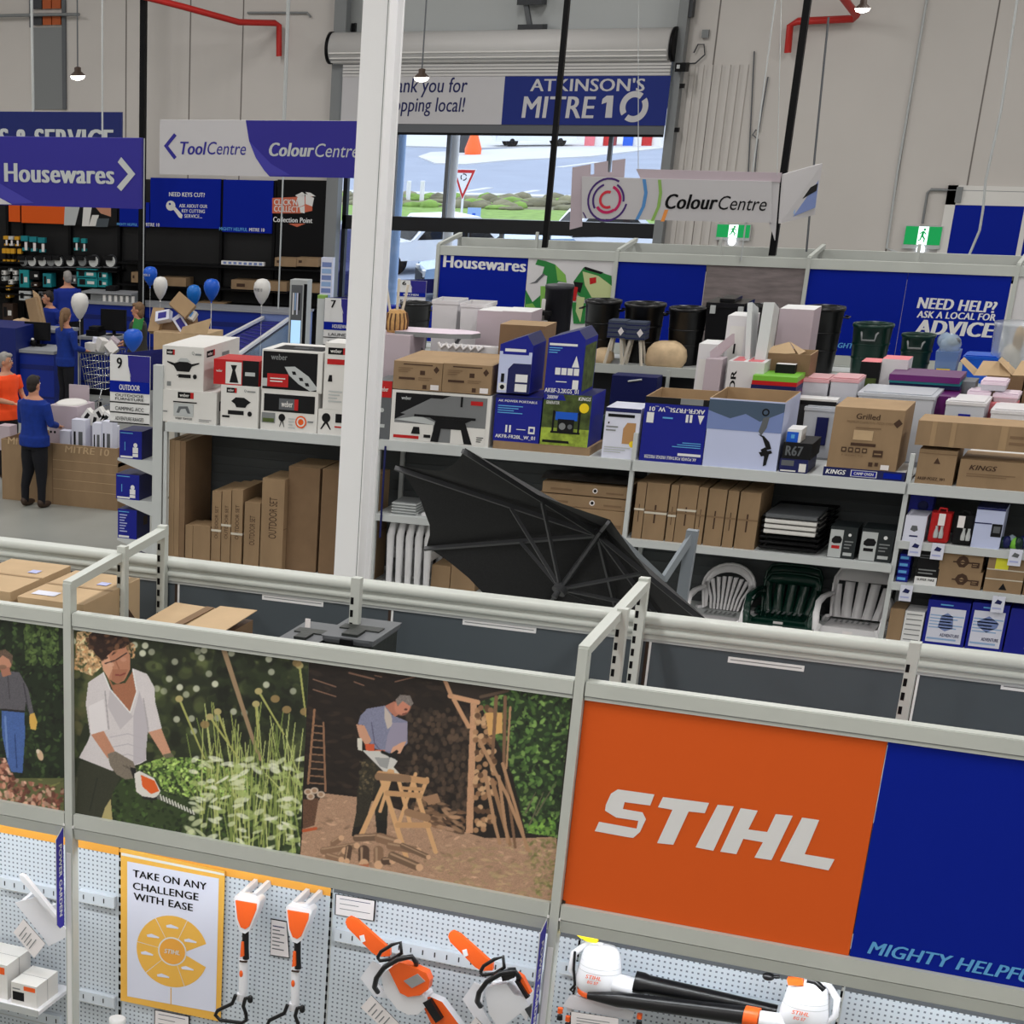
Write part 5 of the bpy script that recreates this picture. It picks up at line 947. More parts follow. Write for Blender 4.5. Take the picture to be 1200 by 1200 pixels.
# ---------------------------------------------------------------- garden chairs on the base shelf
mat('chair_white', (224, 222, 224), .3); mat('chair_green', (8, 46, 36), .15)
def garden_chair(x, Y, z, w, h, mm, label, fan, group=None, lb=0.0):
    t = thing('garden_chair', (x, Y, z), label, 'chair', group); k = w/.58; hh = h/.8
    S3 = lambda p: Vector((p[0]*k, p[1], p[2]*hh))
    bk = lambda a, b: (a, .20+.16*(b-.40)/.4, b)     # a point of the leaning back at height b
    m = MB()
    def strip(pts, ws):
        L, Rr = [], []
        for (a, b), q in zip(pts, ws): L.append(S3(bk(a-q, b))); Rr.append(S3(bk(a+q, b)))
        n = len(pts); d = Vector((0, .022, 0)); rs = [[L[i], Rr[i], Rr[i]+d, L[i]+d] for i in range(n)]; m.ring(rs, mm, (1, 1), True)
    n = 9 if fan else 5
    for i in range(n):
        s = (i-(n-1)/2)/((n-1)/2); b0, b1 = (.13, .225) if fan else (.17, .21)
        strip([(s*b0, .42), (s*(b0+.02), .52), (s*b1, .70-(.05*s*s if fan else .03*s*s))], [.011, .012, .020] if fan else [.042, .040, .040])
    T = [R(d) for d in range(0, 181, 15)]; cz = .62
    if fan:
        strip_pts = [(-.25*math.cos(a), cz+.19*math.sin(a)) for a in T]
        o_ = [S3(bk(*p)) for p in [(-.20, .42)]+strip_pts+[(.20, .42)]]
        i_ = [S3(bk(p[0]*.76, cz+(p[1]-cz)*.62 if p[1] > cz-.01 else p[1])) for p in [(-.22, .44)]+strip_pts+[(.22, .44)]]
    else:
        q = [(-.21, .42), (-.235, .6), (-.235, .72), (-.20, .79), (-.1, .805), (.1, .805), (.20, .79), (.235, .72), (.235, .6), (.21, .42)]
        o_ = [S3(bk(*p)) for p in q]; i_ = [S3(bk(p[0]*.86, min(p[1], .70))) for p in q]
    d = Vector((0, .026, 0)); m.ring([[o_[i], i_[i], i_[i]+d, o_[i]+d] for i in range(len(o_))], mm, (1, 1), True)
    m.tube([S3(bk(p[0], p[1])) if 0 else o_[i] for i, p in enumerate(o_)], .014, 6, mm); m.build('backrest', t)
    m = MB(); c = [S3(p) for p in ((-.21, -.23, .42), (.21, -.23, .42), (.20, .22, .40), (-.20, .22, .40))]; m.prism(c, (0, 0, -.03), mm); a = [S3(p) for p in ((-.23, -.24, .425), (.23, -.24, .425), (.23, -.235, .36), (-.23, -.235, .36))]; m.prism(a, (0, .02, 0), mm)
    for i in range(7): m.quad(S3((-.15+.045*i, .0, .4225)), (.02*k, 0, 0), (0, .14, -.004), 'grey')
    m.quad(S3((-.04, -.2415, .375)), (.08*k, 0, 0), (0, 0, .035), 'paper' if not fan else 'lightgrey'); m.build('seat', t)
    for s in (-1, 1):
        m = MB(); pts = [S3(p) for p in ((s*.235, .26, .60), (s*.275, .08, .60), (s*.285, -.12, .585), (s*.275, -.24, .53), (s*.26, -.25, .40))]; rs = []
        for i, p in enumerate(pts):
            wv = Vector((.030, 0, 0)); hv = Vector((0, 0, .014)) if i < 3 else Vector((0, .02, .01)); rs.append([p-wv-hv, p+wv-hv, p+wv+hv, p-wv+hv])
        m.ring(rs, mm, (1, 1), True); m.build('armrest', t)
        for y0, y1, zt in ((-.24, -.26, .44), (.22, .27, .42)):
            m = MB(); m.bar(S3((s*.235, y0, zt)), S3((s*.265, y1, lb/hh)), .05, .035, mm); m.build('leg', t)
    return t
zc = ZBASE+.005; Yc = RF+.34
def chair_at(x0, x1, ytop, mm, label, fan, ys, group=None, dy=0, dz=0):
    Y = Yc+dy; a, b = at(x0, ys, Y-.15), at(x1, ys+5, Y-.15); zt = at((x0+x1)/2, ytop, Y+.3).z; zs = at((x0+x1)/2, ys, Y-.22).z+dz; hh = (zt-zs)/.385; z = zs-.42*hh
    return garden_chair((a.x+b.x)/2, Y, max(z, zc), b.x-a.x, hh*.8, mm, label, fan, group, 0) if z > zc else garden_chair((a.x+b.x)/2, Y, z, b.x-a.x, hh*.8, mm, label, fan, group, zc-z)
chair_at(803, 874, 661, 'chair_white', 'white plastic garden chair with a fan-shaped slotted back', True, 726)
chair_at(872, 954, 672, 'chair_green', 'glossy dark green garden chair, lower of a stack of two', False, 732, group='stacked green garden chairs')
chair_at(872, 954, 662, 'chair_green', 'glossy dark green garden chair, upper of a stack of two', False, 732, dz=.05, group='stacked green garden chairs', dy=.05)
chair_at(953, 1037, 666, 'chair_white', 'white plastic garden chair with wide vertical slats beside the rack post', False, 737)

# ---------------------------------------------------------------- small stock in the right bay
yR = RF+.03; zA, zB_, zC = zB4
mat('note', (236, 232, 60), .6); mat('lampblue', (150, 180, 220), .5)
def bx4(name, label, x0, x1, yt, z, d, mm, pr=None, grp=None, cat='box', yb=None, mt=None): return rbox(name, label, x0, x1, yt, yR, z, d, mm, mt, pr=pr, group=grp, cat=cat, yb=yb or yt+40)
def p_lant(m, X0, X1, Y, d, z, t): front(m, X0, X1, Y, z, t).rect(.06, .06, .94, .94, 'posterwhite').poly([(.3, .45), (.36, .62), (.6, .62), (.66, .45), (.5, .38)], 'midgrey').rect(.3, .18, .7, .24, 'navy')
bx4('box', 'small white box with lantern print, first on the upper right bay shelf', 1055, 1080, 604, zA, .3, 'posterwhite', p_lant)
m = MB(); a, b = at(1064, 600, yR+.32), at(1092, 600, yR+.32); m.box(a.x, b.x, yR+.31, yR+.5, zA, at(1075, 578, yR+.32).z, 'deepblue'); m.ell(((a.x+b.x)/2+.02, yR+.31, at(1075, 592, yR+.32).z), .05, .01, .05, 'navy'); tag(m.build('pack', autoloc=True), 'bright blue pack standing behind the lantern print box', 'pack')
def hardcase(x0, x1, yt, mm, label, tagx, bot):
    a, b = at(x0, yt+35, yR), at(x1, yt+35, yR); t_ = at((x0+x1)/2, yt, yR).z; w = b.x-a.x; h = t_-zA; t = thing('carry_case', ((a.x+b.x)/2, yR+.07, zA), label, 'case')
    m = MB(); m.box(-w/2, w/2, -.06, .06, 0, h*.9, mm); m.build('case_body', t, bevel=.03)
    m = MB(); m.tube([(-w*.2, 0, h*.88), (-w*.15, 0, h), (w*.15, 0, h), (w*.2, 0, h*.88)], .012, 6, mm); m.build('handle', t)
    m = MB()
    for s in bot: m.lathe((s*w, -.075, h*.18), [(.02, 0), (.022, .04), (.012, .09), (.014, .11)], 8, 'lightgrey')
    m.build('bottle_set', t)
    m = MB(); m.box(w*tagx-.03, w*tagx+.03, -.09, -.088, h*.55, h*.9, 'paper'); m.build('hang_tag', t)
hardcase(1086, 1111, 597, 'red', 'red carry case with white hang tag on the upper right shelf', .05, (-.12, .12)); hardcase(1114, 1138, 600, 'nearblack', 'black carry case with white hang tag beside the red case', -.15, (.05, .3))
bx4('box', 'tall pale box with a small dark appliance print beside the black case', 1138, 1172, 595, zA, .3, 'paleblue', lambda m, X0, X1, Y, d, z, t: front(m, X0, X1, Y, z, t).rect(0, .6, .6, .63, 'navy').rect(.62, .3, .98, .62, 'nearblack').rect(.68, .4, .92, .56, 'midgrey').rect(0, .95, 1, 1, 'navy'), mt='navy')
m = MB(); r_ = random.Random(4); a = at(1188, 640, yR+.1)
for i in range(7): m.ell((a.x-.1+.035*i, yR+.1+r_.uniform(-.03, .05), zA+.05+.01*(i % 3)), .05, .05, .06, ('darkgreen', 'navy', 'film', 'lime')[i % 4], 7, 5)
tag(m.build('bagged_gear', autoloc=True), 'green and blue gear in clear bags at the right end of the upper shelf', 'bag')
for i in range(4):
    z = zB_+.068*i; a, b = at(1050, 675, yR), at(1064, 675, yR); m = MB(); m.box(a.x, b.x, yR+.02, yR+.25, z, z+.066, 'deepblue'); m.rect = None
    front(m, a.x, b.x, yR+.02, z, z+.066).rect(.1, .3, .8, .7, 'skyblue'); tag(m.build('pack', autoloc=True, bevel=.01), 'small blue pack in a pile beside the rack post, %s' % ('lowest', 'second', 'third', 'topmost')[i], 'pack', 'blue packs piled by the rack post')
bx4('box', 'black box with a white lower band below the red case', 1068, 1094, 659, zB_, .3, 'nearblack', lambda m, X0, X1, Y, d, z, t: front(m, X0, X1, Y, z, t).rect(0, 0, 1, .36, 'white').text('SUPER FIRE', .1, .18, .9, .28, 'black', .02).lines(.1, .45, .9, .75, 2, 'grey')); z2 = at(1081, 659, yR).z
bx4('box', 'plain black box stacked on the white banded black box', 1070, 1096, 645, z2, .3, 'nearblack', lambda m, X0, X1, Y, d, z, t: front(m, X0, X1, Y, z, t).lines(.1, .3, .8, .7, 2, 'midgrey'))
def p_crest(m, X0, X1, Y, d, z, t): front(m, X0, X1, Y, z, t).poly([(.38, .5), (.44, .78), (.54, .88), (.64, .78), (.7, .5), (.6, .22), (.48, .22)], 'cardprint').poly([(.46, .5), (.54, .64), (.62, .5), (.54, .38)], 'kraft').rect(.32, .46, .76, .54, 'cardprint').rect(.76, .25, .94, .55, 'cardprint').lines(.78, .3, .9, .5, 2, 'kraft')
bx4('carton', 'brown carton with a dark crest, lower of two under the black cases', 1097, 1149, 669, zB_, .35, 'kraft', p_crest, 'crest printed cartons', 'carton', mt='card', yb=688); z2 = at(1122, 669, yR).z
bx4('carton', 'brown carton with a dark crest, upper of two under the black cases', 1099, 1150, 648, z2, .35, 'kraft', p_crest, 'crest printed cartons', 'carton', mt='card', yb=668)
bx4('carton', 'brown carton with a yellow note and white straps at the right', 1152, 1197, 651, zB_, .35, 'kraft', lambda m, X0, X1, Y, d, z, t: front(m, X0, X1, Y, z, t).rect(.2, .62, .55, .96, 'note').rect(0, .6, 1, .63, 'strap').rect(0, .34, 1, .37, 'strap').poly([(.4, .08), (.5, .26), (.62, .08)], 'nearblack'), cat='carton', mt='card', yb=690)
bx4('carton', 'narrow brown carton at the right picture edge on the middle shelf', 1199, 1216, 658, zB_, .35, 'cardside', cat='carton', yb=690)
bx4('carton', 'small brown carton on the lowest visible shelf by the post', 1039, 1056, 713, zC, .3, 'kraft', cat='carton', yb=742)
for i in range(6):
    z = zC+.05*i; a, b = at(1058, 735, yR), at(1081, 735, yR); m = MB(); m.box(a.x, b.x, yR, yR+.28, z, z+.049, 'white'); front(m, a.x, b.x, yR, z, z+.049).rect(.1, .3, .9, .5, 'grey')
    tag(m.build('box', autoloc=True), 'flat white box in the striped stack, %s' % ('lowest', 'second', 'third', 'fourth', 'fifth', 'topmost')[i], 'box', 'flat white boxes on the lowest visible shelf')
def p_bl(k):
    def f(m, X0, X1, Y, d, z, t):
        f = front(m, X0, X1, Y, z, t); f.rect(.08, .06, .92, .84, 'posterwhite').lines(.1, .36, .9, .7, 5, 'lampblue')
        f.poly([(.32, .4), (.36, .66), (.5, .74), (.64, .66), (.68, .4), (.5, .32)] if k else [(.2, .6), (.5, .74), (.8, .6), (.76, .5), (.5, .38), (.24, .5)], 'bluegrey').text('ADVENTURE', .4, .2, .86, .27, 'navy', .02).rect(.1, .12, .8, .16, 'lampblue').rect(.3, .9, .6, .93, 'skyblue')
    return f
bx4('box', 'blue box with a round camping lantern print on the lowest shelf', 1080, 1130, 704, zC, .3, 'deepblue', p_bl(1), yb=750); bx4('box', 'blue box with a flat camping light print on the lowest shelf', 1131, 1175, 707, zC, .3, 'deepblue', p_bl(0), yb=755)
bx4('box', 'plain blue box at the right end of the lowest visible shelf', 1176, 1220, 714, zC, .3, 'deepblue', lambda m, X0, X1, Y, d, z, t: front(m, X0, X1, Y, z, t).lines(.55, .1, .9, .3, 2, 'white'), yb=760)
def ticket(x, y, h, w, label, dark):
    a = at(x, y, RF-.03); m = MB(); k = .0087; m.box(a.x, a.x+w*k, RF-.034, RF-.03, a.z-h*k, a.z, 'posterwhite'); f = front(m, a.x, a.x+w*k, RF-.034, a.z-h*k, a.z); f.poly([(.2, .55), (.4, .8), (.8, .7), (.7, .5)], dark).rect(.1, .2, .8, .3, 'lilac')
    m.box(a.x+.04, a.x+.05, RF-.032, RF-.012, a.z-.005, a.z, 'grey'); tag(m.build('shelf_ticket', autoloc=True), label, 'price ticket', 'hanging shelf tickets')
for x, y, n in ((1067, 632, 'below the lantern print box'), (1093, 636, 'below the red carry case'), (1184, 643, 'over the carton with yellow note'), (1056, 685, 'over the small brown carton'), (1164, 698, 'over the box with flat light print')): ticket(x, y, 18, 13, 'white hanging shelf ticket '+n, 'navy' if x != 1184 else 'midgrey')

# ---------------------------------------------------------------- back side of the rack: tubs, lids, kitchen bins
MYF, MYD = RF+.92, 1.5
sh = thing('storage_shelving', (0, MYF, 0), 'grey shelving back to back with the long rack, carrying plastic tubs', 'shelving', world=True)
m = MB(); m.box(rx[0], rx[4]+.5, MYF, MYF+MYD, zS-.05, zS-.01, 'midgrey'); m.build('deck', sh)
for i in range(5):
    for y in (MYF+.02, MYF+MYD-.06): m = MB(); m.box(rx[i]-.02, rx[i]+.02, y, y+.04, 0, zS-.05, 'shelfgrey'); m.build('upright', sh)
def mid(name, label, x0, x1, yt, Y, d, mm, cat='box', z=None, pr=None, mt=None, grp=None, bevel=.004, yb=None): return rbox(name, label, x0, x1, yt, Y, zS-.01 if z is None else z, d, mm, mt, pr=pr, group=grp, cat=cat, bevel=bevel, yb=yb)
def tub(label, x0, x1, yt, Y, d, mm, lidm, z=None, grp=None, lbl=None):
    z = zS-.01 if z is None else z; a, b = at(x0, yt+30, Y), at(x1, yt+30, Y); t_ = at((x0+x1)/2, yt, Y).z; w = b.x-a.x; h = t_-z
    t = thing('storage_tub', ((a.x+b.x)/2, Y+d/2, z), label, 'storage tub', grp); m = MB(); q = .9
    m.ring([[(-w/2*q, -d/2*q, 0), (w/2*q, -d/2*q, 0), (w/2*q, d/2*q, 0), (-w/2*q, d/2*q, 0)], [(-w/2*.97, -d/2*.97, h-.04), (w/2*.97, -d/2*.97, h-.04), (w/2*.97, d/2*.97, h-.04), (-w/2*.97, d/2*.97, h-.04)]], mm, (1, 1), False)
    if lbl: m.box(-w*.14, w*.16, -d/2-.004, -d/2+.01, h*.25, h*.8, lbl)
    m.build('tub', t, bevel=.01); m = MB(); m.box(-w/2, w/2, -d/2, d/2, h-.045, h-.01, lidm); m.box(-w*.44, w*.44, -d*.42, d*.42, h-.01, h, lidm); m.build('lid', t, bevel=.008)
    return t
mat('clear_white', (214, 218, 226), .3, alpha=.85); mat('clear_grey', (120, 126, 130), .3, alpha=.8); mat('clear_blue', (120, 150, 205), .25, alpha=.75); mat('lidpink', (232, 214, 228), .4); mat('palemauve', (190, 176, 184), .45); mat('kitchen_white', (222, 220, 222), .4)
Y0 = 22.05
mid('box', 'large pale mauve box behind the column carrying the brush basket', 430, 478, 392, Y0, .5, 'palemauve', yb=440)
# basket with long brushes
a = at(464, 388, Y0+.25); zt = at(455, 392, Y0).z
t = thing('brush_basket', (a.x, Y0+.25, zt), 'round wicker basket with three long brush handles', 'basket'); mat('wicker', (196, 152, 96), .7, noise=.15, scale=30); k = ppm(a); r0 = 13/k
m = MB(); m.lathe((0, 0, 0), [(r0*.8, 0), (r0, .05), (r0*1.02, .12), (r0*.85, .2), (r0*.6, .235)], 18, 'wicker')
for i in range(14): c, s = math.cos(i*.449), math.sin(i*.449); m.tube([(r0*1.0*c, r0*1.0*s, .03), (r0*1.04*c, r0*1.04*s, .12), (r0*.86*c, r0*.86*s, .205)], .008, 5, 'darkwood')
m.build('basket', t)
for dx, h in ((-.14, .52), (.0, .56), (.1, .5)): m = MB(); m.tube([(dx*.4, 0, .1), (dx*1.1, 0, h)], .016, 6, 'strap'); m.build('brush_handle', t)
# ironing board
a, b = at(470, 390, Y0+.3), at(563, 396, Y0+.3); m = MB(); L = b.x-a.x; zt = at(500, 387, Y0+.3).z
pl = [(a.x, Y0+.1, zt), (a.x+L*.7, Y0+.1, zt), (a.x+L*.93, Y0+.18, zt), (b.x, Y0+.3, zt), (a.x+L*.93, Y0+.42, zt), (a.x+L*.7, Y0+.5, zt), (a.x, Y0+.5, zt)]
t = thing('ironing_board', ((a.x+b.x)/2, Y0+.3, zS), 'ironing board with pale cover lying behind the two brown cartons', 'ironing board', world=True); m.prism(pl, (0, 0, -.05), 'lidpink', 'grey'); m.build('board_top', t)
m = MB(); m.bar((a.x+.1, Y0+.2, zS), (b.x-.2, Y0+.2, zt-.05), .03, .03, 'midgrey'); m.bar((b.x-.2, Y0+.4, zS), (a.x+.1, Y0+.4, zt-.05), .03, .03, 'midgrey'); m.build('legs', t)
# coat hook boards (row of white waves)
a, b = at(518, 404, Y0-.02), at(592, 398, Y0+.25); m = MB()
for i in range(6):
    p = a.lerp(at(566, 408, Y0-.02), i/5.5); m.tube([p+Vector((-.04, 0, .02)), p+Vector((0, -.02, -.03)), p+Vector((.05, 0, .015))], .018, 6, 'kitchen_white')
m.box(a.x-.05, at(594, 400, Y0).x, Y0, Y0+.12, zS, a.z-.0, 'kitchen_white'); tag(m.build('hook_board', autoloc=True), 'white rail with a row of curled hooks behind the brown cartons', 'hooks')
def kbin(label, x0, x1, yt, Y, d, mm='kitchen_white', pr=None, grp='white kitchen bins'):
    a, b = at(x0, yt+30, Y), at(x1, yt+30, Y); t_ = at((x0+x1)/2, yt, Y).z; w = b.x-a.x; z = zS-.01; h = t_-z; m = MB()
    R4 = lambda q, e, zz: [(-w/2*q, -d/2*e, zz), (w/2*q, -d/2*e, zz), (w/2*q, d/2*e, zz), (-w/2*q, d/2*e, zz)]
    m.ring([R4(.8, .8, 0), R4(.95, .95, h-.04), R4(1, 1, h-.04), R4(1, 1, h), R4(.93, .93, h), R4(.78, .78, .1)], mm, (1, 1), False)
    m.quad((-w*.16, -d/2*.9-.03, h*.3), (w*.3, -.012, 0), (0, -.01, h*.12), 'midgrey') if pr else 0
    return tag(m.build('kitchen_bin', loc=(0, 0, 0)), label, 'bin', grp), (a.x+b.x)/2, Y+d/2, z
def place(o): o[0].location = (o[1], o[2], o[3]); return o[0]
place(kbin('white swing bin with a small printed label beside the black bin', 504, 535, 352, 23, .35, pr=1)); place(kbin('white open bin between the labelled bin and the white cabinet boxes', 537, 568, 356, 22.9, .38))
mid('cabinet_box', 'white cabinet box in front of the Housewares sign, left of two', 557, 586, 364, 22.7, .4, 'palemauve', mt='white', grp='white cabinet boxes', yb=400); mid('cabinet_box', 'white cabinet box in front of the Housewares sign, right of two', 586, 620, 365, 22.7, .4, 'palemauve', mt='white', grp='white cabinet boxes', yb=400)
mid('carton', 'brown carton behind the two gabled blue boxes', 583, 636, 381, 22, .4, 'cardside', 'carton', mt='card', pr=lambda m, X0, X1, Y, d, z, t: front(m, X0, X1, Y, z, t).lines(.2, .7, .5, .85, 1, 'cardprint').rect(.7, .74, .78, .82, 'cardprint'), yb=420)
# tubs and lids at right
def p_mat2(m, X0, X1, Y, d, z, t):
    f = front(m, X0, X1, Y, z, t); Face(m, (X1-(X1-X0)*.7, Y, z), (0, 0, t-z), ((X0-X1)*.3, 0, 0)).text('MATADOR', .05, .1, .9, .6, 'nearblack', .03); f.circ(.66, .6, .1, 'red').rect(.6, .1, .84, .4, 'lightgrey').rect(.35, .3, .6, .34, 'nearblack')
    topf(m, X0, X1, Y, Y+d, t).rect(.1, .1, .4, .9, 'pink').rect(.5, .1, .9, .9, 'pink')
mid('box', 'white box with pink top and sideways lettering behind the lilac box', 850, 893, 424, 22.1, .4, 'kitchen_white', pr=p_mat2, yb=450)
mid('cabinet_box', 'short white cabinet with a small dark knob plate', 816, 838, 403, 22.2, .35, 'kitchen_white', mt='white', pr=lambda m, X0, X1, Y, d, z, t: front(m, X0, X1, Y, z, t).rect(.1, .4, .8, .85, 'offwhite').rect(.5, .5, .6, .62, 'nearblack'), grp='white bathroom cabinets', yb=430)
mid('cabinet_box', 'tall white cabinet with an open drawer front', 848, 877, 370, 22.6, .35, 'kitchen_white', mt='white', pr=lambda m, X0, X1, Y, d, z, t: front(m, X0, X1, Y, z, t).rect(.15, .55, .75, .92, 'offwhite').rect(.38, .7, .46, .78, 'nearblack').rect(.1, .4, .9, .41, 'grey'), grp='white bathroom cabinets', yb=410)
m = MB(); m.prism([at(832, 412, 22.15), at(858, 391, 22.3), at(858, 402, 22.3), at(832, 425, 22.15)], (.02, .02, 0), 'palemauve'); a = at(828, 420, 22.1); m.box(a.x, a.x+.17, 22.08, 22.3, zS, a.z, 'palemauve'); tag(m.build('drawer_panel', autoloc=True), 'pale loose panels leaning between the two white cabinets', 'panel')
for i, (xa, xb, nm) in enumerate(((880, 891, 'left'), (889, 908, 'right'))):
    p, q = at(xa-4+i*4, 438, 22.3), at(xb-6+i*4, 362, 22.7); m = MB(); m.obox((p+q)/2, (.05+.06*i, .3, (q-p).length), Matrix.Rotation(math.atan2((q-p).x, (q-p).z), 3, 'Y') @ Matrix.Rotation(-.3, 3, 'X'), 'shelfgrey'); tag(m.build('panel', autoloc=True), 'tall light grey panel leaning behind the flapped carton, %s one' % nm, 'panel', 'leaning grey panels')
mid('cabinet_box', 'wide pale grey cabinet left of the tallest black bin', 906, 946, 362, 23.1, .4, 'palemauve', mt='white', yb=420)
b = open_box('carton', 'open brown carton with lifted flaps behind the coloured lids', 884, 938, 414, 22.4, zS-.01, .4, 'cardside', lambda *a: None); b['category'] = 'carton'
m = MB(); p, q, r3, s4 = at(893, 416, 22.4), at(932, 414, 22.4), at(925, 401, 22.55), at(906, 406, 22.55); m.prism([p, q, r3, s4], (0, .004, .004), 'card2'); m.prism([at(936, 416, 22.42), at(944, 412, 22.75), at(926, 401, 22.7)], (0, .004, .004), 'card2'); fl = m.build('flap', b); fl.location = -Vector(b.location)
m = MB(); a, c = at(909, 430, 22.25), at(932, 430, 22.25); m.box(a.x, c.x, 22.25, 22.35, at(920, 440, 22.25).z, at(920, 427, 22.25).z, 'nearblack', 'white'); tag(m.build('box', autoloc=True), 'small black box with white top before the flapped carton', 'box')
zt = zS-.01; G6 = 'stacked coloured tub lids'
for i, (mm, yt, nm) in enumerate((('purple', 458, 'purple, lowest'), ('navy', 452, 'dark blue, second'), ('red', 447, 'red, third'), ('lime', 441, 'lime green, topmost'))):
    z1 = at(908, yt, 22).z; mid('tub_lid', 'plastic lid of the pile beside the pink topped box, %s' % nm, 879+i*.5, 933, yt, 22, .5, mm, 'lid', z=zt if i else zS-.01, grp=G6, yb=455); zt = z1
mat('lidclear', (222, 170, 176), .35); mat('clear_low', (196, 196, 204), .3)
for i, (x0, x1, nm) in enumerate(((934, 968, 'left of two'), (969, 1003, 'right of two'))):
    tub('clear tub with pink patterned lid behind the large brown oven carton, '+nm, x0, x1, 443, 22.35, .4, 'clear_low', 'lidclear', grp='pink lidded tubs')
tub('white tub with dark recessed handle between the dark boxes and the large brown oven carton', 938, 985, 477, 22, .5, 'clear_white', 'clear_white', lbl='navy')
m = MB(); a, b = at(930, 462, 22.3), at(985, 466, 22.3); m.box(a.x, b.x, 22.1, 22.3, a.z-.03, a.z, 'offwhite', 'white'); m.box(a.x, b.x, 22.09, 22.1, a.z-.06, a.z-.02, 'nearblack'); m.box(a.x, b.x, 22.1, 22.3, zS, a.z-.06, 'darkgrey'); tag(m.build('tray', autoloc=True), 'flat white tray on a dark base below the pink lidded tubs', 'tray')
tub('big white tub behind the large brown oven carton', 1000, 1092, 461, 22.15, .6, 'clear_white', 'clear_white')
zt = zS; 
for i, (mm, y1, y2) in enumerate((('purple', 454, 0), ('navy', 449, 0), ('teal', 446, 0), ('purple', 440, 0))):
    x0, x1 = (1032, 1115); z1 = at(1070, y1, 22.8).z
    mid('tub_lid', 'wide plastic lid behind the big white tub, %s' % ('purple, lowest', 'dark blue, second', 'teal, third', 'purple, topmost')[i], x0, x1, y1, 22.8-.02*i, .5, mm, 'lid', z=zt, grp='wide coloured lids'); zt = z1
m = MB(); a = at(1095, 500, 22.5); m.box(a.x-.1, a.x+.16, 22.4, 22.75, zS, at(1095, 462, 22.5).z, 'purple'); tag(m.build('storage_tub', autoloc=True), 'purple tub standing between the two white tubs', 'storage tub')
mid('box', 'box with dark food photo beside the pink topped box on the bin shelf', 1006, 1029, 424, 23.05, .3, 'nearblack', z=zS, mt='pink', pr=lambda m, X0, X1, Y, d, z, t: front(m, X0, X1, Y, z, t).rect(.1, .5, .9, .8, 'foliage').circ(.5, .36, .2, 'offwhite'), yb=445)
mid('box', 'white box with pink top beside the food photo box', 1031, 1062, 421, 23.1, .3, 'kitchen_white', z=zS, mt='pink', yb=440)
tub('white tub with blue label right of the purple tub', 1103, 1151, 470, 22.2, .5, 'clear_white', 'kitchen_white', lbl='deepblue'); tub('white ribbed tub at the right picture edge', 1155, 1225, 481, 22.15, .5, 'kitchen_white', 'kitchen_white')
m = MB(); a, c = at(1112, 460, 23), at(1142, 460, 23); m.box(a.x, c.x, 22.9, 23.2, zS, at(1125, 445, 23).z, 'clear_grey'); tag(m.build('storage_tub', autoloc=True), 'smoky clear tub beside the wide purple lids', 'storage tub')
za = at(1150, 470, 22.7).z; tub('clear tub with pale lid, left of the lower pair over the white tubs', 1128, 1156, 458, 22.7, .3, 'clear_low', 'lidpink', z=za, grp='small pale lidded tubs'); tub('clear tub with pale lid, right of the lower pair over the white tubs', 1158, 1189, 461, 22.7, .3, 'clear_low', 'lidpink', z=za, grp='small pale lidded tubs')
tub('clear tub with pale lid on top of the lower pair', 1144, 1175, 446, 22.75, .28, 'clear_low', 'lidpink', z=at(1160, 458, 22.75).z, grp='small pale lidded tubs')
m = MB(); a, c = at(1125, 472, 22.7), at(1192, 474, 22.7); m.box(a.x, c.x, 22.62, 22.92, zS, za, 'pink'); tag(m.build('storage_tub', autoloc=True), 'pink tub under the pair of pale lidded tubs', 'storage tub')

# ---------------------------------------------------------------- gondola with the bins on top
BY = 25.2; zB = at(735, 429, BY).z
gb = thing('gondola_shelving', (2, BY, 0), 'grey gondola with large black and green bins on its top deck', 'shelving', world=True)
bx0, bx1 = at(405, 410, BY).x, at(1230, 450, BY).x
m = MB(); m.box(bx0, bx1, BY, BY+.95, zB-.03, zB, 'lightgrey'); m.build('top_deck', gb)
for y in (BY-.02, BY+.46, BY+.95): m = MB(); m.box(bx0, bx1, y, y+.03, zB-.09, zB+.015, 'rail'); m.build('rail', gb)
m = MB(); m.box(bx0, bx1, BY+.46, BY+.49, .1, zB-.05, 'darkgrey'); m.build('back_panel', gb)
for i in range(7): x = bx0+(bx1-bx0)*i/6; m = MB(); m.box(x-.02, x+.02, BY-.03, BY+.0, 0, zB-.02, 'rail'); m.build('upright_post', gb)
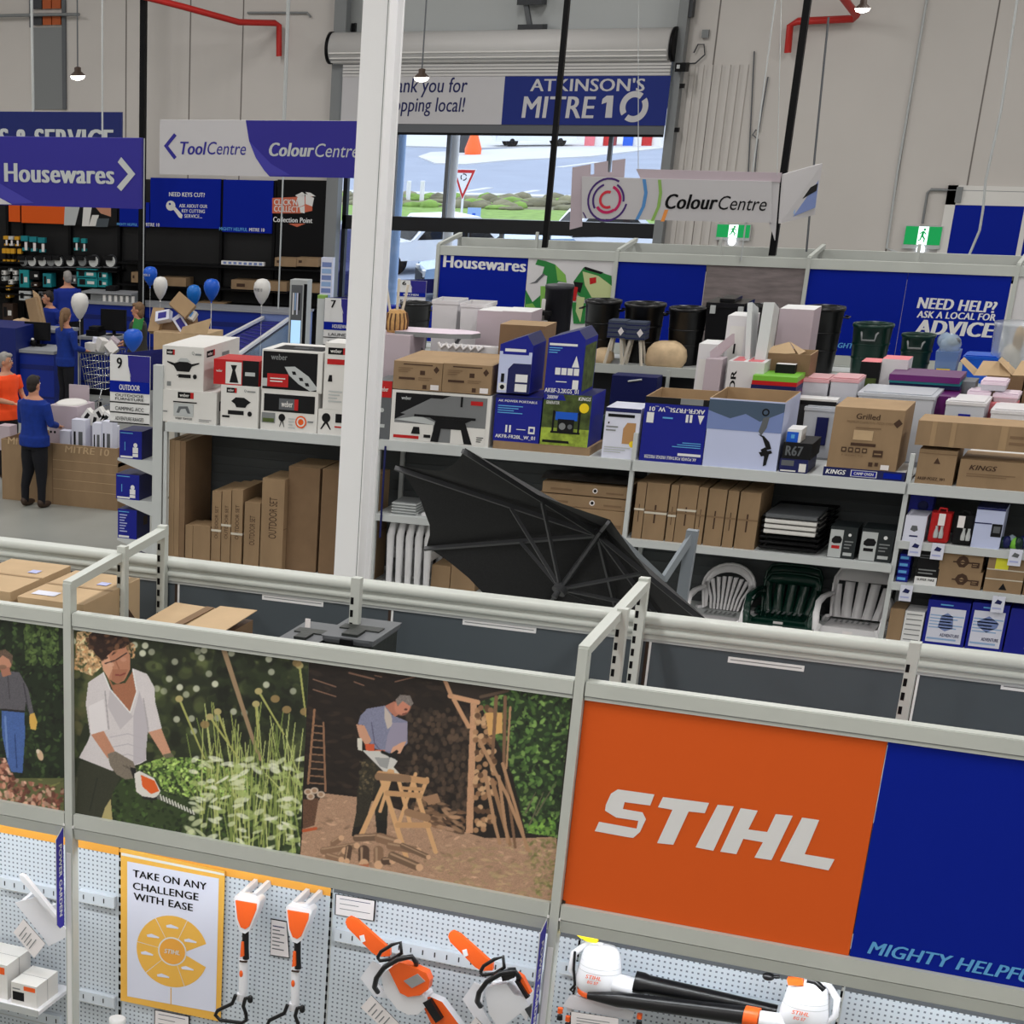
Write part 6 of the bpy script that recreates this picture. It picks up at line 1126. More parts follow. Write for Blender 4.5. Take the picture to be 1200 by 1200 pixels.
def rbin(label, x0, x1, yt, mm, Y=BY+.45, hand=None, grp='large round bins', tall=1.0, wheel=False):
    a, b = at(x0, yt, Y), at(x1, yt, Y); r = (b.x-a.x)/2; z = zB; h = at((x0+x1)/2, yt+3, Y-r*.7).z-z; t = thing('round_bin', ((a.x+b.x)/2, Y, z), label, 'bin', grp)
    m = MB(); m.lathe((0, 0, 0), [(r*.78, 0), (r*.95, h*.93), (r, h*.94), (r*1.02, h*.97), (r, h), (r*.95, h), (r*.93, h*.94), (r*.75, .03)], 28, mm, cap=(1, 1))
    for k in (.35, .62): m.lathe((0, 0, h*k), [(r*(.785+.17*k)+.004, -.01), (r*(.785+.17*k)+.008, 0), (r*(.785+.17*k)+.004, .01)], 28, mm, cap=(0, 0))
    m.build('bin_body', t)
    for s in ((-1, 1) if hand is None else hand):
        q = MB(); 
        if s in (-1, 1): q.tube([(s*r*.97, -.08, h*.86), (s*(r+.05), -.07, h*.85), (s*(r+.05), .07, h*.85), (s*r*.97, .08, h*.86)], .010, 6, 'grey' if mm == 'bin_green' else mm)
        else: y = -math.sqrt(max(0, r*r-.01))*.93; q.tube([(-.09, y, h*.86), (-.08, y-.05, h*.84), (-.07, y-.05, h*.72), (.07, y-.05, h*.72), (.08, y-.05, h*.84), (.09, y, h*.86)], .012, 6, 'grey')
        q.build('handle', t)
    return t
mat('bin_black', (18, 18, 20), .3); mat('bin_green', (10, 48, 40), .3)
rbin('black bin behind the labelled white swing bin', 470, 506, 353, 'bin_black'); rbin('black round bin left of the two small stands', 687, 729, 350, 'bin_black', hand=(-1, 1)); rbin('black round bin behind the two small stands', 733, 781, 354, 'bin_black')
rbin('black round bin right of the small stands, behind the paper bag', 785, 831, 359, 'bin_black'); rbin('tallest black round bin beside the NEED HELP sign', 944, 992, 358, 'bin_black')
rbin('dark green round bin with a square front handle', 1000, 1049, 378, 'bin_green', hand=(0,)); rbin('smaller dark green bin under the word ADVICE', 1057, 1098, 390, 'bin_green', hand=(0,))
rbin('black bin half hidden behind the white cabinets', 880, 912, 355, 'bin_black', Y=BY+.6, hand=())
# flip-lid bin, tall tube bin
a, b = at(834, 352, BY+.55), at(879, 353, BY+.55); w = b.x-a.x; h = at(855, 353, BY+.3).z-zB; t = thing('lidded_bin', ((a.x+b.x)/2, BY+.55, zB), 'black lidded bin with silver clips behind the short white cabinet', 'bin')
m = MB(); m.ring([[(-w*.42, -.22, 0), (w*.42, -.22, 0), (w*.42, .22, 0), (-w*.42, .22, 0)], [(-w*.48, -.26, h-.08), (w*.48, -.26, h-.08), (w*.48, .26, h-.08), (-w*.48, .26, h-.08)]], 'bin_black', (1, 1), False); m.build('bin_body', t)
m = MB(); m.box(-w/2, w/2, -.28, .28, h-.08, h-.02, 'bin_black'); m.box(-w*.2, w*.2, -.2, .2, h-.02, h+.02, 'bin_black'); l = m.build('lid', t, bevel=.01)
for x in (-w*.3, w*.42): m = MB(); m.box(x-.03, x+.03, -.30, -.27, h-.14, h-.05, 'lightgrey'); m.build('clip', t)
a, b = at(640, 338, 23.4), at(672, 338, 23.4); r = (b.x-a.x)/2; h = at(656, 334, 23.4).z-zS; m = MB(); m.lathe(((a.x+b.x)/2, 23.4, zS), [(r*.96, 0), (r, .02), (r, h-.04), (r*1.03, h-.04), (r*1.03, h), (r*.96, h+.005), (r*.2, h+.01)], 24, 'charcoal' if 'charcoal' in MATS else mat('charcoal', (44, 45, 52), .5)); tag(m.build('tube_bin', autoloc=True), 'tall charcoal cylinder bin before the spray bottle picture', 'bin')
m = MB(); p = at(637, 380, 23.35); m.box(p.x-.03, p.x+.02, 23.3, 23.36, zS, at(637, 350, 23.35).z, 'offwhite'); tag(m.build('white_post', autoloc=True), 'slim white upright beside the charcoal cylinder bin', 'panel')
m = MB()
for i in range(3): x = at(625+i*6, 372, 23.2).x; m.lathe((x, 23.2, at(625, 385, 23.2).z), [(.025, 0), (.03, .05), (.05, .06), (.05, .09)], 8, 'offwhite')
a = at(621, 366, 23.2); m.box(a.x, a.x+.24, 23.15, 23.3, a.z-.02, a.z+.02, 'nearblack'); m.box(a.x, a.x+.24, 23.16, 23.28, zS, at(625, 385, 23.2).z, 'nearblack'); tag(m.build('rack', autoloc=True), 'small dark rack with white cups beside the brown carton', 'rack')
# small stands with wooden legs, paper bags
mat('slate_net', (66, 74, 92), .6)
for x0, x1, y0, nm in ((716, 737, 374, 'left'), (737, 760, 376, 'right')):
    Y = BY+.1; a, b = at(x0, y0, Y), at(x1, y0, Y); w = b.x-a.x; hz = a.z-zB; t = thing('planter_stand', ((a.x+b.x)/2, Y, zB), 'small slate planter on pale wooden legs, %s one' % nm, 'planter stand', 'planter stands by the paper bag')
    m = MB(); m.box(-w/2, w/2, -.1, .1, hz-.2, hz, 'slate_net')
    for k in range(4): m.box(-w/2-.003, w/2+.003, -.103, .103, hz-.19+.05*k, hz-.18+.05*k, 'navy')
    m.poly([(w*.25, -.105, hz-.17), (w*.42, -.105, hz-.12), (w*.25, -.105, hz-.07), (w*.08, -.105, hz-.12)], 'paper'); m.build('planter_box', t)
    for sx in (-1, 1):
        for sy in (-1, 1): m = MB(); m.bar((sx*w*.25, sy*.06, hz-.2), (sx*w*.5, sy*.1, 0), .026, .026, 'strap'); m.build('leg', t)
mat('paperbag', (208, 182, 146), .8, noise=.12, scale=9, bump=.4)
def paperbag(x0, x1, yt, label):
    Y = BY+.12; a, b = at(x0, yt+15, Y), at(x1, yt+15, Y); w = b.x-a.x; h = at((x0+x1)/2, yt, Y).z-zB; m = MB(); rs = []
    for j, (q, zz) in enumerate(((.86, 0), (1, .15), (1.02, .4), (.95, .7), (.7, .92), (.4, 1.0))): rs.append([(math.copysign(abs(math.cos(t_))**.6, math.cos(t_))*w/2*q, math.copysign(abs(math.sin(t_))**.6, math.sin(t_))*.17*q, h*zz+.01*math.sin(3*t_+j)) for t_ in [i*6.2832/16 for i in range(16)]])
    m.ring(rs, 'paperbag'); o = m.build('paper_bag', loc=(0, 0, 0)); o.location = ((a.x+b.x)/2, Y+.05, zB); tag(o, label, 'bag', 'brown paper bags on the bin shelf')
paperbag(757, 803, 401, 'round brown paper bag right of the small stands'); paperbag(694, 716, 409, 'smaller brown paper bag left of the small stands')
# right end: blue tub, bag of clear goods, big clear bin, open cartons
Y = BY+.2; a, b = at(1094, 428, Y), at(1121, 428, Y); w = b.x-a.x; t = thing('clear_tub', ((a.x+b.x)/2, Y+.15, zB-.0), 'clear blue tub with yellow label and plastic bag on top', 'tub'); h = at(1108, 412, Y).z-zB
m = MB(); m.ring([[(-w*.4, -.12, 0), (w*.4, -.12, 0), (w*.4, .14, 0), (-w*.4, .14, 0)], [(-w*.5, -.15, h), (w*.5, -.15, h), (w*.5, .16, h), (-w*.5, .16, h)]], 'clear_blue', (1, 1), False); m.quad((-w*.35, -.137, .03), (w*.6, 0, 0), (0, -.012, .12), 'yellow'); m.build('tub', t)
m = MB(); m.ell((0, 0, h+.06), w*.5, .16, .12, 'film', 10, 6); m.ell((.03, -.05, h+.1), .08, .06, .05, 'midgrey', 8, 5); m.ell((-.06, 0, h+.1), .09, .1, .09, 'film', 8, 5); m.build('bag_cover', t)
tub('blue plastic tub beside the clear blue tub', 1123, 1165, 417, BY+.3, .4, 'brightblue', 'brightblue', z=zB)
a, b = at(1163, 383, BY+.4), at(1216, 385, BY+.4); r = (b.x-a.x)/2; h = at(1190, 380, BY+.3).z-zB; t = thing('clear_bin', ((a.x+b.x)/2, BY+.5, zB), 'large clear plastic bin holding tan brushes at the right edge', 'bin')
m = MB(); m.lathe((0, 0, 0), [(r*.82, 0), (r*.97, h-.03), (r, h-.03), (r, h), (r*.96, h)], 24, 'clear_white2' if 'clear_white2' in MATS else mat('clear_white2', (200, 208, 216), .2, alpha=.45), cap=(1, 0)); m.build('bin_body', t)
m = MB(); m.ell((0, 0, h*.35), r*.5, r*.5, h*.3, 'strap', 10, 6); m.ell((.05, 0, h*.7), r*.25, r*.25, h*.25, 'paperbag', 8, 5); m.build('contents', t)
for x0, x1, nm in ((1141, 1184, 'left'), (1186, 1230, 'right')):
    o = open_box('carton', 'open brown carton with raised flaps at the right end, %s one' % nm, x0, x1, 440, 23.4, zS, .4, 'cardside', lambda *a: None); o['category'] = 'carton'; o['group'] = 'open cartons under the clear bin'
    m = MB(); p, q = at(x0, 440, 23.4), at(x1, 441, 23.4); m.prism([p, q, q+Vector((-.05, .15, .12)), p+Vector((.05, .15, .13))], (0, .004, 0), 'card2'); m.prism([p, p+Vector((0, .38, 0)), p+Vector((-.16, .34, .13)), p+Vector((-.16, .04, .13))], (.004, 0, 0), 'card2'); fl = m.build('flap', o); fl.location = -Vector(o.location)

a, b = at(716, 452, 24.9), at(769, 455, 24.9); m = MB(); m.box(a.x, b.x, 24.9, 25.16, 0, at(740, 441, 24.9).z, 'navy'); m.tube([(a.x+.2, 24.89, at(740, 447, 24.9).z), (a.x+.36, 24.89, at(740, 444, 24.9).z)], .012, 6, 'lightgrey'); tag(m.build('cooler_box', autoloc=True, bevel=.03), 'navy box on the shelf under the small stands', 'box')
m = MB()
for i in range(6): c = at(712+i*6, 462, 22.1); m.ell((c.x, 22.1+.05*(i % 2), zS+.12), .1, .1, .13+.03*(i % 3), ('darkgreen', 'film', 'clear_grey')[i % 3], 7, 5)
tag(m.build('plastic_bag', autoloc=True), 'dark green plastic wrapped goods behind the white cot box', 'bag')
# ---------------------------------------------------------------- gondola with the Housewares sign panels
HY = 29.0; zt, zb = at(720, 306, HY).z, at(940, 414, HY).z
gh = thing('gondola_shelving', (1.5, HY, 0), 'light grey gondola carrying the Housewares and NEED HELP panels', 'shelving', world=True)
hx = [at(x, y, HY).x for x, y in ((514, 297), (723, 306), (947, 316), (1191, 327))]; hx += [hx[3]+2.4]
for i in range(4):
    m = MB(); m.box(hx[i], hx[i+1], HY-.03, HY+.03, zt, zt+.12, 'rail'); m.build('top_rail', gh); m = MB(); m.box(hx[i], hx[i+1], HY-.02, HY+.03, zb-.12, zb, 'rail'); m.build('lower_rail', gh)
    m = MB(); m.box(hx[i], hx[i+1], HY+.85, HY+.9, zt+.02, zt+.16, 'rail'); m.build('rear_rail', gh)
for i, x in enumerate(hx): 
    m = MB(); m.box(x-.025, x+.025, HY-.04, HY+.03, 0, zt+.14, 'rail'); m.build('upright_post', gh)
    m = MB(); m.bar((x, HY, zt+.13), (x, HY+.9, zt+.2), .05, .05, 'rail'); m.build('top_arm', gh); m = MB(); m.box(x-.02, x+.02, HY+.84, HY+.88, 0, zt+.2, 'rail'); m.build('rear_post', gh)
for i in range(3): x = (hx[i]+hx[i+1])/2; m = MB(); m.box(x-.02, x+.02, HY+.42, HY+.46, 1.2, zt+.3, 'rail'); m.build('slotted_post', gh)
m = MB(); m.box(hx[0], hx[4], HY+.1, HY+.84, zt-.1, zt-.06, 'nearblack'); m.build('top_deck', gh)
m = MB(); m.box(hx[0], hx[4], HY+.42, HY+.46, .1, zb-.1, 'darkgrey'); m.build('back_panel', gh)
PH = HY-.012
def hpanel(x0, x1, face, label, extra=None):
    m = MB(); m.box(at(x0, 310, HY).x, at(x1, 310, HY).x, HY-.01, HY+.01, zb+.004, zt-.004, face)
    if extra: extra(m)
    return tag(m.build('printed_sign', autoloc=True), label, 'sign', 'sign panels of the housewares gondola')
hpanel(516, 618.5, 'blue', 'blue Housewares panel at the left end of its gondola', lambda m: m.tpx('Housewares', 519, 313, 616, 14, PH, 'white', .045, y1=319))
ZP = PX(600, 290, 1/7.5)
mat('sprayg', (40, 130, 60), .5); mat('sprayl', (130, 186, 84), .5); mat('bottle', (196, 206, 150), .5)
def spray(m):
    L = [0]
    def s(pts, c): L[0] += 1; m.poly([ZP.p(x, y, PH-.0007*L[0]) for x, y in pts], c)
    s([(205, 150), (225, 105), (300, 120), (380, 150), (470, 240), (480, 310), (410, 300), (380, 330), (300, 330), (310, 250), (265, 235), (285, 170)], 'sprayg'); s([(380, 150), (470, 240), (480, 310), (400, 290), (390, 210)], 'sprayl'); s([(150, 320), (200, 300), (275, 225), (290, 240), (220, 310)], 'midgrey')
    s([(120, 370), (180, 480), (250, 420), (300, 400), (300, 560), (110, 560)], 'sprayg'); s([(250, 340), (300, 340), (300, 480), (250, 560)], 'sprayl'); s([(120, 500), (180, 490), (230, 560), (115, 600)], 'sprayl')
    s([(630, 175), (800, 225), (875, 250), (880, 440), (640, 460), (580, 420), (540, 300)], 'sprayg'); s([(620, 210), (760, 250), (880, 340), (880, 440), (700, 440), (640, 330)], 'bottle'); s([(635, 172), (650, 170), (805, 220), (780, 235), (640, 195)], 'nearblack'); s([(680, 270), (740, 260), (740, 310), (685, 325)], 'red'); s([(540, 300), (625, 310), (600, 400), (560, 380)], 'nearblack'); s([(530, 340), (580, 350), (560, 470), (525, 470)], 'red'); s([(525, 480), (650, 490), (640, 670), (540, 670)], 'sprayg'); s([(570, 430), (640, 440), (600, 660), (560, 560)], 'bottle')
hpanel(619, 721, 'kitchen_white', 'white panel pictured with green spray bottles', spray)
hpanel(724, 828, 'blue', 'plain blue panel right of the spray bottle picture', lambda m: (m.tpx('MIGHTY HELPFUL', 730, 407, 806, 6, PH, 'skyblue', .03, .2)))
mat('stonepanel', (128, 118, 118), .7, noise=.25, scale=3, stretch=(1, 1, 6))
hpanel(829, 945, 'stonepanel', 'grey stone look panel behind the white cabinets')
hpanel(949, 1066, 'blue', 'plain blue panel behind the tallest black bin', lambda m: m.tpx('MIGHTY HELPFUL', 972, 407, 1042, 6, PH, 'skyblue', .03, .2))
def need(m):
    m.tpx('NEED HELP?', 1074, 361, 1167, 13, PH, 'white', .05, .12, y1=367); m.tpx('ASK A LOCAL FOR', 1074, 372, 1166, 8, PH, 'white', .04, .12, y1=376); m.tpx('ADVICE', 1071, 391, 1164, 17, PH, 'white', .06, .12, y1=396)
hpanel(1066.5, 1189, 'blue', 'blue panel reading NEED HELP? ASK A LOCAL FOR ADVICE', need)
hpanel(1194, 1260, 'kitchen_white', 'white panel at the right edge beyond the advice panel')
# ---------------------------------------------------------------- roller door, banner, shopfront glazing
mat('curtain', (206, 204, 202), .45); mat('frameblack', (24, 25, 28), .4); mat('bannerwhite', (196, 194, 196), .6); mat('bluebanner', (8, 34, 118), .6)
Y = WY-.3; rd = thing('roller_door', (-2.3, Y, 0), 'rolled up white ribbed roller door above the shopfront window', 'roller door', world=True)
a, b = at(391, 40, Y), at(789, 37, Y); zc0 = at(590, 54, Y).z; r = (at(590, 37, Y).z-at(590, 72, Y).z)/2; r1 = r*1.08
pr = []; 
m = MB(); m.lathe((0, Y, zc0), [(r1*.3, a.x), (r1, a.x), (r1, b.x), (r1*.3, b.x)], 28, 'curtain', ax='x', smooth=True)
for k in range(9): t_ = R(200+k*22); m.tube([(a.x+.02, Y+math.cos(t_)*r1, zc0+math.sin(t_)*r1), (b.x-.02, Y+math.cos(t_)*r1, zc0+math.sin(t_)*r1)], .016, 6, 'offwhite')
m.build('curtain_roll', rd)
m = MB(); a2, b2 = at(402, 80, Y-.05), at(786, 80, Y-.05); z0, z1 = at(590, 89, Y-.05).z, at(590, 66, Y-.05).z
for k in range(6): z = z0+(z1-z0)*k/6; m.box(a2.x, b2.x, Y-.06, Y-.02, z, z+(z1-z0)/6-.012, 'curtain'); m.box(a2.x, b2.x, Y-.04, Y-.02, z+(z1-z0)/6-.012, z+(z1-z0)/6, 'grey')
zb0 = at(600, 158, Y).z; m.box(a2.x, b2.x, Y-.045, Y-.03, zb0+.1, z0, 'curtain'); m.build('curtain', rd)
m = MB(); m.box(a2.x, b2.x, Y-.07, Y-.01, at(600, 156, Y).z, at(600, 145, Y).z, 'midgrey'); m.box(a2.x, b2.x, Y-.06, Y-.02, at(600, 159, Y).z, at(600, 156, Y).z, 'black'); m.build('bottom_bar', rd)
for x, nm in ((a.x-.06, 0), (b.x+.02, 1)): m = MB(); m.lathe((0, Y, zc0), [(r1*.8, x), (r1*1.06, x), (r1*1.06, x+.05), (r1*.8, x+.05)], 20, 'black', ax='x'); m.build('end_plate', rd)
m = MB(); p = at(797, 78, Y-.1); m.box(p.x-.06, p.x+.12, Y-.2, Y+.05, p.z-.08, p.z+.06, 'black'); m.box(p.x-.03, p.x+.02, Y-.22, Y-.2, p.z-.03, p.z+.03, 'lightgrey'); m.build('motor', rd)
m = MB(); q = [at(x, y, WY-.06) for x, y in ((802, 75), (815, 74), (826, 64), (825, 52), (818, 52), (813, 62))]; m.tube(q, .012, 6, 'darkgrey'); p = at(827, 40, WY-.05); m.box(p.x-.06, p.x+.05, WY-.08, WY, p.z-.06, p.z+.07, 'grey'); m.build('control_cable', rd)
for x in (652, 637): pass
m = MB(); p, q = at(612, 3, WY-.05), at(618, 30, WY-.05); m.box(p.x-.05, p.x+.4, WY-.2, WY+.1, p.z-.04, p.z+.1, 'darkgrey'); m.box(p.x, q.x+.32, WY-.2, WY+.1, q.z-.1, q.z+.02, 'darkgrey'); m.bar((p.x+.08, WY-.1, p.z), (q.x+.06, WY-.1, q.z), .08, .08, 'midgrey'); m.build('support_bracket', rd)
YB2 = Y-.085
m = MB(); p, q = at(402, 89, YB2), at(592, 89, YB2); e = at(786, 90, YB2); z0, z1 = at(590, 146, YB2).z, at(590, 89.5, YB2).z; m.box(p.x, q.x, YB2, YB2+.012, z0, z1, 'bannerwhite'); m.box(q.x, e.x, YB2, YB2+.012, z0, z1, 'bluebanner')
T = YB2-.003
m.tpx('Thank you for', 446, 114, 547, 23, T, 'navy', .01, .12); m.tpx('shopping local!', 446, 136, 544, 22, T, 'navy', .01, .12)
m.tpx("ATKINSON'S", 621, 107, 755, 15, T, 'bannerwhite', .022); m.tpx('MITRE', 611, 138, 696, 25, T, 'bannerwhite', .022, .06)
m.ppx([(711, 112), (719, 112), (717, 138), (709, 138), (711, 120), (705, 122), (706, 116)], T, 'bannerwhite'); cc = at(743, 125, T)
for a0, a1 in ((55, 215), (235, 395)): Face(m, (cc.x-.5, T, cc.z-.5), (1, 0, 0), (0, 0, 1)).ring(.5, .5, .25, .10, 'bannerwhite', a0, a1)
tag(m.build('banner', autoloc=True), "white and blue banner reading Thank you for shopping local! on the roller door", 'banner')
# glazing
GY = WY+.08
zt_, zm_ = at(600, 150, GY).z, at(640, 265, GY).z
w1 = tag(MB().box(DX0+.2, DX0+.28, GY, GY+.12, 0, 6.0, 'frameblack').box(DX1-.22, DX1-.14, GY, GY+.12, 0, 6.0, 'frameblack').box(DX0+.2, DX1-.14, GY, GY+.12, zm_-.16, zm_+.09, 'frameblack').box(DX0+.2, DX1-.14, GY, GY+.12, 5.5, 5.6, 'frameblack').box(DX0+.2, DX1-.14, GY, GY+.12, .02, .12, 'frameblack').build('window_1'), kind='structure')
for x0, y0, low in ((464, 158, 452), (526, 158, 516), (716, 158, 705), (585, 300, None), (405, 200, 396)):
    x = at(x0, y0, GY).x; m = MB(); m.box(x-.035, x+.035, GY+.01, GY+.1, (zm_ if low else .1), (5.6 if low else zm_), 'midgrey'); mm = m.build('mullion', w1)
for x0, y0 in ((453, 300), (640, 300), (545, 290)): x = at(x0, y0, GY).x; m = MB(); m.box(x-.03, x+.03, GY+.01, GY+.1, .1, zm_, 'frameblack'); m.build('mullion', w1)
def glass():
    m = bpy.data.materials.new('window_glass'); m.use_nodes = True; n = m.node_tree.nodes; n.remove(n['Principled BSDF']); o = n['Material Output']; mx = n.new('ShaderNodeMixShader'); tr = n.new('ShaderNodeBsdfTransparent'); gl = n.new('ShaderNodeBsdfGlossy'); gl.inputs['Roughness'].default_value = .02
    tr.inputs[0].default_value = (.95, .97, 1, 1); mx.inputs[0].default_value = .04; k = m.node_tree.links.new; k(tr.outputs[0], mx.inputs[1]); k(gl.outputs[0], mx.inputs[2]); k(mx.outputs[0], o.inputs[0]); MATS['window_glass'] = m
glass(); m = MB(); m.box(DX0+.28, DX1-.22, GY+.05, GY+.056, .12, 5.5, 'window_glass'); m.build('glass_pane', w1)

# ---------------------------------------------------------------- outside: forecourt, verge, road, cars
mat('asphalt', (142, 150, 166), .9, noise=.06, scale=.4); mat('kerbpale', (196, 196, 196), .9, noise=.04, scale=.5); mat('verge', (120, 150, 70), .95, noise=.25, scale=3); mat('scrub', (120, 116, 92), .95, noise=.4, scale=1.2)
gz = lambda y: atz(600, y, .01).y
m = MB(); m.box(-130, 60, WY+.6, gz(264), -.1, .0, 'asphalt'); struct(m.build('pavement_forecourt'))
m = MB(); m.box(-160, 80, gz(264), gz(245), -.1, .012, 'verge'); tag(m.build('grass_verge'), kind='structure')
m = MB(); m.box(-170, 90, gz(245), gz(231), -.1, .012, 'scrub'); 
r_ = random.Random(8)
for i in range(420):
    x = r_.uniform(-52, -6); y = r_.uniform(gz(246), gz(233)); m.ell((x, y, .05), r_.uniform(.25, .6), r_.uniform(.25, .5), r_.uniform(.08, .26), ('scrub', 'verge')[i % 3 == 0], 7, 4)
tag(m.build('verge_scrub'), 'strip of low brown and green scrub between the lawn and the road', 'planting', kind='stuff')
m = MB(); m.box(-330, 150, gz(231), 420, -.1, .0, 'asphalt'); struct(m.build('road'))
m = MB(); m.box(-260, 120, gz(231), gz(228.5), -.05, .06, 'kerbpale'); 
pts = [atz(x, y, .05) for x, y in ((490, 183), (505, 178), (560, 176), (640, 171), (785, 166), (785, 172), (690, 183), (600, 187), (545, 192), (510, 191))]
m.prism(pts[::-1], (0, 0, -.05), 'kerbpale'); struct(m.build('kerb'))
m = MB(); pts = [atz(x, y, .06) for x, y in ((400, 160), (500, 156), (900, 150), (900, 166), (640, 171), (560, 173), (450, 170))]; m.prism(pts[::-1], (0, 0, -.05), 'kerbpale'); struct(m.build('pavement_far'))
for i, (x0, y0, x1, y1) in enumerate(((536, 226, 574, 220), (600, 228, 630, 223), (655, 196, 700, 190))):
    m = MB(); p, q = atz(x0, y0, .01), atz(x1, y1, .01); m.bar(p, q, .35, .02, 'kerbpale'); struct(m.build('road_line'))
Yg = 62.0; c = at(543, 216, Yg); b = at(538, 262, Yg); gs = thing('give_way_sign', (b.x, Yg, 0), 'red bordered triangular give way sign on a pole outside the window', 'road sign', world=True)
h = .37; m = MB(); tri = lambda s, y: [(c.x-h*s, y, c.z+.32*s+.1), (c.x+h*s, y, c.z+.32*s+.1), (c.x, y, c.z-.55*s+.1)][::-1]
m.prism(tri(1, Yg), (0, .02, 0), 'white'); m.poly(tri(.93, Yg-.005)[::1], 'red'); m.poly(tri(.66, Yg-.01), 'white'); f = Face(m, (c.x-.5, Yg-.012, c.z-.3), (1, 0, 0), (0, 0, 1))
for k in range(3): f.ring(.5, .5, .1, .03, 'nearblack', 20+120*k, 110+120*k, 8)
m.build('sign_plate', gs); m = MB(); m.tube([(c.x, Yg+.03, 0), (c.x, Yg+.03, c.z+.3)], .035, 8, 'white'); m.build('pole', gs)
p = at(555, 254, Yg); m = MB(); m.box(p.x-.2, p.x+.2, Yg, Yg+.03, p.z-.3, p.z+.25, 'lampblue'); m.box(p.x-.05, p.x+.05, Yg-.004, Yg, p.z-.1, p.z+.1, 'brightblue'); m.tube([(p.x, Yg+.05, 0), (p.x, Yg+.05, p.z)], .03, 6, 'grey'); tag(m.build('information_sign', autoloc=True), 'small pale blue sign beside the give way sign', 'road sign')
for x, y, nm in ((478, 228, 'left'), (494, 228, 'right')):
    p = atz(x, y+8, 0); h = at(x, y-16, p.y).z; m = MB(); m.tube([(p.x, p.y, 0), (p.x, p.y, h)], .09, 8, 'white'); tag(m.build('bollard', autoloc=True), 'white roadside marker post, %s of two beside the grass' % nm, 'post', 'white marker posts')
for x0, mm, nm, w in ((470, 'lampblue', 'blue white', .11), (533, 'offwhite', 'white', .1)):
    Yp = 40.3; p = at(x0, 160, Yp); q = at(x0-6, 250, Yp); m = MB(); m.tube([(q.x, Yp, 0), (p.x, Yp, p.z+1.6)], w, 12, mm); tag(m.build('awning_post', autoloc=True), 'round %s awning post standing outside the shop window' % nm, 'post')
def car(cx, cy, yaw, col, label, L=4.4, W=1.8, Hh=1.5, pick=False):
    t = thing('car', (cx, cy, 0), label, 'car', rot=yaw); h1 = Hh*.58
    m = MB(); pr = [(-L/2, .35), (-L/2+.05, h1*.9), (-L*.36, h1), (-L*.2, h1+.02), (-L*.08, Hh), (L*.22, Hh), (L*.38, h1+.05), (L/2, h1*.92), (L/2, .35)]
    m.prism([(x, -W/2, z) for x, z in pr], (0, W, 0), col); m.build('car_body', t, bevel=.06)
    m = MB()
    for s in (-1, 1): m.poly([(x, s*(W/2+.006), z) for x, z in ((-L*.17, h1+.05), (-L*.07, Hh-.08), (L*.2, Hh-.08), (L*.32, h1+.05))][::s], 'nearblack')
    m.poly([(-L*.205, -W*.42, h1+.05), (-L*.205, W*.42, h1+.05), (-L*.095, W*.38, Hh-.06), (-L*.095, -W*.38, Hh-.06)], 'nearblack'); m.build('windows', t)
    for sx in (-.3, .3):
        for s in (-1, 1): m = MB(); m.lathe((L*sx, s*W*.44, .33), [(.1, -.11), (.33, -.1), (.33, .1), (.1, .11)], 16, 'black', ax='y'); m.build('wheel', t)
    for s in (-1, 1): m = MB(); m.box(-L/2-.02, -L/2+.1, s*W*.38-.16, s*W*.38+.16, h1*.68, h1*.86, 'offwhite'); m.build('headlamp', t); m = MB(); m.box(L/2-.08, L/2+.02, s*W*.4-.12, s*W*.4+.12, h1*.6, h1*.85, 'red'); m.build('tail_lamp', t)
    m = MB(); m.box(-L/2-.03, -L/2+.02, -W*.42, W*.42, .35, .62, 'nearblack' if pick else col); m.build('bumper', t); return t
mat('carwhite', (225, 228, 232), .25); mat('carblue', (150, 176, 205), .25, .2)
p = atz(625, 172, 0); car(p.x, p.y, 0.45, 'carwhite', 'white hatchback parked far across the road')
p = atz(600, 350, 0); car(p.x, p.y+.4, R(26), 'carblue', 'pale blue car parked side on behind the left window panes', 4.8, 1.85, 1.4, True)
p = at(520, 283, 53); car(p.x-1.2, 55.5, R(40), 'carwhite', 'white car behind the pale blue car outside the window', 4.4, 1.8, 1.4)
p = at(690, 285, 57); car(p.x, 57, R(32), 'carwhite', 'silver white car seen over the Housewares gondola through the window')
p = atz(395, 352, 0); car(p.x, p.y, R(-70), 'navy', 'dark blue car seen left of the white column through the window', 4.6, 1.9, 1.7)
for i, (x, mm) in enumerate(((690, 'pink'), (700, 'offwhite'), (712, 'red'), (735, 'brightblue'), (745, 'offwhite'), (757, 'red'), (768, 'offwhite'), (568, 'offwhite'), (590, 'lampblue'), (602, 'red'))):
    p = atz(x, 172, 0); m = MB(); m.box(p.x-.27, p.x+.27, p.y+(9 if i > 6 else 0), p.y+.8+(9 if i > 6 else 0), 0, 1.9, mm); m.box(p.x-.22, p.x+.22, p.y-.03+(9 if i > 6 else 0), p.y+(9 if i > 6 else 0), .9, 1.6, 'nearblack' if mm != 'offwhite' else mm); tag(m.build('fuel_pump', autoloc=True), ('pink white', 'white', 'red', 'blue', 'second white', 'second red', 'rightmost white', 'left white', 'pale blue', 'left red')[i]+' fuel pump far across the road', 'fuel pump', 'fuel pumps across the road')
m = MB(); p = atz(600, 157, 0); m.box(p.x-40, p.x+40, p.y+12, p.y+14, 0, 7, 'frameblack'); tag(m.build('shop_building', autoloc=True), 'dark low shop building far behind the fuel pumps', 'building')
p = atz(554, 182, 0); m = MB(); m.lathe((p.x, p.y, 0), [(.42, 0), (.45, .3), (.2, 1.0), (.13, 1.7)], 12, 'saworange'); tag(m.build('road_cone', autoloc=True), 'orange red inflatable marker standing on the far kerb', 'marker')
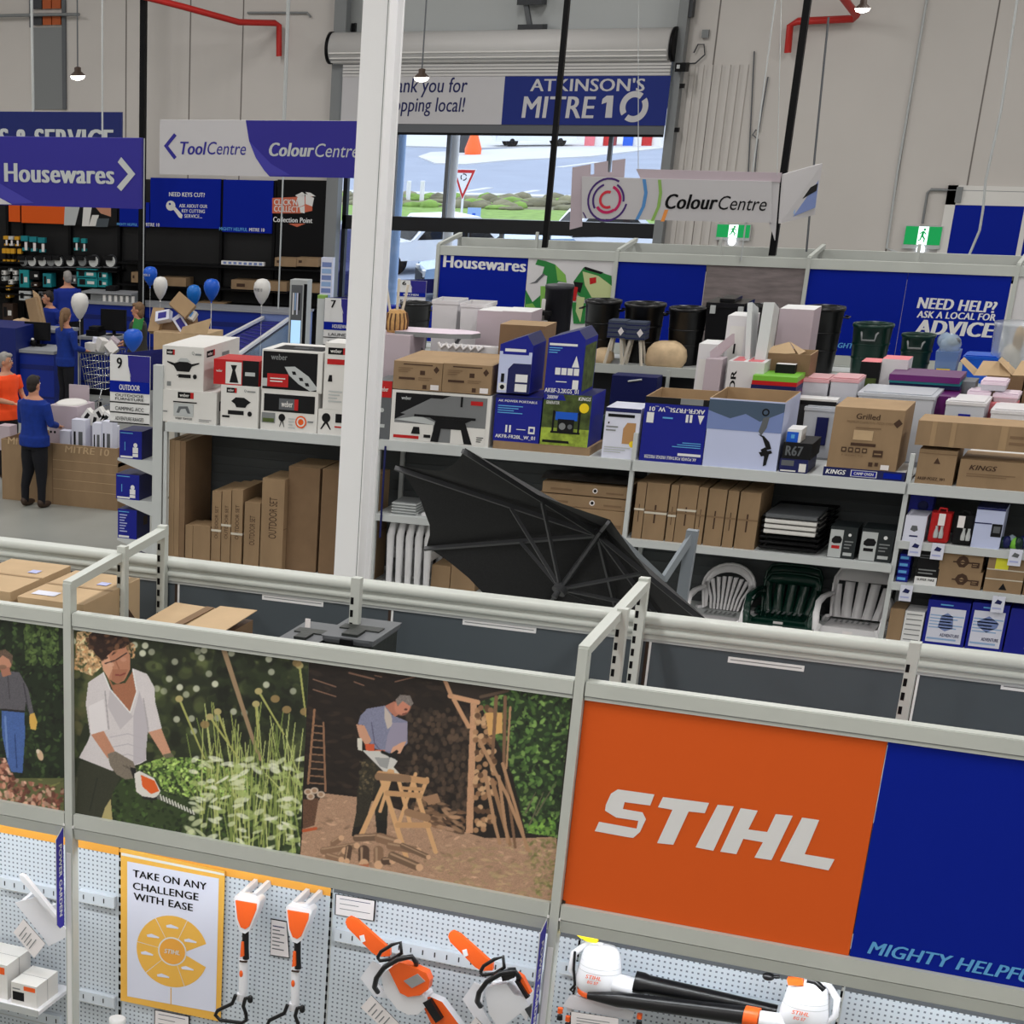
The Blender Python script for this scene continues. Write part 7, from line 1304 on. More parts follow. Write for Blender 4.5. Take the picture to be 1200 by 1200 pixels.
p = atz(541, 180, 0); m = MB(); m.box(p.x-.6, p.x+.3, p.y, p.y+.5, 0, .9, 'darkgrey'); m.box(p.x-.6, p.x+.3, p.y, p.y+.5, 1.1, 1.9, 'midgrey'); tag(m.build('cage_rack', autoloc=True), 'dark gas bottle rack on the far kerb beside the orange marker', 'rack')

# ---------------------------------------------------------------- exit signs, right hand wall fittings
mat('exitgreen', (16, 150, 78), .4, emit=.35); mat('exitwhite', (226, 255, 246), .4, emit=.9)
def exit_sign(x0, x1, y0, y1, label):
    Y = WY-.09; a, b, c = at(x0, y1, Y), at(x1, y1, Y), at(x0, y0, Y); t = thing('exit_sign', ((a.x+b.x)/2, Y, a.z), label, 'exit sign', 'green running man exit signs', world=True)
    m = MB(); m.box(a.x, b.x, Y, Y+.085, a.z, c.z, 'lightgrey'); m.build('housing', t); m = MB(); h = c.z-a.z; f = front(m, a.x+.01, b.x-.01, Y-.002, a.z+h*.18, c.z-.01)
    f.rect(0, 0, 1, 1, 'exitgreen').rect(.36, 0, .64, 1, 'exitwhite').circ(.53, .84, .035, 'exitgreen').poly([(.47, .75), (.53, .76), (.52, .46), (.45, .46)], 'exitgreen').poly([(.46, .48), (.52, .5), (.58, .34), (.56, .14), (.53, .14), (.54, .32), (.5, .4)], 'exitgreen').poly([(.45, .5), (.49, .46), (.46, .26), (.39, .2), (.38, .26), (.43, .3)], 'exitgreen').poly([(.47, .74), (.48, .68), (.41, .56), (.4, .62)], 'exitgreen').poly([(.53, .74), (.6, .6), (.58, .56), (.52, .66)], 'exitgreen'); m.build('sign_face', t)
    m = MB(); xm = (a.x+b.x)/2; m.ell((xm, Y-.0, a.z-.01), .07, .06, .08, mat('exitlamp', (235, 245, 255), .4, emit=1.6)); m.build('lamp', t)
exit_sign(838, 878, 262, 281, 'green exit sign on the wall below the white hanging ring logo sign'); exit_sign(1057, 1101, 264, 291, 'green exit sign left of the blue wall panel')
Y = WY-.05; a, b = at(1109, 300, Y), at(1240, 300, Y); z1 = at(1120, 240, Y).z; m = MB(); m.box(a.x, b.x, Y, Y+.04, .3, z1, 'blue')
tag(m.build('wall_panel', autoloc=True), 'large blue wall panel in a white frame at the right', 'panel')
m = MB(); m.box(a.x-.16, a.x, Y-.01, Y+.045, .3, z1+.3, 'offwhite'); m.box(a.x-.16, b.x, Y-.01, Y+.045, z1, z1+.3, 'offwhite'); q = at(1193, 300, Y); m.box(q.x-.04, q.x+.04, Y-.02, Y, .3, z1, 'offwhite'); struct(m.build('door_1'))
p = at(1124, 228, WY-.06); m = MB(); m.box(p.x-.05, p.x+.05, WY-.1, WY-.0, p.z-.12, p.z+.12, 'grey'); tag(m.build('junction_box', autoloc=True), 'small grey box on the white frame above the blue wall panel', 'junction box')
def pipe(name, pts, r, mm, label, cat, Y=None):
    m = MB(); m.tube([at(p[0], p[1], p[2] if len(p) > 2 else Y) for p in pts], r, 8, mm); return tag(m.build(name, autoloc=True), label, cat)
Yw = WY-.04
pipe('conduit', [(1081, 262), (1087, 226), (1091, 222), (1240, 226)], .022, 'grey', 'grey conduit rising from the right exit sign over the blue panel', 'conduit', Yw)
pipe('conduit', [(1086, 0), (1052, 200), (1039, 291), (1052, 296)], .02, 'lightgrey', 'thin conduit down the wall left of the right exit sign', 'conduit', Yw)
pipe('cable', [(884, 60), (878, 180), (874, 262)], .012, 'midgrey', 'thin cable down the wall to the left exit sign', 'cable', Yw)
pipe('cable', [(900, 90), (893, 130), (889, 155), (886, 152), (882, 158), (888, 163), (884, 210)], .012, 'midgrey', 'kinked cable with small camera above the white hanging ring logo sign', 'cable', Yw)
pipe('cable', [(971, 20), (962, 110), (955, 180), (945, 295)], .014, 'midgrey', 'long thin suspension cable right of the white ring logo sign', 'cable', 29.6)
pipe('cable', [(1192, 0), (1173, 130), (1155, 212), (1152, 245), (1148, 270), (1134, 303)], .016, 'lightgrey', 'white cable hanging down in front of the blue wall panel', 'cable', 30.0)
# red fire pipes
mat('firered', (190, 40, 34), .4)
pipe('fire_pipe', [(160, -6, 37.00), (215, 8, 37.40), (280, 26, 38.20), (322, 27, 38.80), (327, 30, 38.85), (327, 55, 38.85), (327, 66, 38.85)], .055, 'firered', 'red fire pipe bending down the wall left of the roller door', 'pipe')
pipe('fire_pipe', [(984, -8, 38.00), (1004, 18, 38.70), (1000, 22, 38.80), (935, 25, 38.85), (926, 30, 38.85), (923, 62, 38.85)], .06, 'firered', 'red fire pipe bending down the wall right of the roller door', 'pipe')
pipe('sprinkler_pipe', [(290, 15), (360, 15), (364, 20)], .02, 'grey', 'thin grey sprinkler branch under the left red pipe', 'pipe', WY-.05)
for x, y, Y, nm in ((91, 88, 31.0, 'over the SALES & SERVICE sign'), (494, 90, 29.6, 'in front of the white banner'), (1011, 9, 32.0, 'at the top beside the right red pipe')):
    p = at(x, y, Y); t = thing('pendant_lamp', (p.x, Y, p.z), 'small hanging dome lamp with dark cap '+nm, 'lamp', 'hanging dome lamps'); k = 1/ppm(p)
    m = MB(); m.lathe((0, 0, 0), [(9.5*k, -.01), (9*k, .0), (4*k, 4*k), (4*k, 8*k), (1.5*k, 9*k)], 16, 'brown'); m.build('cap', t)
    m = MB(); m.lathe((0, 0, 0), [(2*k, -5.5*k), (7*k, -4*k), (9.2*k, -.3*k), (5*k, 2*k)], 16, mat('lampglow', (255, 248, 236), .3, emit=6.0)); m.build('diffuser', t)
    m = MB(); m.tube([(0, 0, 8*k), (0, 0, 9.28-p.z)], .012, 6, 'midgrey'); m.build('cord', t)
# power poles down to the gondolas
def pole(x0, y0, x1, y1, Y, w, mm, label, zend):
    a = at(x1, y1, Y); m = MB(); m.box(a.x-w/2, a.x+w/2, Y, Y+w, zend if zend is not None else a.z, 9.3, mm); return tag(m.build('power_pole', autoloc=True), label, 'pole')
pole(660, 0, 638, 285, 29.4, .07, 'black', 'black power pole in front of the roller door', 3.1); pole(945, 0, 905, 294, 29.4, .085, 'black', 'black power pole right of the white ring logo sign', 3.1)
p = at(166, 250, 37.15); z = at(200, 358, 37.3).z; m = MB(); m.box(p.x-.07, p.x+.04, 37.15, 37.25, z-1.3, 9.3, 'black'); m.box(p.x+.04, p.x+.055, 37.14, 37.16, z-1.3, at(166, 162, 37.15).z, 'lightgrey'); tag(m.build('power_pole', autoloc=True), 'black and silver power pole behind the Housewares arrow sign', 'pole')
def rod(x, y, Y, r, label):
    a = at(x, y, Y); m = MB(); m.tube([a, (a.x, Y, 9.3)], r, 8, 'lightgrey'); tag(m.build('hanging_rod', autoloc=True), label, 'rod')
rod(326, 362, 37.2, .016, 'thin silver rod hanging before the CLICK N COLLECT board')
rod(39, 132, 28.02, .02, 'thin white rod carrying the SALES & SERVICE sign'); rod(332, 142, 24.02, .014, 'thin white rod carrying the white and blue arrow sign')
rod(120, 162, 20.02, .01, 'thin rod carrying the Housewares arrow sign'); rod(868, 306, 28.95, .01, 'thin wire down across the white ring logo sign to the gondola')

# ---------------------------------------------------------------- hanging signs
mat('signblue', (40, 34, 138), .5); mat('signblue2', (62, 58, 160), .5); mat('darkblue', (8, 26, 96), .5)
Y = 28.0; m = MB(); a, b, z0, z1 = at(-60, 160, Y), at(142, 160, Y), at(60, 200, Y).z, at(60, 131, Y).z; m.box(a.x, b.x, Y, Y+.05, z0, z1, 'darkblue'); m.tpx('SALES & SERVICE', -52, 176, 133, 26, Y-.003, 'lightgrey', .05); tag(m.build('hanging_sign', autoloc=True), 'dark blue SALES & SERVICE sign behind the Housewares arrow sign', 'sign')
Y = 20.0; z0, z1 = at(100, 243, Y).z, at(100, 161, Y).z; m = MB(); a, b = at(-150, 200, Y), at(165, 205, Y); m.box(a.x, b.x, Y, Y+.05, z0, z1, 'signblue'); T = Y-.003
m.ppx([(-150, 196), (-40, 200), (0, 232), (14, 239.5), (-150, 238)], T, 'bannerwhite'); m.ppx([(-30, 200), (0, 215), (40, 238), (14, 239), (0, 232)], T-.001, 'signblue2'); m.tpx('Housewares', 5, 213, 134, 22, T-.002, 'lightgrey', .045); m.ppx([(138, 190), (142, 184), (158.5, 204), (142, 224), (137, 219), (150, 204)], T-.002, 'lightgrey')
tag(m.build('hanging_sign', autoloc=True), 'violet blue hanging Housewares sign with an arrow at left', 'sign')
Y = 24.0; z0, z1 = at(300, 206.5, Y).z, at(300, 141, Y).z; m = MB(); a, b = at(187, 175, Y), at(440, 176, Y); c = at(289, 142, Y); m.box(a.x, b.x, Y, Y+.05, z0, z1, 'bannerwhite'); T = Y-.003
P_ = lambda x, y, k=1: Vector((at(x, y, Y).x, Y-.003*k, at(x, y, Y).z))
blu = [P_(288, 142), P_(292, 165), P_(300, 185), P_(310, 200), P_(316, 206.5)]; blu[0].z = z1; blu[-1].z = z0; m.poly([blu[4], (b.x, T, z0), (b.x, T, z1), blu[0], blu[1], blu[2], blu[3]], 'signblue'); m.poly([P_(292, 165, 2), P_(300, 185, 2), P_(310, 200, 2), P_(316, 206, 2), P_(340, 205, 2), P_(318, 192, 2)], 'signblue2')
m.ppx([(192, 171), (204, 156), (207, 159), (197, 171), (207, 184), (204, 187)], T-.001, 'signblue'); m.tpx('Tool', 211, 181, 242, 15, T-.001, 'signblue', .03, .2); m.tpx('Centre', 243, 181, 288, 15, T-.001, 'signblue', .0, .2); m.tpx('Colour', 315, 183, 368, 16, T-.003, 'lightgrey', .045, .2); m.tpx('Centre', 369, 184, 420, 16, T-.003, 'lightgrey', .0, .2)
tag(m.build('hanging_sign', autoloc=True), 'white and blue hanging sign with a left arrow beside the column', 'sign')
# ColourCentre prism
ZC = PX(660, 170, .8/3); Y = 26.5; t = thing('hanging_sign', tuple(ZC.p(500, 345, Y)), 'white hanging sign with ring logo and coloured arcs', 'sign', world=True)
def bent(m, pts, Y0, Y1, d, col): m.prism([ZC.p(x, y, Y0 if k == 0 else Y1) for x, y, k in pts], (0, d, 0), col)
m = MB(); ZC.slab(m, [(82, 138), (300, 145), (915, 160), (912, 342), (82, 322)], Y, .03, 'bannerwhite'); T = Y-.004
cc = ZC.p(195, 240, T); s_ = Face(m, (cc.x-.5, T, cc.z-.5), (1, 0, 0), (0, 0, 1)); u = ZC.p(280, 240, T).x-cc.x
mat('ringpurple', (66, 30, 110), .5); mat('ringmag', (190, 20, 90), .5); mat('ringred', (206, 40, 60), .5); mat('arcblue', (80, 140, 200), .5); mat('arcgreen', (140, 180, 90), .5); mat('arcorange', (236, 150, 70), .5)
s_.ring(.5, .5, u*1.06, u*.1, 'ringpurple', 60, 350).ring(.5, .5, u*.88, u*.1, 'ringpurple', -5, 60).ring(.5, .5, u*.80, u*.1, 'ringpurple', 110, 215).ring(.5, .5, u*.72, u*.14, 'ringmag', -50, 70).ring(.5, .5, u*.68, u*.14, 'ringmag', 215, 310).ring(.5, .5, u*.44, u*.13, 'ringred', 70, 300)
def arc(pts, w, col): m.poly([ZC.p(x, y, T-.001) for x, y in pts]+[ZC.p(x+w, y, T-.001) for x, y in pts[::-1]], col)
arc([(348, 150), (356, 210), (345, 270), (316, 328)], 15, 'arcblue'); arc([(416, 152), (421, 210), (412, 270), (384, 334)], 14, 'arcgreen'); arc([(446, 284), (428, 336)], 16, 'arcorange'); arc([(84, 295), (98, 322)], 6, 'ringpurple')
ZC.text(m, 'Colour', 445, 280, 676, 284, 66, T-.002, 'black', .035, .2); ZC.text(m, 'Centre', 680, 284, 890, 290, 62, T-.002, 'nearblack', -.004, .2); m.build('front_panel', t)
m = MB(); ZC.slab(m, [(320, 105), (960, 122), (952, 165), (915, 160), (340, 148)], Y+.02, .02, 'palemauve'); ZC.slab(m, [(912, 160), (950, 165), (930, 420), (905, 345)], Y+.03, .02, 'bannerwhite'); m.build('top_strip', t)
m = MB(); Yb = Y+.7; L_ = [(40, 98, 1), (120, 84, 1), (118, 130, 1), (136, 128, 1), (136, 80, 1), (195, 70, 1), (195, 120, 1), (213, 118, 1), (215, 68, 1), (272, 60, 1), (266, 150, 1), (82, 150, 1), (82, 358, 1), (28, 372, 1)]; m.prism([ZC.p(x, y, Y+.08) for x, y, _ in L_], (0, .02, 0), 'palemauve'); m.build('left_wing', t)
w_ = [(962, 128, .1), (1132, 80, 1.0), (1098, 306, 1.0), (945, 345, .1)]; q = [ZC.p(x, y, Y+d) for x, y, d in w_]; m = MB(); m.prism(q, (.02, .01, 0), 'bannerwhite'); n = (q[1]-q[0]).cross(q[3]-q[0]).normalized(); n = -n if n.y > 0 else n
L2 = lambda u, v: q[0]+(q[1]-q[0])*u+(q[3]-q[0])*v+n*.006
mm = [L2(.02, .3), L2(.98, .12), L2(.94, .9), L2(.04, .98)]; m.poly(mm, 'bluegrey'); m.poly([p+n*.004 for p in (L2(.1, .35), L2(.3, .3), L2(.3, .85), L2(.1, .9))], 'ringpurple'); m.poly([p+n*.006 for p in (L2(.14, .45), L2(.25, .42), L2(.25, .75), L2(.14, .78))], 'ringmag'); m.poly([p+n*.004 for p in (L2(.45, .5), L2(.95, .4), L2(.93, .55), L2(.45, .66))], 'nearblack'); m.poly([p+n*.004 for p in (L2(.36, .3), L2(.4, .3), L2(.4, .9), L2(.36, .9))], 'lampblue'); m.build('right_wing', t)
m = MB(); m.tube([ZC.p(330, 112, Y+.02), ZC.p(330, -700, Y+.02)], .005, 6, 'lightgrey'); m.build('wire', t); m = MB(); m.tube([ZC.p(940, 130, Y+.02), ZC.p(960, -700, Y+.02)], .005, 6, 'lightgrey'); m.build('wire', t)
# ---------------------------------------------------------------- rack end with the aisle 9 sign
mat('sideblue', (12, 18, 96), .5)
def aisle_sign(pts, Y, num, head, rows, label, post=None, wingdx=.6, wingdy=.5):
    (xl, yt), (xr, yb) = pts; a, b = at(xl, yt, Y), at(xr, yt, Y); z1, z0 = a.z, at(xl, yb, Y).z; X0, X1 = a.x, b.x
    t = thing('aisle_sign', (X0, Y, z0), label, 'sign', world=True); m = MB(); m.box(X0, X1, Y, Y+.012, z0, z1, 'white'); f = front(m, X0, X1, Y-.001, z0, z1)
    hb = .62 if rows > 2 else .5
    f.rect(.52, hb, 1, 1, 'signblue').poly([(.44, 1), (.53, 1), (.53, .7)], 'signblue').poly([(.46, .78), (.53, .66), (.7, hb), (.52, hb), (.5, .72)], 'signblue').poly([(.46, .85), (.53, .68), (.53, 1), (.45, 1)], 'signblue').text(num, .17, .80, .31, .96, 'nearblack', .03)
    f.rect(0, hb-.17, 1, hb, 'blue').text(head, .24, hb-.13, .76, hb-.05, 'white', .03); h = (hb-.17)/rows
    for k in range(rows):
        y = hb-.17-h*(k+1); f.rect(0, y-.006, 1, y+.012, 'nearblack')
        for j, s in enumerate(pts_rows[num][k]): n = len(pts_rows[num][k]); f.text(s, .14+.04*len(s)*0, y+h*(.24+.36*(n-1-j)), .86, y+h*(.24+.36*(n-1-j))+h*(.26 if n > 1 else .36), 'nearblack', .01)
    m.build('front_panel', t); m = MB(); m.prism([(X0, Y+.02, z0+(z1-z0)*.4), (X0, Y+.02, z1), (X0+wingdx, Y+wingdy, z1), (X0+wingdx, Y+wingdy, z0+(z1-z0)*.4)], (.01, .01, 0), 'sideblue'); m.build('rear_panel', t); return t
pts_rows = {'9': [['OUTDOOR', 'FURNITURE'], ['CAMPING ACC'], ['ADVENTURE RANGES']], '7': [['LAUNDRY'], ['ELEMENT FANS']], '6': [['KITCHEN']]}
EY = RF+.02
es = thing('end_shelf', (at(185, 600, EY).x, EY, 0), 'light grey end shelf holding blue boxes at the left end of the long rack', 'shelf', world=True)
xp0, xp1 = at(177, 600, EY).x, at(188, 600, EY).x; m = MB(); m.box(xp0, xp1, EY+.02, EY+.10, 0, at(180, 428, EY).z, 'shelfgrey'); m.build('upright', es)
m = MB(); m.box(xp1+.02, xp1+.06, EY+.3, EY+.36, 0, zS, 'shelfgrey'); m.build('rear_upright', es)
aisle_sign(((129, 415), (176, 494)), EY+.0, '9', 'OUTDOOR', 3, 'tall blue and white aisle sign with a 9 at the rack end', wingdx=at(199, 400, EY+.7).x-at(129, 415, EY).x, wingdy=.7)
xs0 = at(135, 540, EY).x
for k, y in enumerate((539, 587, 633, 680)):
    z = at(150, y, EY).z; m = MB(); m.box(xs0, xp0+.02, EY+.06, EY+.42, z-.02, z, 'shelfgrey'); m.prism([(xs0+.0, EY+.055, z), (xp0+.01, EY+.055, z), (xp0+.01, EY+.055, z-.17), (xp0-.06, EY+.055, z-.15), (xs0, EY+.055, z-.025)][::-1], (0, .006, 0), 'shelfgrey'); m.build('shelf', es)
    x0, x1, yt = ((140, 166, 505), (136, 163, 556), (138, 160, 597), (141, 165, 650))[k]
    def pr(m, X0, X1, Y, d, z, t):
        f = front(m, X0, X1, Y, z, t); f.rect(.05, .03, .6, .1, 'white').rect(.05, .9, .6, .93, 'skyblue')
        if k < 2: f.circ(.72, .5, .09, 'white').rect(.6, .22, .84, .42, 'white').rect(.6, .08, .84, .2, 'white').rect(.24, .3, .27, .6, 'skyblue')
        else: f.lines(.1, .2, .5, .85, 7, 'lilac')
        r = right(m, X1, Y, Y+d, z, t); r.rect(0, 0, 1, 1, 'navy')
        if k >= 2: r.rect(.5, .4, .8, .7, 'brown')
    rbox('box', 'blue box on the end shelf under the 9 sign, %s' % ('topmost', 'second from top', 'third from top with small print', 'lowest, half hidden by the rail')[k], x0, x1, yt, EY+.07, z, .34, 'deepblue', 'navy', pr=pr, group='blue boxes on the end shelf', yb=y)
aisle_sign(((381, 349), (424, 404)), 25.1, '7', 'HOUSEWARES', 2, 'blue and white aisle sign with a 7 left of the column', wingdx=.5, wingdy=.5)
p = at(376, 350, 25.15); m = MB(); m.box(p.x-.05, p.x+.05, 25.16, 25.24, 0, p.z, 'shelfgrey'); m.box(p.x-.05, p.x+.06, 25.16, 25.24, p.z, p.z+.04, 'arcgreen'); tag(m.build('upright_post', autoloc=True), 'pale upright with a green cap beside the 7 sign', 'post')
aisle_sign(((466, 328), (500, 356)), 28.7, '6', 'KITCHEN', 1, 'blue and white aisle sign at the left end of the Housewares panels', wingdx=.5, wingdy=.35)
m = MB(); a, b = at(405, 372, 28.55), at(512, 380, 28.55); m.box(a.x, b.x, 28.6, 28.8, 0, at(440, 358, 28.6).z, 'blue'); tag(m.build('end_board', autoloc=True), 'blue end panel below the aisle signs behind the brush basket', 'panel')

# ---------------------------------------------------------------- service area
mat('deskblue', (10, 40, 140), .45); mat('deskblue2', (8, 28, 104), .5); mat('topgrey', (150, 152, 156), .5)
def desk(name, X0, X1, Y0, Y1, z, label, cat='counter', band=True):
    t = thing(name, ((X0+X1)/2, Y0, 0), label, cat, world=True); m = MB(); m.box(X0, X1, Y0+.03, Y1, 0, z-.05, 'deskblue')
    if band: m.box(X0, X1, Y0+.025, Y0+.03, z*.68, z*.76, 'deskblue2'); m.box(X0, X1, Y0+.025, Y0+.03, 0, .12, 'nearblack'); m.box(X0, X1, Y0+.025, Y0+.03, z*.2, z*.24, 'deskblue2')
    m.build('cabinet', t); m = MB(); m.box(X0-.02, X1+.02, Y0, Y1+.02, z-.05, z, 'topgrey'); m.build('counter_top', t); return t
a, b = atz(16, 409, 1.0), atz(66, 411, 1.0); desk('service_counter', a.x, b.x, a.y, a.y+.75, 1.0, 'blue service counter with grey top and monitor at the left')
q = at(52, 400, a.y+.8); desk('service_counter', a.x-.9, a.x+.55, a.y+.85, a.y+1.3, at(20, 384, a.y+.85).z, 'taller blue back counter behind the left monitor')
m = MB(); x = at(15, 400, a.y-.2).x; m.box(x-1.2, x, a.y-.1, a.y+.8, 0, at(5, 384, a.y-.1).z, 'deskblue2'); tag(m.build('counter_end', autoloc=True), 'dark blue counter end at the left picture edge', 'counter')
c, d = atz(95, 352, 1.05), atz(334, 366, 1.05); desk('service_counter', at(97, 352, 37.3).x, at(334, 366, 37.3).x, 37.3, 37.9, at(200, 358, 37.3).z, 'long blue rear counter with grey top below the balloons')
e = atz(92, 394, 1.0); f0 = atz(134, 396, 1.0); desk('service_counter', e.x, f0.x, e.y, e.y+.6, 1.0, 'blue middle counter with cash register behind the woman with a ponytail')
p = at(100, 340, 37.6); m = MB(); z = at(97, 340, 37.6).z; a2 = at(165, 338, 37.8); m.box(p.x, a2.x, 37.4, 37.9, z-.03, z, 'topgrey'); m.box(p.x+.2, a2.x, 37.45, 37.5, z-.32, z-.03, 'grey')
for k in range(6): m.box(p.x+.5+.13*k, p.x+.56+.13*k, 37.42, 37.45, z-.28, z-.05, 'offwhite')
m.box(p.x, p.x+.05, 37.5, 37.85, at(200, 358, 37.3).z, z-.03, 'grey'); m.box(a2.x-.05, a2.x, 37.5, 37.85, at(200, 358, 37.3).z, z-.03, 'grey'); tag(m.build('raised_desk', autoloc=True), 'raised grey desk standing on the rear counter behind the bald man', 'desk')
def monitor(x0, x1, y0, y1, Y, zbase, label):
    a, b, c = at(x0, y1, Y), at(x1, y1, Y), at(x0, y0, Y); xm = (a.x+b.x)/2; t = thing('monitor', (xm, Y, zbase), label, 'monitor', world=True)
    m = MB(); m.box(a.x, b.x, Y, Y+.05, a.z, c.z, 'black'); m.box(a.x+.015, b.x-.015, Y-.002, Y, a.z+.015, c.z-.015, 'nearblack'); m.build('screen', t)
    m = MB(); m.box(xm-.03, xm+.03, Y+.03, Y+.06, zbase+.015, a.z+.05, 'black'); m.build('neck', t); m = MB(); m.box(xm-.12, xm+.12, Y-.05, Y+.14, zbase, zbase+.015, 'black'); m.build('foot', t)
monitor(29, 58, 377, 398, 31.65, 1.0, 'black computer monitor on the left blue counter'); monitor(118, 147, 362, 387, 33.35, 1.0, 'black computer monitor beside the person in the dark jacket')
p = atz(50, 404, 1.0); m = MB(); m.box(p.x-.16, p.x+.12, 31.55, 31.70, 1.0, 1.03, 'black'); m.ell((p.x-.02, 31.50, 1.07), .06, .05, .06, 'black', 10, 6); m.ell((p.x-.02, 31.48, 1.13), .03, .03, .02, 'offwhite', 8, 5); tag(m.build('keyboard_and_scanner', autoloc=True), 'dark keyboard and scanner before the left monitor', 'scanner')
p = at(111, 388, 33.20); m = MB(); m.box(p.x-.13, p.x+.13, 33.10, 33.40, 1.0, 1.1, 'black'); m.box(p.x-.1, p.x+.1, 33.15, 33.35, 1.1, 1.16, 'nearblack'); tag(m.build('cash_register', autoloc=True, bevel=.01), 'black cash register printer left of the right monitor', 'register')
p = at(130, 343, 37.7); m = MB(); z = at(97, 340, 37.6).z; m.box(p.x-.1, p.x+.12, 37.65, 37.85, z, z+.09, 'nearblack'); tag(m.build('card_terminal', autoloc=True), 'small black device on the raised grey desk', 'device')
# brown paper and carton on the left counter
zb = at(20, 384, 32.1).z
p = at(28, 376, 32.3); m = MB()
for i in range(5): m.ell((p.x-.12+.1*i, 32.3, zb+.06), .12, .1, .07+.02*(i % 2), 'card2', 7, 4)
tag(m.build('crumpled_paper', autoloc=True), 'crumpled tan wrapping paper on the back counter', 'paper')
p = at(42, 362, 32.3); m = MB(); m.obox((p.x, 32.3, zb+.25), (.2, .2, .5), Matrix.Rotation(-.25, 3, 'Y'), 'card'); m.prism([(p.x, 32.3, zb+.2), (p.x+.18, 32.3, zb+.02), (p.x+.06, 32.3, zb+.55), (p.x-.06, 32.3, zb+.62)], (0, .01, 0), 'card2'); tag(m.build('carton', autoloc=True), 'open carton with a raised flap before the man with dark hair', 'carton')
# conveyor checkouts
mat('beltblue', (24, 34, 112), .5); mat('paneglass', (150, 176, 206), .15, alpha=.5)
t = thing('conveyor_checkout', tuple(atz(300, 420, 0)), 'long checkout conveyor with blue belt and white side rails receding from the white boxes', 'checkout', world=True); zc_ = .92
A, B, C_, D = atz(236, 414, zc_), atz(308, 376, zc_), atz(340, 376, zc_), atz(262, 432, zc_)
m = MB(); m.prism([A, D, C_, B], (0, 0, -.06), 'beltblue'); 
for i in range(14):
    f = i/14; u = A.lerp(B, f); v = D.lerp(C_, f); m.bar(u.lerp(v, .12)+Vector((0, 0, .008)), u.lerp(v, .88)+Vector((0, 0, .008)), .03, .012, 'signblue2')
m.build('belt', t)
for u, v in ((A, B), (D, C_)): m = MB(); m.bar(u+Vector((0, 0, .06)), v+Vector((0, 0, .06)), .06, .05, 'white'); m.build('side_rail', t)
m = MB(); m.prism([D+Vector((.05, -.02, 0)), C_+Vector((.05, -.02, 0)), (C_.x+.05, C_.y-.02, .05), (D.x+.05, D.y-.02, .05)][::-1], (.02, 0, 0), 'paneglass'); m.build('side_panel', t); m = MB(); m.prism([A, B, (B.x, B.y, .05), (A.x, A.y, .05)], (.02, 0, 0), 'deskblue'); m.prism([D, C_, (C_.x, C_.y, .05), (D.x, D.y, .05)], (.02, 0, 0), 'midgrey'); m.build('cabinet', t)
m = MB(); p = at(312, 362, 37.15); m.box(p.x, p.x+.75, 36.95, 37.65, .0, p.z-.06, 'bluegrey'); m.box(p.x-.02, p.x+.77, 36.93, 37.67, p.z-.06, p.z-.02, 'topgrey'); tag(m.build('checkout_end', autoloc=True), 'pale blue grey checkout end before the tall drinks cooler', 'checkout')
# drinks cooler
Y = 33.0; a, b, c = at(337, 410, Y), at(357, 410, Y), at(347, 328, Y); t = thing('drinks_cooler', ((a.x+b.x)/2, Y, 0), 'tall narrow drinks cooler with lit pale blue front', 'cooler', world=True); m = MB(); m.box(a.x, b.x, Y, Y+.2, 0, c.z, 'lightgrey'); m.box(b.x-.06, b.x, Y-.003, Y, .1, c.z-.06, 'black'); m.build('cabinet', t)
mat('coolerlit', (170, 210, 240), .4, emit=.5); h = c.z-a.z; m = MB(); f = front(m, a.x+.03, b.x-.08, Y-.003, a.z-.2, c.z-.08); f.rect(0, 0, 1, 1, 'midgrey').rect(.08, .1, .95, .55, 'coolerlit')
for k in range(4): f.rect(.15+.18*k, .62+.06*(k % 2), .27+.18*k, .9, ('white', 'lampblue', 'posterwhite', 'nearblack')[k])
m.build('door', t)
p = at(386, 300, 37.7); m = MB(); m.box(p.x-.12, p.x+.12, 37.6, 37.7, 0, at(386, 302, 37.6).z, 'posterwhite')
f = front(m, p.x-.12, p.x+.12, 37.6, 1.2, at(386, 302, 37.6).z); [f.rect(.1, .1+.14*k, .9, .2+.14*k, ('lampblue', 'bluegrey')[k % 2]) for k in range(6)]; tag(m.build('poster_stand', autoloc=True), 'narrow blue and white poster stand left of the door frame', 'stand')
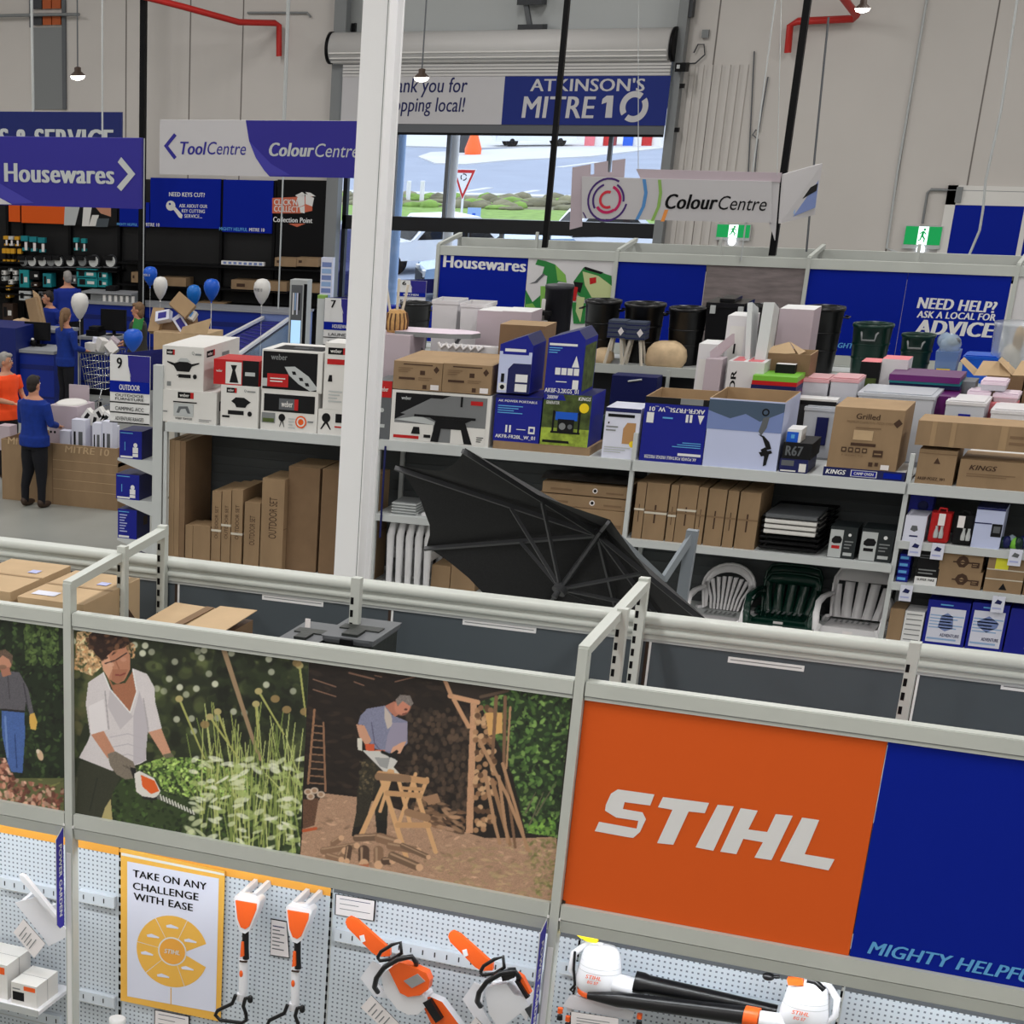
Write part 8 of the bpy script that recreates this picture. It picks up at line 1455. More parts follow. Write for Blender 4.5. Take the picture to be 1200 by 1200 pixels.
# carton full of tools
p = atz(205, 425, .0); Yk = 31.0; a, b = at(180, 400, Yk), at(240, 400, Yk); z1 = at(200, 390, Yk).z; t = thing('open_carton', ((a.x+b.x)/2, Yk+.3, 0), 'open carton heaped with boxed goods behind the white barbecue boxes', 'carton', world=True)
m = MB(); m.box(a.x, b.x, Yk, Yk+.7, 0, z1, 'card2'); m.prism([(b.x-.45, Yk, z1), (b.x+.05, Yk-.02, z1+.02), (b.x+.1, Yk+.02, z1+.26), (b.x-.42, Yk+.02, z1+.1)], (0, .01, 0), 'card2'); m.build('carton_body', t)
for i, (x, y, w, h, rz, mm, nm) in enumerate(((214, 358, .36, .26, .6, 'card', 'small brown box topmost on the heaped carton'), (192, 371, .26, .17, -.2, 'posterwhite', 'white card with violet print left on the heaped carton'), (212, 380, .3, .16, .9, 'posterwhite', 'white card with violet print, lower right on the heaped carton'), (222, 368, .24, .15, .4, 'offwhite', 'white and sky blue box on the heaped carton'), (184, 376, .2, .4, 0, 'card', 'upright brown box at the left of the heaped carton'), (224, 380, .2, .25, -.4, 'cardside', 'dark brown box at the right of the heaped carton'), (200, 384, .5, .3, .1, 'cardside', 'brown goods filling the middle of the heaped carton'))):
    q = at(x, y, Yk+.2+.03*i); M3 = Matrix.Rotation(rz, 3, 'Y') @ Matrix.Rotation(-.5, 3, 'X'); m = MB(); m.obox(q, (w, .12, h), M3, mm)
    if i in (1, 2, 3): m.obox(q+M3 @ Vector((0, -.061, 0)), (w*.6, .002, h*.6), M3, 'signblue' if i < 3 else 'lightblue')
    tag(m.build('product_box', autoloc=True), nm, 'box', 'goods heaped in the carton')
# trolley
Yt = 31.3; p = atz(118, 472, 0); a, b = at(101, 412, Yt), at(131, 412, Yt); t = thing('shopping_trolley', ((a.x+b.x)/2, Yt, 0), 'chrome wire shopping trolley loaded with white parcels', 'trolley'); w = (b.x-a.x)*.5; zt, z0 = at(115, 412, Yt).z, .45
m = MB()
for i in range(9):
    f = i/8; X = -w+2*w*f
    m.tube([(X, -.25, zt), (X*.75+.06, -.22, z0)], .006, 5, 'chrome'); m.tube([(X, .5, zt), (X*.75+.06, .4, z0+.1)], .006, 5, 'chrome')
for k in range(6):
    f = k/5; z = z0+(zt-z0)*f; q = .75+.25*f; o = .06*(1-f); m.tube([(-w*q+o, -.23-.02*f, z), (w*q+o, -.23-.02*f, z), (w*q+o, .42+.08*f, z), (-w*q+o, .42+.08*f, z), (-w*q+o, -.23-.02*f, z)], .007, 5, 'chrome')
m.build('basket', t)
m = MB(); m.tube([(-w, -.27, zt+.02), (w, -.27, zt+.02)], .018, 8, 'midgrey'); m.build('push_handle', t)
for s in (-1, 1):
    m = MB(); m.tube([(w*s*.7, -.22, z0), (w*s*.8-.05, -.3, .2), (w*s*.8-.05, -.3, .1)], .014, 6, 'chrome'); m.tube([(w*s*.8-.05, -.3, .14), (w*s*.7, .45, .16)], .012, 6, 'chrome'); m.build('frame', t)
    for y in (-.3, .45): m = MB(); m.lathe((w*s*.78-.04, y, .06), [(.06, -.015), (.06, .015)], 12, 'black', ax='x'); m.build('wheel', t)
r_ = random.Random(11)
for i in range(7): m = MB(); m.obox(((a.x+b.x)/2-w*.75+w*.25*i, Yt+.1+.08*(i % 3), zt+.05+.05*(i % 2)), (.2, .16, .15), Matrix.Rotation(i*1.7, 3, 'Y') @ Matrix.Rotation(i*.9, 3, 'X'), ('offwhite', 'posterwhite', 'palemauve')[i % 3]); tag(m.build('parcel', autoloc=True), 'white wrapped parcel in the wire trolley, %s from the left' % ('first', 'second', 'third', 'fourth', 'fifth', 'sixth', 'seventh')[i], 'parcel', 'white parcels in the trolley')
# cardboard dump bin reading MITRE 10, white boxes heaped in it
CYF = 24.45; X0, X1 = at(3, 590, CYF).x, at(137, 605, CYF).x; zc2 = at(90, 522, CYF).z; xm = at(62, 590, CYF).x
m = MB(); wl = .03; dp = .85; m.box(X0, X1, CYF, CYF+wl, 0, zc2, 'kraft'); m.box(X0, X1, CYF+dp, CYF+dp+wl, 0, zc2, 'kraft'); m.box(X0, X0+wl, CYF+wl, CYF+dp, 0, zc2, 'cardside'); m.box(X1-wl, X1, CYF+wl, CYF+dp, 0, zc2, 'cardside'); m.box(X0, X1, CYF+wl, CYF+dp, zc2-.25, zc2-.2, 'cardside'); m.box(xm-.006, xm+.006, CYF-.003, CYF, 0, zc2, 'cardside')
for k in range(4): m.box(xm, X1, CYF-.002, CYF, zc2-.22-.13*k, zc2-.215-.13*k, 'card2')
m.tpx('MITRE 10', 76, 530, 128, 8, CYF-.003, 'card2', .02, .1); m.tpx('MITRE 10', 9, 520, 58, 8, CYF-.003, 'card2', .02, .1); tag(m.build('dump_bin', autoloc=True), 'long cardboard dump bin of white boxes behind the person in blue', 'display bin')
def wp(m, X0, X1, Y, d, z, t): front(m, X0, X1, Y, z, t).rect(.15, .1, .3, .7, 'nearblack').rect(.5, .35, .8, .7, 'midgrey')
for i, (x0, x1, yt, dy, sk, nm) in enumerate(((84, 100, 492, .1, 0, 'front left with black stripe'), (108, 118, 496, .08, .1, 'front middle'), (119, 132, 494, .1, -.05, 'front right'), (126, 136, 500, .3, .3, 'at the right end'), (98, 106, 484, .4, .5, 'behind the striped one'), (70, 82, 505, .12, 0, 'beside the person in blue'))):
    rbox('product_box', 'small white product box in the dump bin, '+nm, x0, x1, yt, CYF+dy, zc2-.2, .14, 'posterwhite', pr=wp if i < 4 else None, group='white boxes heaped in the dump bin', skew=sk, yb=512)
for i, (x, y, rz) in enumerate(((104, 487, .7), (118, 485, -.6), (113, 492, .2), (126, 490, .5))):
    q = at(x, y, CYF+.3); m = MB(); m.obox(q, (.13, .1, .16), Matrix.Rotation(rz, 3, 'Y'), 'offwhite'); m.obox(q+Matrix.Rotation(rz, 3, 'Y') @ Vector((0, -.052, 0)), (.05, .002, .09), Matrix.Rotation(rz, 3, 'Y'), 'nearblack'); tag(m.build('product_box', autoloc=True), 'tilted white product box on top of the dump bin heap, %s' % ('leftmost', 'third from left', 'second from left', 'rightmost')[i], 'box', 'white boxes heaped in the dump bin')
m = MB(); a = at(64, 505, CYF+.45); b = at(97, 505, CYF+.45); m.box(a.x, b.x, CYF+.3, CYF+.8, zc2-.2, at(80, 474, CYF+.45).z, 'palemauve'); m.ell(((a.x+b.x)/2, CYF+.55, at(80, 474, CYF+.45).z), .22, .25, .06, 'offwhite'); m.circ = None; front(m, a.x, b.x, CYF+.3, zc2-.2, at(80, 474, CYF+.45).z).circ(.06, .45, .04, 'nearblack').circ(.2, .45, .04, 'nearblack'); tag(m.build('wrapped_box', autoloc=True), 'large pale plastic wrapped box in the dump bin behind the person', 'box')
p, q = at(81, 470, CYF+.9), at(104, 471, CYF+.9); zt = at(90, 451, CYF+.9).z; t = thing('sign_stand', ((p.x+q.x)/2, CYF+.95, 0), 'blank white notice board on a stand behind the dump bin', 'sign', world=True); m = MB(); m.box(p.x, q.x, CYF+.9, CYF+.92, p.z, zt, 'palemauve'); m.build('board', t); m = MB(); m.box((p.x+q.x)/2-.06, (p.x+q.x)/2+.06, CYF+.93, CYF+.96, 0, p.z+.05, 'palemauve'); m.build('post', t)
p = at(4, 560, 23); q = at(8, 580, 33.10); m = MB(); m.box(q.x-1.2, q.x, 23, 33.10, 0, at(4, 563, 23).z, 'kraft', 'offwhite'); m.box(q.x-.5, q.x-.02, 23.05, 33.00, at(4, 563, 23).z, at(4, 556, 23).z, 'offwhite'); tag(m.build('carton', autoloc=True), 'brown carton at the left picture edge in front of the dump bin', 'carton')
m = MB(); p = at(10, 505, CYF+.3); m.box(p.x-.12, p.x+.08, CYF+.2, CYF+.4, zc2-.2, at(10, 498, CYF+.3).z, 'palemauve'); tag(m.build('product_box', autoloc=True), 'pale box under the hand of the person in orange', 'box')

# ---------------------------------------------------------------- balloons
for i, (x, y, w, h, Y, mm, nm, tx) in enumerate(((176, 324, 17, 22, 33.20, 'brightblue', 'blue balloon with white print beside the power pole', 1), (188, 338, 17, 26, 32.90, 'offwhite', 'white balloon touching the printed blue balloon', 0), (227, 347, 17, 25, 33.00, 'lightblue2', 'lighter blue balloon, left of the two before the rear counter', 0), (248, 340, 19, 25, 32.60, 'brightblue', 'blue balloon on a straight white string above the barbecue boxes', 0), (307, 342, 20, 29, 33.20, 'offwhite', 'white balloon with small print near the drinks cooler', 1), (93.5, 359, 21, 30, 32.30, 'offwhite', 'white balloon above the woman with a ponytail', 0), (156, 399, 23, 26, 29.20, 'brightblue', 'blue balloon above the aisle 9 sign', 0))):
    if 'lightblue2' not in MATS: mat('lightblue2', (16, 110, 200), .35)
    c = at(x, y, Y); k = 1.0/ppm(c); rx_, hz = w/2*k, h*k; t = thing('balloon', (c.x, Y, c.z-hz*.5), nm, 'balloon', 'party balloons'); zz = hz
    m = MB(); m.lathe((0, 0, 0), [(rx_*.05, 0), (rx_*.3, zz*.08), (rx_*.72, zz*.3), (rx_*.95, zz*.52), (rx_, zz*.66), (rx_*.9, zz*.84), (rx_*.6, zz*.96), (rx_*.15, zz)], 18, mm)
    if tx: m.text('MITRE 10', (-rx_*.5, -rx_*1.0-.01, zz*.55), (rx_, 0, 0), (0, 0, zz*.12), 'offwhite' if mm != 'offwhite' else 'midgrey', .02)
    m.build('balloon_body', t); m = MB(); m.lathe((0, 0, -.025), [(.018, 0), (.006, .03)], 8, mm); m.build('knot', t); zg = {0: 0, 1: 0, 3: 0, 6: 0}.get(i, 0)
    m = MB(); m.tube([(0, 0, -.02), (.01, 0, zg-(c.z-hz*.5))], .008 if i == 3 else .003, 4, 'offwhite'); m.build('string', t)

# ---------------------------------------------------------------- dark tool display along the back wall
TY = 38.5; fx = lambda x, y=280: at(x, y, TY).x; fz = lambda y, x=180: at(x, y, TY).z
ts = thing('tool_display', (fx(150), TY, 0), 'long black tool display shelving along the back wall', 'shelving', world=True)
mat('displayblack', (17, 17, 19), .6)
m = MB(); m.box(fx(-60), fx(378), TY+.4, TY+.44, 0, fz(212), 'displayblack'); m.build('back_panel', ts)
for x in (0, 17, 73, 131, 251, 313, 377): m = MB(); m.box(fx(x)-.03, fx(x)+.03, TY+.3, TY+.42, 0, fz(210), 'black'); m.build('upright', ts)
for x0, x1, y in ((-40, 137, 314), (-40, 137, 338), (137, 376, 312), (137, 376, 338), (-40, 376, 352), (-40, 26, 306)): 
    z = fz(y, (x0+x1)/2); m = MB(); m.box(fx(x0), fx(x1), TY, TY+.42, z-.03, z, 'black'); m.build('shelf', ts)
def tpanel(x0, x1, y0, y1, mm, label, extra=None):
    m = MB(); a, b = at(x0, y1, TY), at(x1, y1, TY); m.box(a.x, b.x, TY+.26, TY+.29, at((x0+x1)/2, y1, TY).z, at((x0+x1)/2, y0, TY).z, mm)
    if extra: extra(m)
    return tag(m.build('printed_sign', autoloc=True), label, 'sign', 'header panels of the tool display')
TP_ = TY+.257
tpanel(3, 16, 238, 261, 'signorange', 'narrow orange header panel at the left picture edge'); tpanel(18, 73, 238, 263, 'signorange', 'wide orange header panel over the yellow tools')
def tools(m):
    m.ppx([(76, 240), (94, 240), (88, 264), (75, 264)], TP_, 'lightgrey'); m.ppx([(98, 240), (108, 240), (104, 265), (96, 265)], TP_-.001, 'offwhite'); m.ppx([(112, 243), (130, 243), (130, 254), (118, 250)], TP_-.001, 'skin'); m.ppx([(108, 252), (116, 252), (112, 265), (104, 265)], TP_-.002, 'offwhite'); m.ppx([(114, 256), (128, 256), (126, 266), (112, 266)], TP_-.002, 'panelgrey')
tpanel(75, 130, 238, 265, 'nearblack', 'header panel with a dark photo of hands at work', tools)
tpanel(133, 168, 238, 267, 'blue', 'blue header panel partly behind the Housewares arrow sign', lambda m: m.tpx('MIGHTY HELPFUL', 137, 264, 161, 3, TP_, 'skyblue', .03))
def keys(m):
    m.tpx('NEED KEYS CUT?', 198, 230, 240, 5, TP_, 'white', .03); [m.tpx(s, 210+3*i, 243+6*i, 243-3*i, 4, TP_, 'white', .02) for i, s in enumerate(('ASK ABOUT OUR', 'KEY CUTTING', 'SERVICE...'))]
    m.ppx([(200+5.5*math.cos(i*.524), 241+6*math.sin(i*.524)) for i in range(12)], TP_, 'offwhite'); m.ppx([(202, 244), (205, 242), (214, 252), (213, 256), (210, 255)], TP_-.001, 'offwhite'); m.ppx([(199+1.4*math.cos(i), 239+1.4*math.sin(i)) for i in range(6)], TP_-.002, 'blue'); m.tpx('MITRE 10', 169, 265, 187, 4, TP_, 'white', .03)
tpanel(169, 251, 210, 268, 'blue', 'blue header panel reading NEED KEYS CUT? with a key', keys); tpanel(254, 312, 212, 274, 'blue', 'plain blue header panel left of the CLICK N COLLECT board', lambda m: (m.tpx('MIGHTY HELPFUL', 257, 270, 290, 4, TP_, 'skyblue', .02), m.tpx('MITRE 10', 292, 271, 310, 4, TP_, 'white', .03)))
mat('collectorange', (206, 104, 76), .5)
def click(m):
    m.ppx([(319, 232), (366, 230), (366, 247), (352, 250), (319, 250)], TP_, 'collectorange'); m.tpx("CLICK'N'", 321, 240, 350, 7, TP_-.002, 'offwhite', .03); m.tpx('COLLECT', 321, 248, 350, 7, TP_-.002, 'offwhite', .03); m.tpx('Collection Point', 320, 260, 366, 6, TP_, 'white', .03)
    m.ppx([(338, 262), (358, 262), (348, 266)], TP_, 'collectorange')
    for q in ([(348, 232), (357, 228), (357, 240), (350, 243)], [(358, 227), (368, 232), (366, 242), (358, 239)], [(346, 229), (354, 225), (358, 228), (350, 232)], [(358, 225), (364, 226), (370, 230), (362, 230)], [(351, 243), (357, 241), (357, 250), (352, 249)]): m.ppx(q, TP_-.003, 'offwhite')
tpanel(315, 377, 212, 330, 'black', "black board with the orange CLICK'N'COLLECT box emblem", click)
mat('toolyellow', (216, 160, 40), .5); mat('tooltitan', (206, 208, 206), .4); mat('tealbox', (24, 140, 146), .5)
def tool(x, y, w, h, mm, nm, grp, kind='tool', Y=TY+.12, tagw=True):
    c = at(x, y, Y); k = 1.15/ppm(c); W_, H_ = w*k, h*k; m = MB()
    if kind == 'saw':
        m.lathe((c.x, Y, c.z), [(W_*.5, -.04), (W_*.5, 0)], 14, 'darkgrey', ax='y'); m.lathe((c.x, Y-.05, c.z), [(W_*.42, -.01), (W_*.42, 0)], 14, mm, ax='y'); m.box(c.x-W_*.55, c.x+W_*.2, Y-.1, Y+.06, c.z+H_*.1, c.z+H_*.45, 'nearblack'); m.box(c.x-W_*.6, c.x+W_*.6, Y-.08, Y+.08, c.z-H_*.5, c.z-H_*.44, 'midgrey')
    elif kind == 'drill':
        m.box(c.x-W_*.5, c.x+W_*.4, Y-.04, Y+.04, c.z+H_*.15, c.z+H_*.5, mm); m.box(c.x-W_*.1, c.x+W_*.2, Y-.03, Y+.03, c.z-H_*.4, c.z+H_*.2, 'nearblack'); m.box(c.x-W_*.3, c.x+W_*.3, Y-.05, Y+.05, c.z-H_*.5, c.z-H_*.3, mm)
        if tagw: m.box(c.x+W_*.05, c.x+W_*.4, Y-.06, Y-.055, c.z-H_*.45, c.z+H_*.1, 'paper')
    else: m.box(c.x-W_/2, c.x+W_/2, Y-.1, Y+.1, c.z-H_/2, c.z+H_/2, mm); front(m, c.x-W_/2, c.x+W_/2, Y-.1, c.z-H_/2, c.z+H_/2).rect(.1, .2, .4, .8, 'nearblack' if mm != 'black' else 'midgrey').rect(.5, .3, .85, .6, 'offwhite')
    return tag(m.build('power_tool' if kind != 'box' else 'tool_case', autoloc=True), nm, 'tool' if kind != 'box' else 'case', grp)
ords = ('first', 'second', 'third', 'fourth', 'fifth', 'sixth', 'seventh', 'eighth', 'ninth')
for i, x in enumerate((8, 14, 21)): tool(x, 282+i*.3, 6, 9, 'tooltitan' if i % 2 else 'toolyellow', 'yellow tool in the upper row at the left edge, %s from left' % ords[i], 'yellow tools in the upper row', 'drill')
for i, x in enumerate((6, 11, 16, 24)): tool(x, 299+i*.2, 5, 13, 'toolyellow', 'yellow tool in the lower row at the left edge, %s from left' % ords[i], 'yellow tools in the lower row', 'drill', tagw=False)
for i, x in enumerate((30, 40, 50)): tool(x, 285+i, 9, 14, 'teal', 'teal tool hung on the black display, %s from left' % ords[i], 'hung teal tools', 'drill')
for i, x in enumerate((90, 99)): tool(x, 286+i, 6, 12, 'tealbox', 'teal tool with white top in the black display middle, %s of two' % ('left', 'right')[i], 'paired teal tools', 'drill')
for i, x in enumerate((29, 39, 51, 61, 70, 84, 98, 111, 131)): tool(x, 306, 11 if i < 7 else 13, 12, 'tooltitan' if i % 3 else 'grey', 'circular saw on the upper tool shelf, %s from left' % ords[i], 'saws on the upper tool shelf', 'saw')
for x, y, w, h, mm, nm in ((31, 326, 11, 17, 'tealbox', 'tall teal case at the left of the middle tool shelf'), (43, 322, 11, 8, 'nearblack', 'dark case beside the tall teal case'), (58, 328, 10, 13, 'teal', 'dull teal case left of the bald man'), (104, 320, 23, 9, 'tealbox', 'wide teal case, upper of two right of the bald man'), (105, 330, 23, 9, 'tealbox', 'wide teal case, lower of two right of the bald man'), (123, 322, 11, 8, 'tealbox', 'short teal case, upper at the shelf right end'), (123, 331, 11, 8, 'tealbox', 'short teal case, lower at the shelf right end'), (32, 346, 14, 9, 'lightgrey', 'grey case on the low shelf behind the open carton'), (52, 346, 8, 8, 'midgrey', 'dim grey case beside the dark haired man'), (12, 365, 12, 16, 'brown', 'brown boxed tool at the left edge'), (43, 333, 8, 4, 'brown', 'brown pack below the dark case'), (89, 327, 6, 8, 'midgrey', 'small grey case just right of the bald man')):
    tool(x, y, w, h, mm, nm, 'tool cases on the black display', 'box')
for i, (x, y) in enumerate(((7, 319), (15, 315), (20, 319), (7, 326), (15, 330), (20, 326), (12, 337), (12, 346))): tool(x, y, 4.5, 4, ('offwhite', 'lightgrey')[i < 6 and i % 2] if i < 6 else 'toolyellow', 'small pale pack hung on the black pegboard at the left edge', 'small packs hung at the left edge', 'box')
for x0, x1, y0, y1, nm in ((153, 168, 319, 331, 'behind the printed blue balloon'), (186, 217, 325, 335, 'right of the touching white balloon'), (230, 262, 354, 360, 'low behind the rear counter'), (270, 335, 328, 341, 'wide one behind the cooler balloon'), (358, 376, 333, 343, 'at the right end of the shelf'), (321, 346, 302, 312, 'left of two below the CLICK N COLLECT board'), (346.5, 372, 302, 312, 'right of two below the CLICK N COLLECT board')):
    a, b = at(x0, y1, TY), at(x1, y1, TY); m = MB(); m.box(a.x, b.x, TY+.03, TY+.38, a.z, at(x0, y0, TY).z, 'kraft'); front(m, a.x, b.x, TY+.03, a.z, at(x0, y0, TY).z).rect(.1, .4, .25, .7, 'cardprint'); tag(m.build('carton', autoloc=True), 'flat brown carton on the black shelving, '+nm, 'carton', 'cartons on the black shelving')
a, b = at(258, 307, TY), at(308, 310, TY); m = MB(); m.box(a.x, b.x, TY+.05, TY+.12, a.z-.05, a.z+.02, 'white'); f = front(m, a.x, b.x, TY+.05, a.z-.05, a.z+.02); [f.rect(.05+.12*k, .2, .12+.12*k, .8, 'bluegrey') for k in range(8)]; tag(m.build('ticket_rail', autoloc=True), 'long white ticket strip on the black shelving right of the power pole', 'ticket strip')
# louvre window high on the wall
mat('louvre_orange', (176, 84, 34), .5); m = MB(); a, b = at(37, 30, WY-.03), at(75, 30, WY-.03); zt, z1, z2 = at(50, -6, WY-.03).z, at(50, 32, WY-.03).z, at(50, 128, WY-.03).z
m.box(a.x, b.x, WY-.03, WY+.01, z2, z1, 'grey'); m.box(b.x-.04, b.x+.04, WY-.05, WY, z2, zt, 'midgrey'); m.box(a.x-.04, a.x+.02, WY-.05, WY, z1, zt, 'midgrey')
for i in range(2):
    for j in range(3): x = a.x+.06+(b.x-a.x-.1)*j/3; m.box(x, x+(b.x-a.x)*.26, WY-.06, WY-.02, z1+(zt-z1)*i*.5+.04, z1+(zt-z1)*(i+1)*.5-.04, 'louvre_orange' if j else 'darkgrey')
struct(m.build('window_2')); pipe('sprinkler_pipe', [(-20, 19), (60, 17), (93, 17)], .03, 'grey', 'grey pipe crossing the orange louvres at the top left', 'pipe', WY-.15)

# ---------------------------------------------------------------- people
def person(loc, rot, H, label, top, bottom, hair, style='short', arms=None, topname='jumper', look=0.0, lean=0.0, legs=((-.10, 0), (.10, 0)), bare=0.0, build=1.0, shoes='brown', belly=1.0):
    s = H/1.75; t = thing('person', loc, label, 'person', rot=rot); V = lambda p: Vector(p)*s
    arms = arms or (((-.2, .02, 1.42), (-.25, -.02, 1.15), (-.2, -.18, .98)), ((.2, .02, 1.42), (.25, -.02, 1.15), (.2, -.18, .98)))
    LN = lambda z: -lean*max(0, z-.95)
    rings = ((.86, .165, .12), (.95, .17, .125), (1.06, .15*belly, .112*belly), (1.18, .15, .108), (1.30, .17, .115), (1.40, .18, .105), (1.455, .13, .08), (1.50, .058, .058), (1.56, .055, .058))
    def torso(m, z0, z1, e, mm): m.ring([[V(((rx*build+e)*math.cos(a), (ry*build+e)*math.sin(a)+LN(z), z)) for a in [6.2832*i/18 for i in range(18)]] for z, rx, ry in rings if z0 <= z <= z1], mm)
    hx = Matrix.Rotation(look, 3, 'Z'); hc = Vector((0, LN(1.63)-.012, 1.635)); hp = lambda p: V(hc+hx @ Vector(p))
    def rem(o, vox, it=4): r = o.modifiers.new('fuse', 'REMESH'); r.mode = 'VOXEL'; r.voxel_size = vox; r.use_smooth_shade = True; q = o.modifiers.new('soften', 'SMOOTH'); q.iterations = it; q.factor = .5
    m = MB(); torso(m, .8, 1.6, 0, 'skin')
    m.ell(hp((0, .012, .02)), .078*s, .098*s, .108*s, 'skin', 16, 10); m.ell(hp((0, -.03, -.045)), .055*s, .062*s, .07*s, 'skin', 12, 8); m.ell(hp((0, -.098, -.012)), .014*s, .022*s, .024*s, 'skin', 8, 6)
    for q in (-1, 1): m.ell(hp((q*.078, .012, -.005)), .012*s, .02*s, .034*s, 'skin', 8, 6)
    for q, ch in zip((-1, 1), arms):
        a, b, c = (Vector((p[0], p[1]+LN(p[2]), p[2])) for p in ch); m.tube([V(a), V(a.lerp(b, .5)), V(b), V(b.lerp(c, .35)), V(c)], [.052*s, .047*s, .04*s, .04*s, .028*s], 10, 'skin')
        d = (c-b).normalized(); sd = d.cross(Vector((0, 0, 1))).normalized() if abs(d.z) < .95 else Vector((1, 0, 0)); up = sd.cross(d); m.ell(V(c+d*.05), .034*s, .05*s, .02*s, 'skin', 10, 6, Matrix((sd, d, up)).transposed())
        for k in range(4): o = c+d*.085+sd*(-.027+.018*k); L = (.065, .078, .072, .055)[k]; m.tube([V(o), V(o+d*L*.5-up*.008), V(o+d*L*.9-up*.028)], [.0095*s, .009*s, .0075*s], 6, 'skin')
        o = c+d*.035+sd*(-.03*q); m.tube([V(o), V(o+d*.035-sd*.03*q), V(o+d*.07-sd*.033*q-up*.01)], [.012*s, .0105*s, .009*s], 6, 'skin')
    for q, (lx, ly) in zip((-1, 1), legs): m.tube([V((q*.085, 0, .9)), V(((q*.09+lx)/2, ly*.4-.012, .5)), V((lx, ly+.01, .09))], [.082*s, .052*s, .036*s], 12, 'skin')
    rem(m.build('body', t), .009*s)
    for q in (-1, 1): m = MB(); m.ell(hp((q*.032, -.083, .015)), .012*s, .008*s, .007*s, 'offwhite', 8, 5); m.ell(hp((q*.032, -.090, .015)), .006*s, .003*s, .006*s, 'nearblack', 8, 5); m.build('eye', t); m = MB(); m.tube([hp((q*.016, -.092, .036)), hp((q*.048, -.082, .036))], .004*s, 5, hair); m.build('eyebrow', t)
    m = MB(); m.tube([hp((-.022, -.088, -.062)), hp((0, -.096, -.06)), hp((.022, -.088, -.062))], .005*s, 5, 'lips' if 'lips' in MATS else mat('lips', (150, 84, 76), .5)); m.build('mouth', t)
    m = MB(); torso(m, .9, 1.46, .018, top)
    m.ring([[V(((.172*build+.03)*math.cos(a), (.128*build+.026)*math.sin(a), z)) for a in [6.2832*i/18 for i in range(18)]] for z in (.84, .97)], top)
    for ch in arms:
        a, b, c = (Vector((p[0], p[1]+LN(p[2]), p[2])) for p in ch); e = b.lerp(a, .35) if bare else b.lerp(c, .88); pts = [V(a)]+([V(e)] if bare else [V(a.lerp(b, .5)), V(b), V(e)]); m.tube(pts, ([.07*s, .062*s] if bare else [.07*s, .064*s, .056*s, .044*s]), 10, top)
    m.tube([V((0, LN(1.46), 1.46)), V((0, LN(1.5), 1.50))], [.085*s, .068*s], 14, top); rem(m.build(topname, t), .012*s)
    m = MB(); m.ring([[V(((rx*build+.012)*math.cos(a), (ry*build+.012)*math.sin(a), z)) for a in [6.2832*i/18 for i in range(18)]] for z, rx, ry in ((.8, .16, .115), (.9, .17, .125), (1.0, .16, .115))], bottom)
    for q, (lx, ly) in zip((-1, 1), legs): m.tube([V((q*.085, 0, .88)), V((q*.088+lx*.1, ly*.2, .68)), V(((q*.09+lx)/2, ly*.4-.012, .48)), V((lx, ly+.01, .28)), V((lx, ly+.015, .05))], [.098*s*build, .09*s*build, .07*s*build, .062*s, .052*s], 14, bottom)
    rem(m.build('trousers', t), .012*s)
    for lx, ly in legs: m = MB(); m.ell(V((lx, ly-.05, .045)), .046*s, .135*s, .046*s, shoes, 12, 8); m.ell(V((lx, ly+.03, .075)), .05*s, .06*s, .06*s, shoes, 10, 7); m.build('shoe', t)
    m = MB()
    if style != 'bald':
        m.ell(hp((0, .026, .036)), .085*s, .1*s, .104*s, hair, 16, 10); m.ell(hp((0, .055, -.01)), .076*s, .068*s, .085*s, hair, 14, 8); m.ell(hp((0, -.045, .088)), .06*s, .05*s, .035*s, hair, 12, 6)
        if style == 'tail': m.tube([hp((0, .10, .05)), hp((.0, .15, .0)), hp((0, .15, -.12)), hp((.01, .12, -.26))], [.034*s, .04*s, .036*s, .012*s], 10, hair)
        if style == 'bob': m.ell(hp((0, .05, -.05)), .088*s, .07*s, .1*s, hair, 14, 8)
    else: m.ring([[hp((.083*math.cos(a), .03+.096*math.sin(a), z)) for a in [R(-15+210*i/14) for i in range(15)]] for z in (-.05, -.01, .03)], hair, (0, 0), True, False); m.ell(hp((0, .085, -.02)), .065*s, .03*s, .05*s, hair, 12, 7)
    m.build('hair', t); return t
mat('hair_dark', (38, 30, 26), .7); mat('hair_brown', (120, 92, 66), .7); mat('hair_grey', (150, 146, 142), .7); mat('jacket', (58, 56, 50), .8); mat('jumper2', (16, 44, 140), .85)
LIFT = (((-.21, .0, 1.41), (-.28, -.03, 1.15), (-.18, -.28, 1.08)), ((.21, .0, 1.41), (.28, -.03, 1.15), (.16, -.28, 1.08)))
p = atz(43, 594, 0); person((p.x-.02, p.y, 0), R(168), 1.74, 'person in blue jumper and black trousers seen from behind at the dump bin', 'blue_jumper', 'black_pants', 'hair_dark', arms=LIFT, legs=((-.13, 0), (.15, .03)), build=1.22)
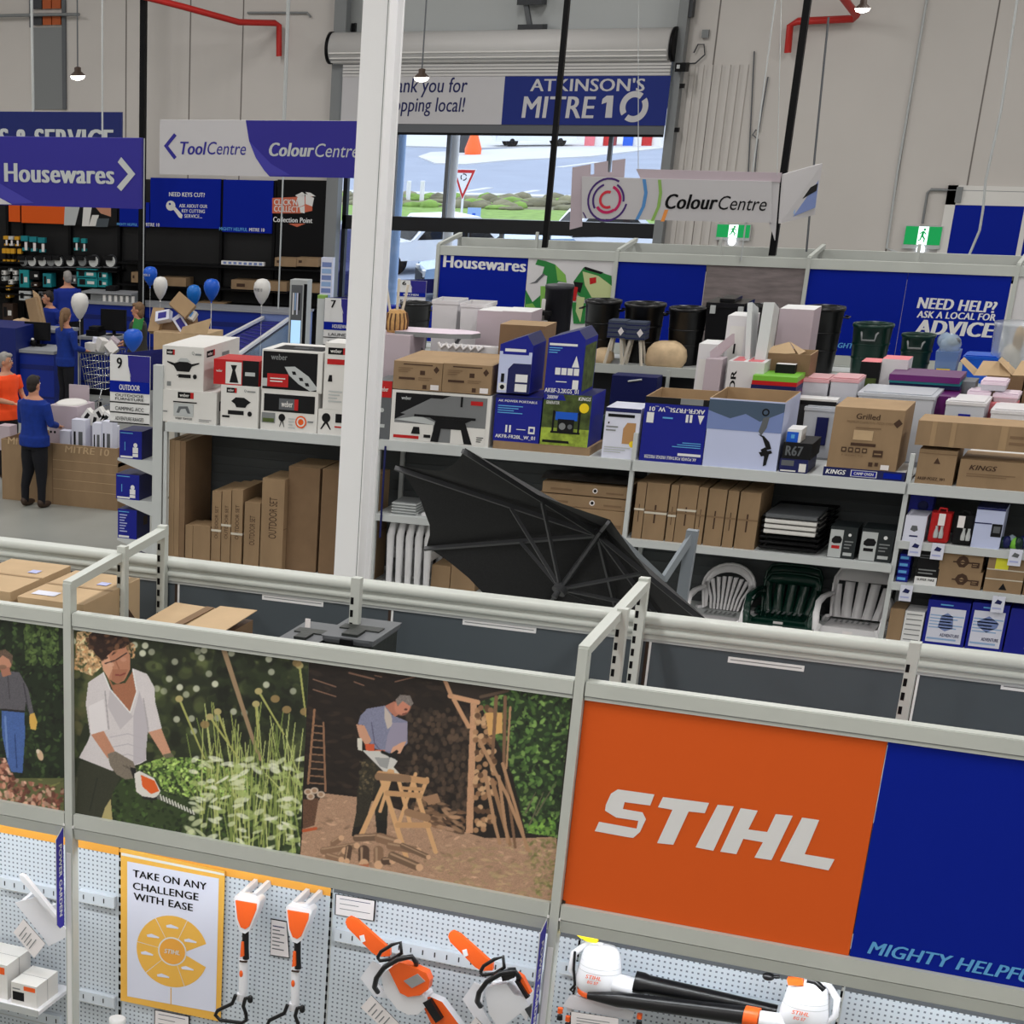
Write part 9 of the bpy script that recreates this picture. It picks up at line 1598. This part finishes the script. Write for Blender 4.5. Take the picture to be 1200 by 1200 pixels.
p = at(10, 430, 25.8); o = person((p.x-.05, 25.8, 0), R(75), 1.76, 'person in hi-vis orange shirt with grey hair at the left picture edge', 'hivis', 'black_pants', 'hair_grey', 'short', arms=(((-.21, .0, 1.41), (-.27, -.03, 1.15), (-.14, -.30, 1.10)), ((.21, .0, 1.41), (.29, -.03, 1.15), (.10, -.34, 1.06))), topname='shirt', look=.3, bare=1, build=1.15, belly=1.15)
p = at(77, 420, 30.8); person((p.x, 30.8, 0), R(150), at(76, 362, 30.8).z, 'person with a long brown ponytail and blue jumper before the counter', 'blue_jumper', 'black_pants', 'hair_brown', 'tail', arms=LIFT, look=.5, build=1.05)
p = at(66, 360, 33.60); person((p.x, 33.60, 0), R(-25), at(64, 342, 33.60).z+.02, 'person with short dark hair in blue behind the left counter, head bowed', 'jumper2', 'black_pants', 'hair_dark', arms=LIFT, topname='shirt', look=-.4, lean=.28, build=1.1)
p = at(71, 330, 36.0); person((p.x+.15, 36.0, 0), R(210), at(72, 318, 36.0).z, 'person with balding grey head and blue shirt facing the black display', 'jumper2', 'black_pants', 'hair_grey', 'short', topname='shirt', look=.3, build=1.2)
p = atz(162, 356, 1.72); person((p.x, p.y, 0), R(-60), 1.73, 'person in dark jacket with a green scarf behind the blue balloon', 'jacket', 'black_pants', 'hair_brown', 'bob', arms=LIFT, topname='jacket', look=-.2, build=1.3)
m = MB(); q = at(164, 381, p.y-.2); m.ring([[(q.x-.1, p.y-.22, q.z+.12), (q.x, p.y-.26, q.z+.1), (q.x+.08, p.y-.2, q.z+.12)], [(q.x-.12, p.y-.26, q.z-.08), (q.x, p.y-.30, q.z-.1), (q.x+.06, p.y-.24, q.z-.06)]], 'sprayg', (0, 0), True, False); sc = m.build('scarf')
sc.parent = [o for o in COL.objects if o.get('label', '').startswith('person in dark jacket')][0]; sc.matrix_parent_inverse = Matrix.Translation(sc.parent.location).inverted() if 0 else (Matrix.Translation(sc.parent.location) @ Matrix.Rotation(sc.parent.rotation_euler.z, 4, 'Z')).inverted()
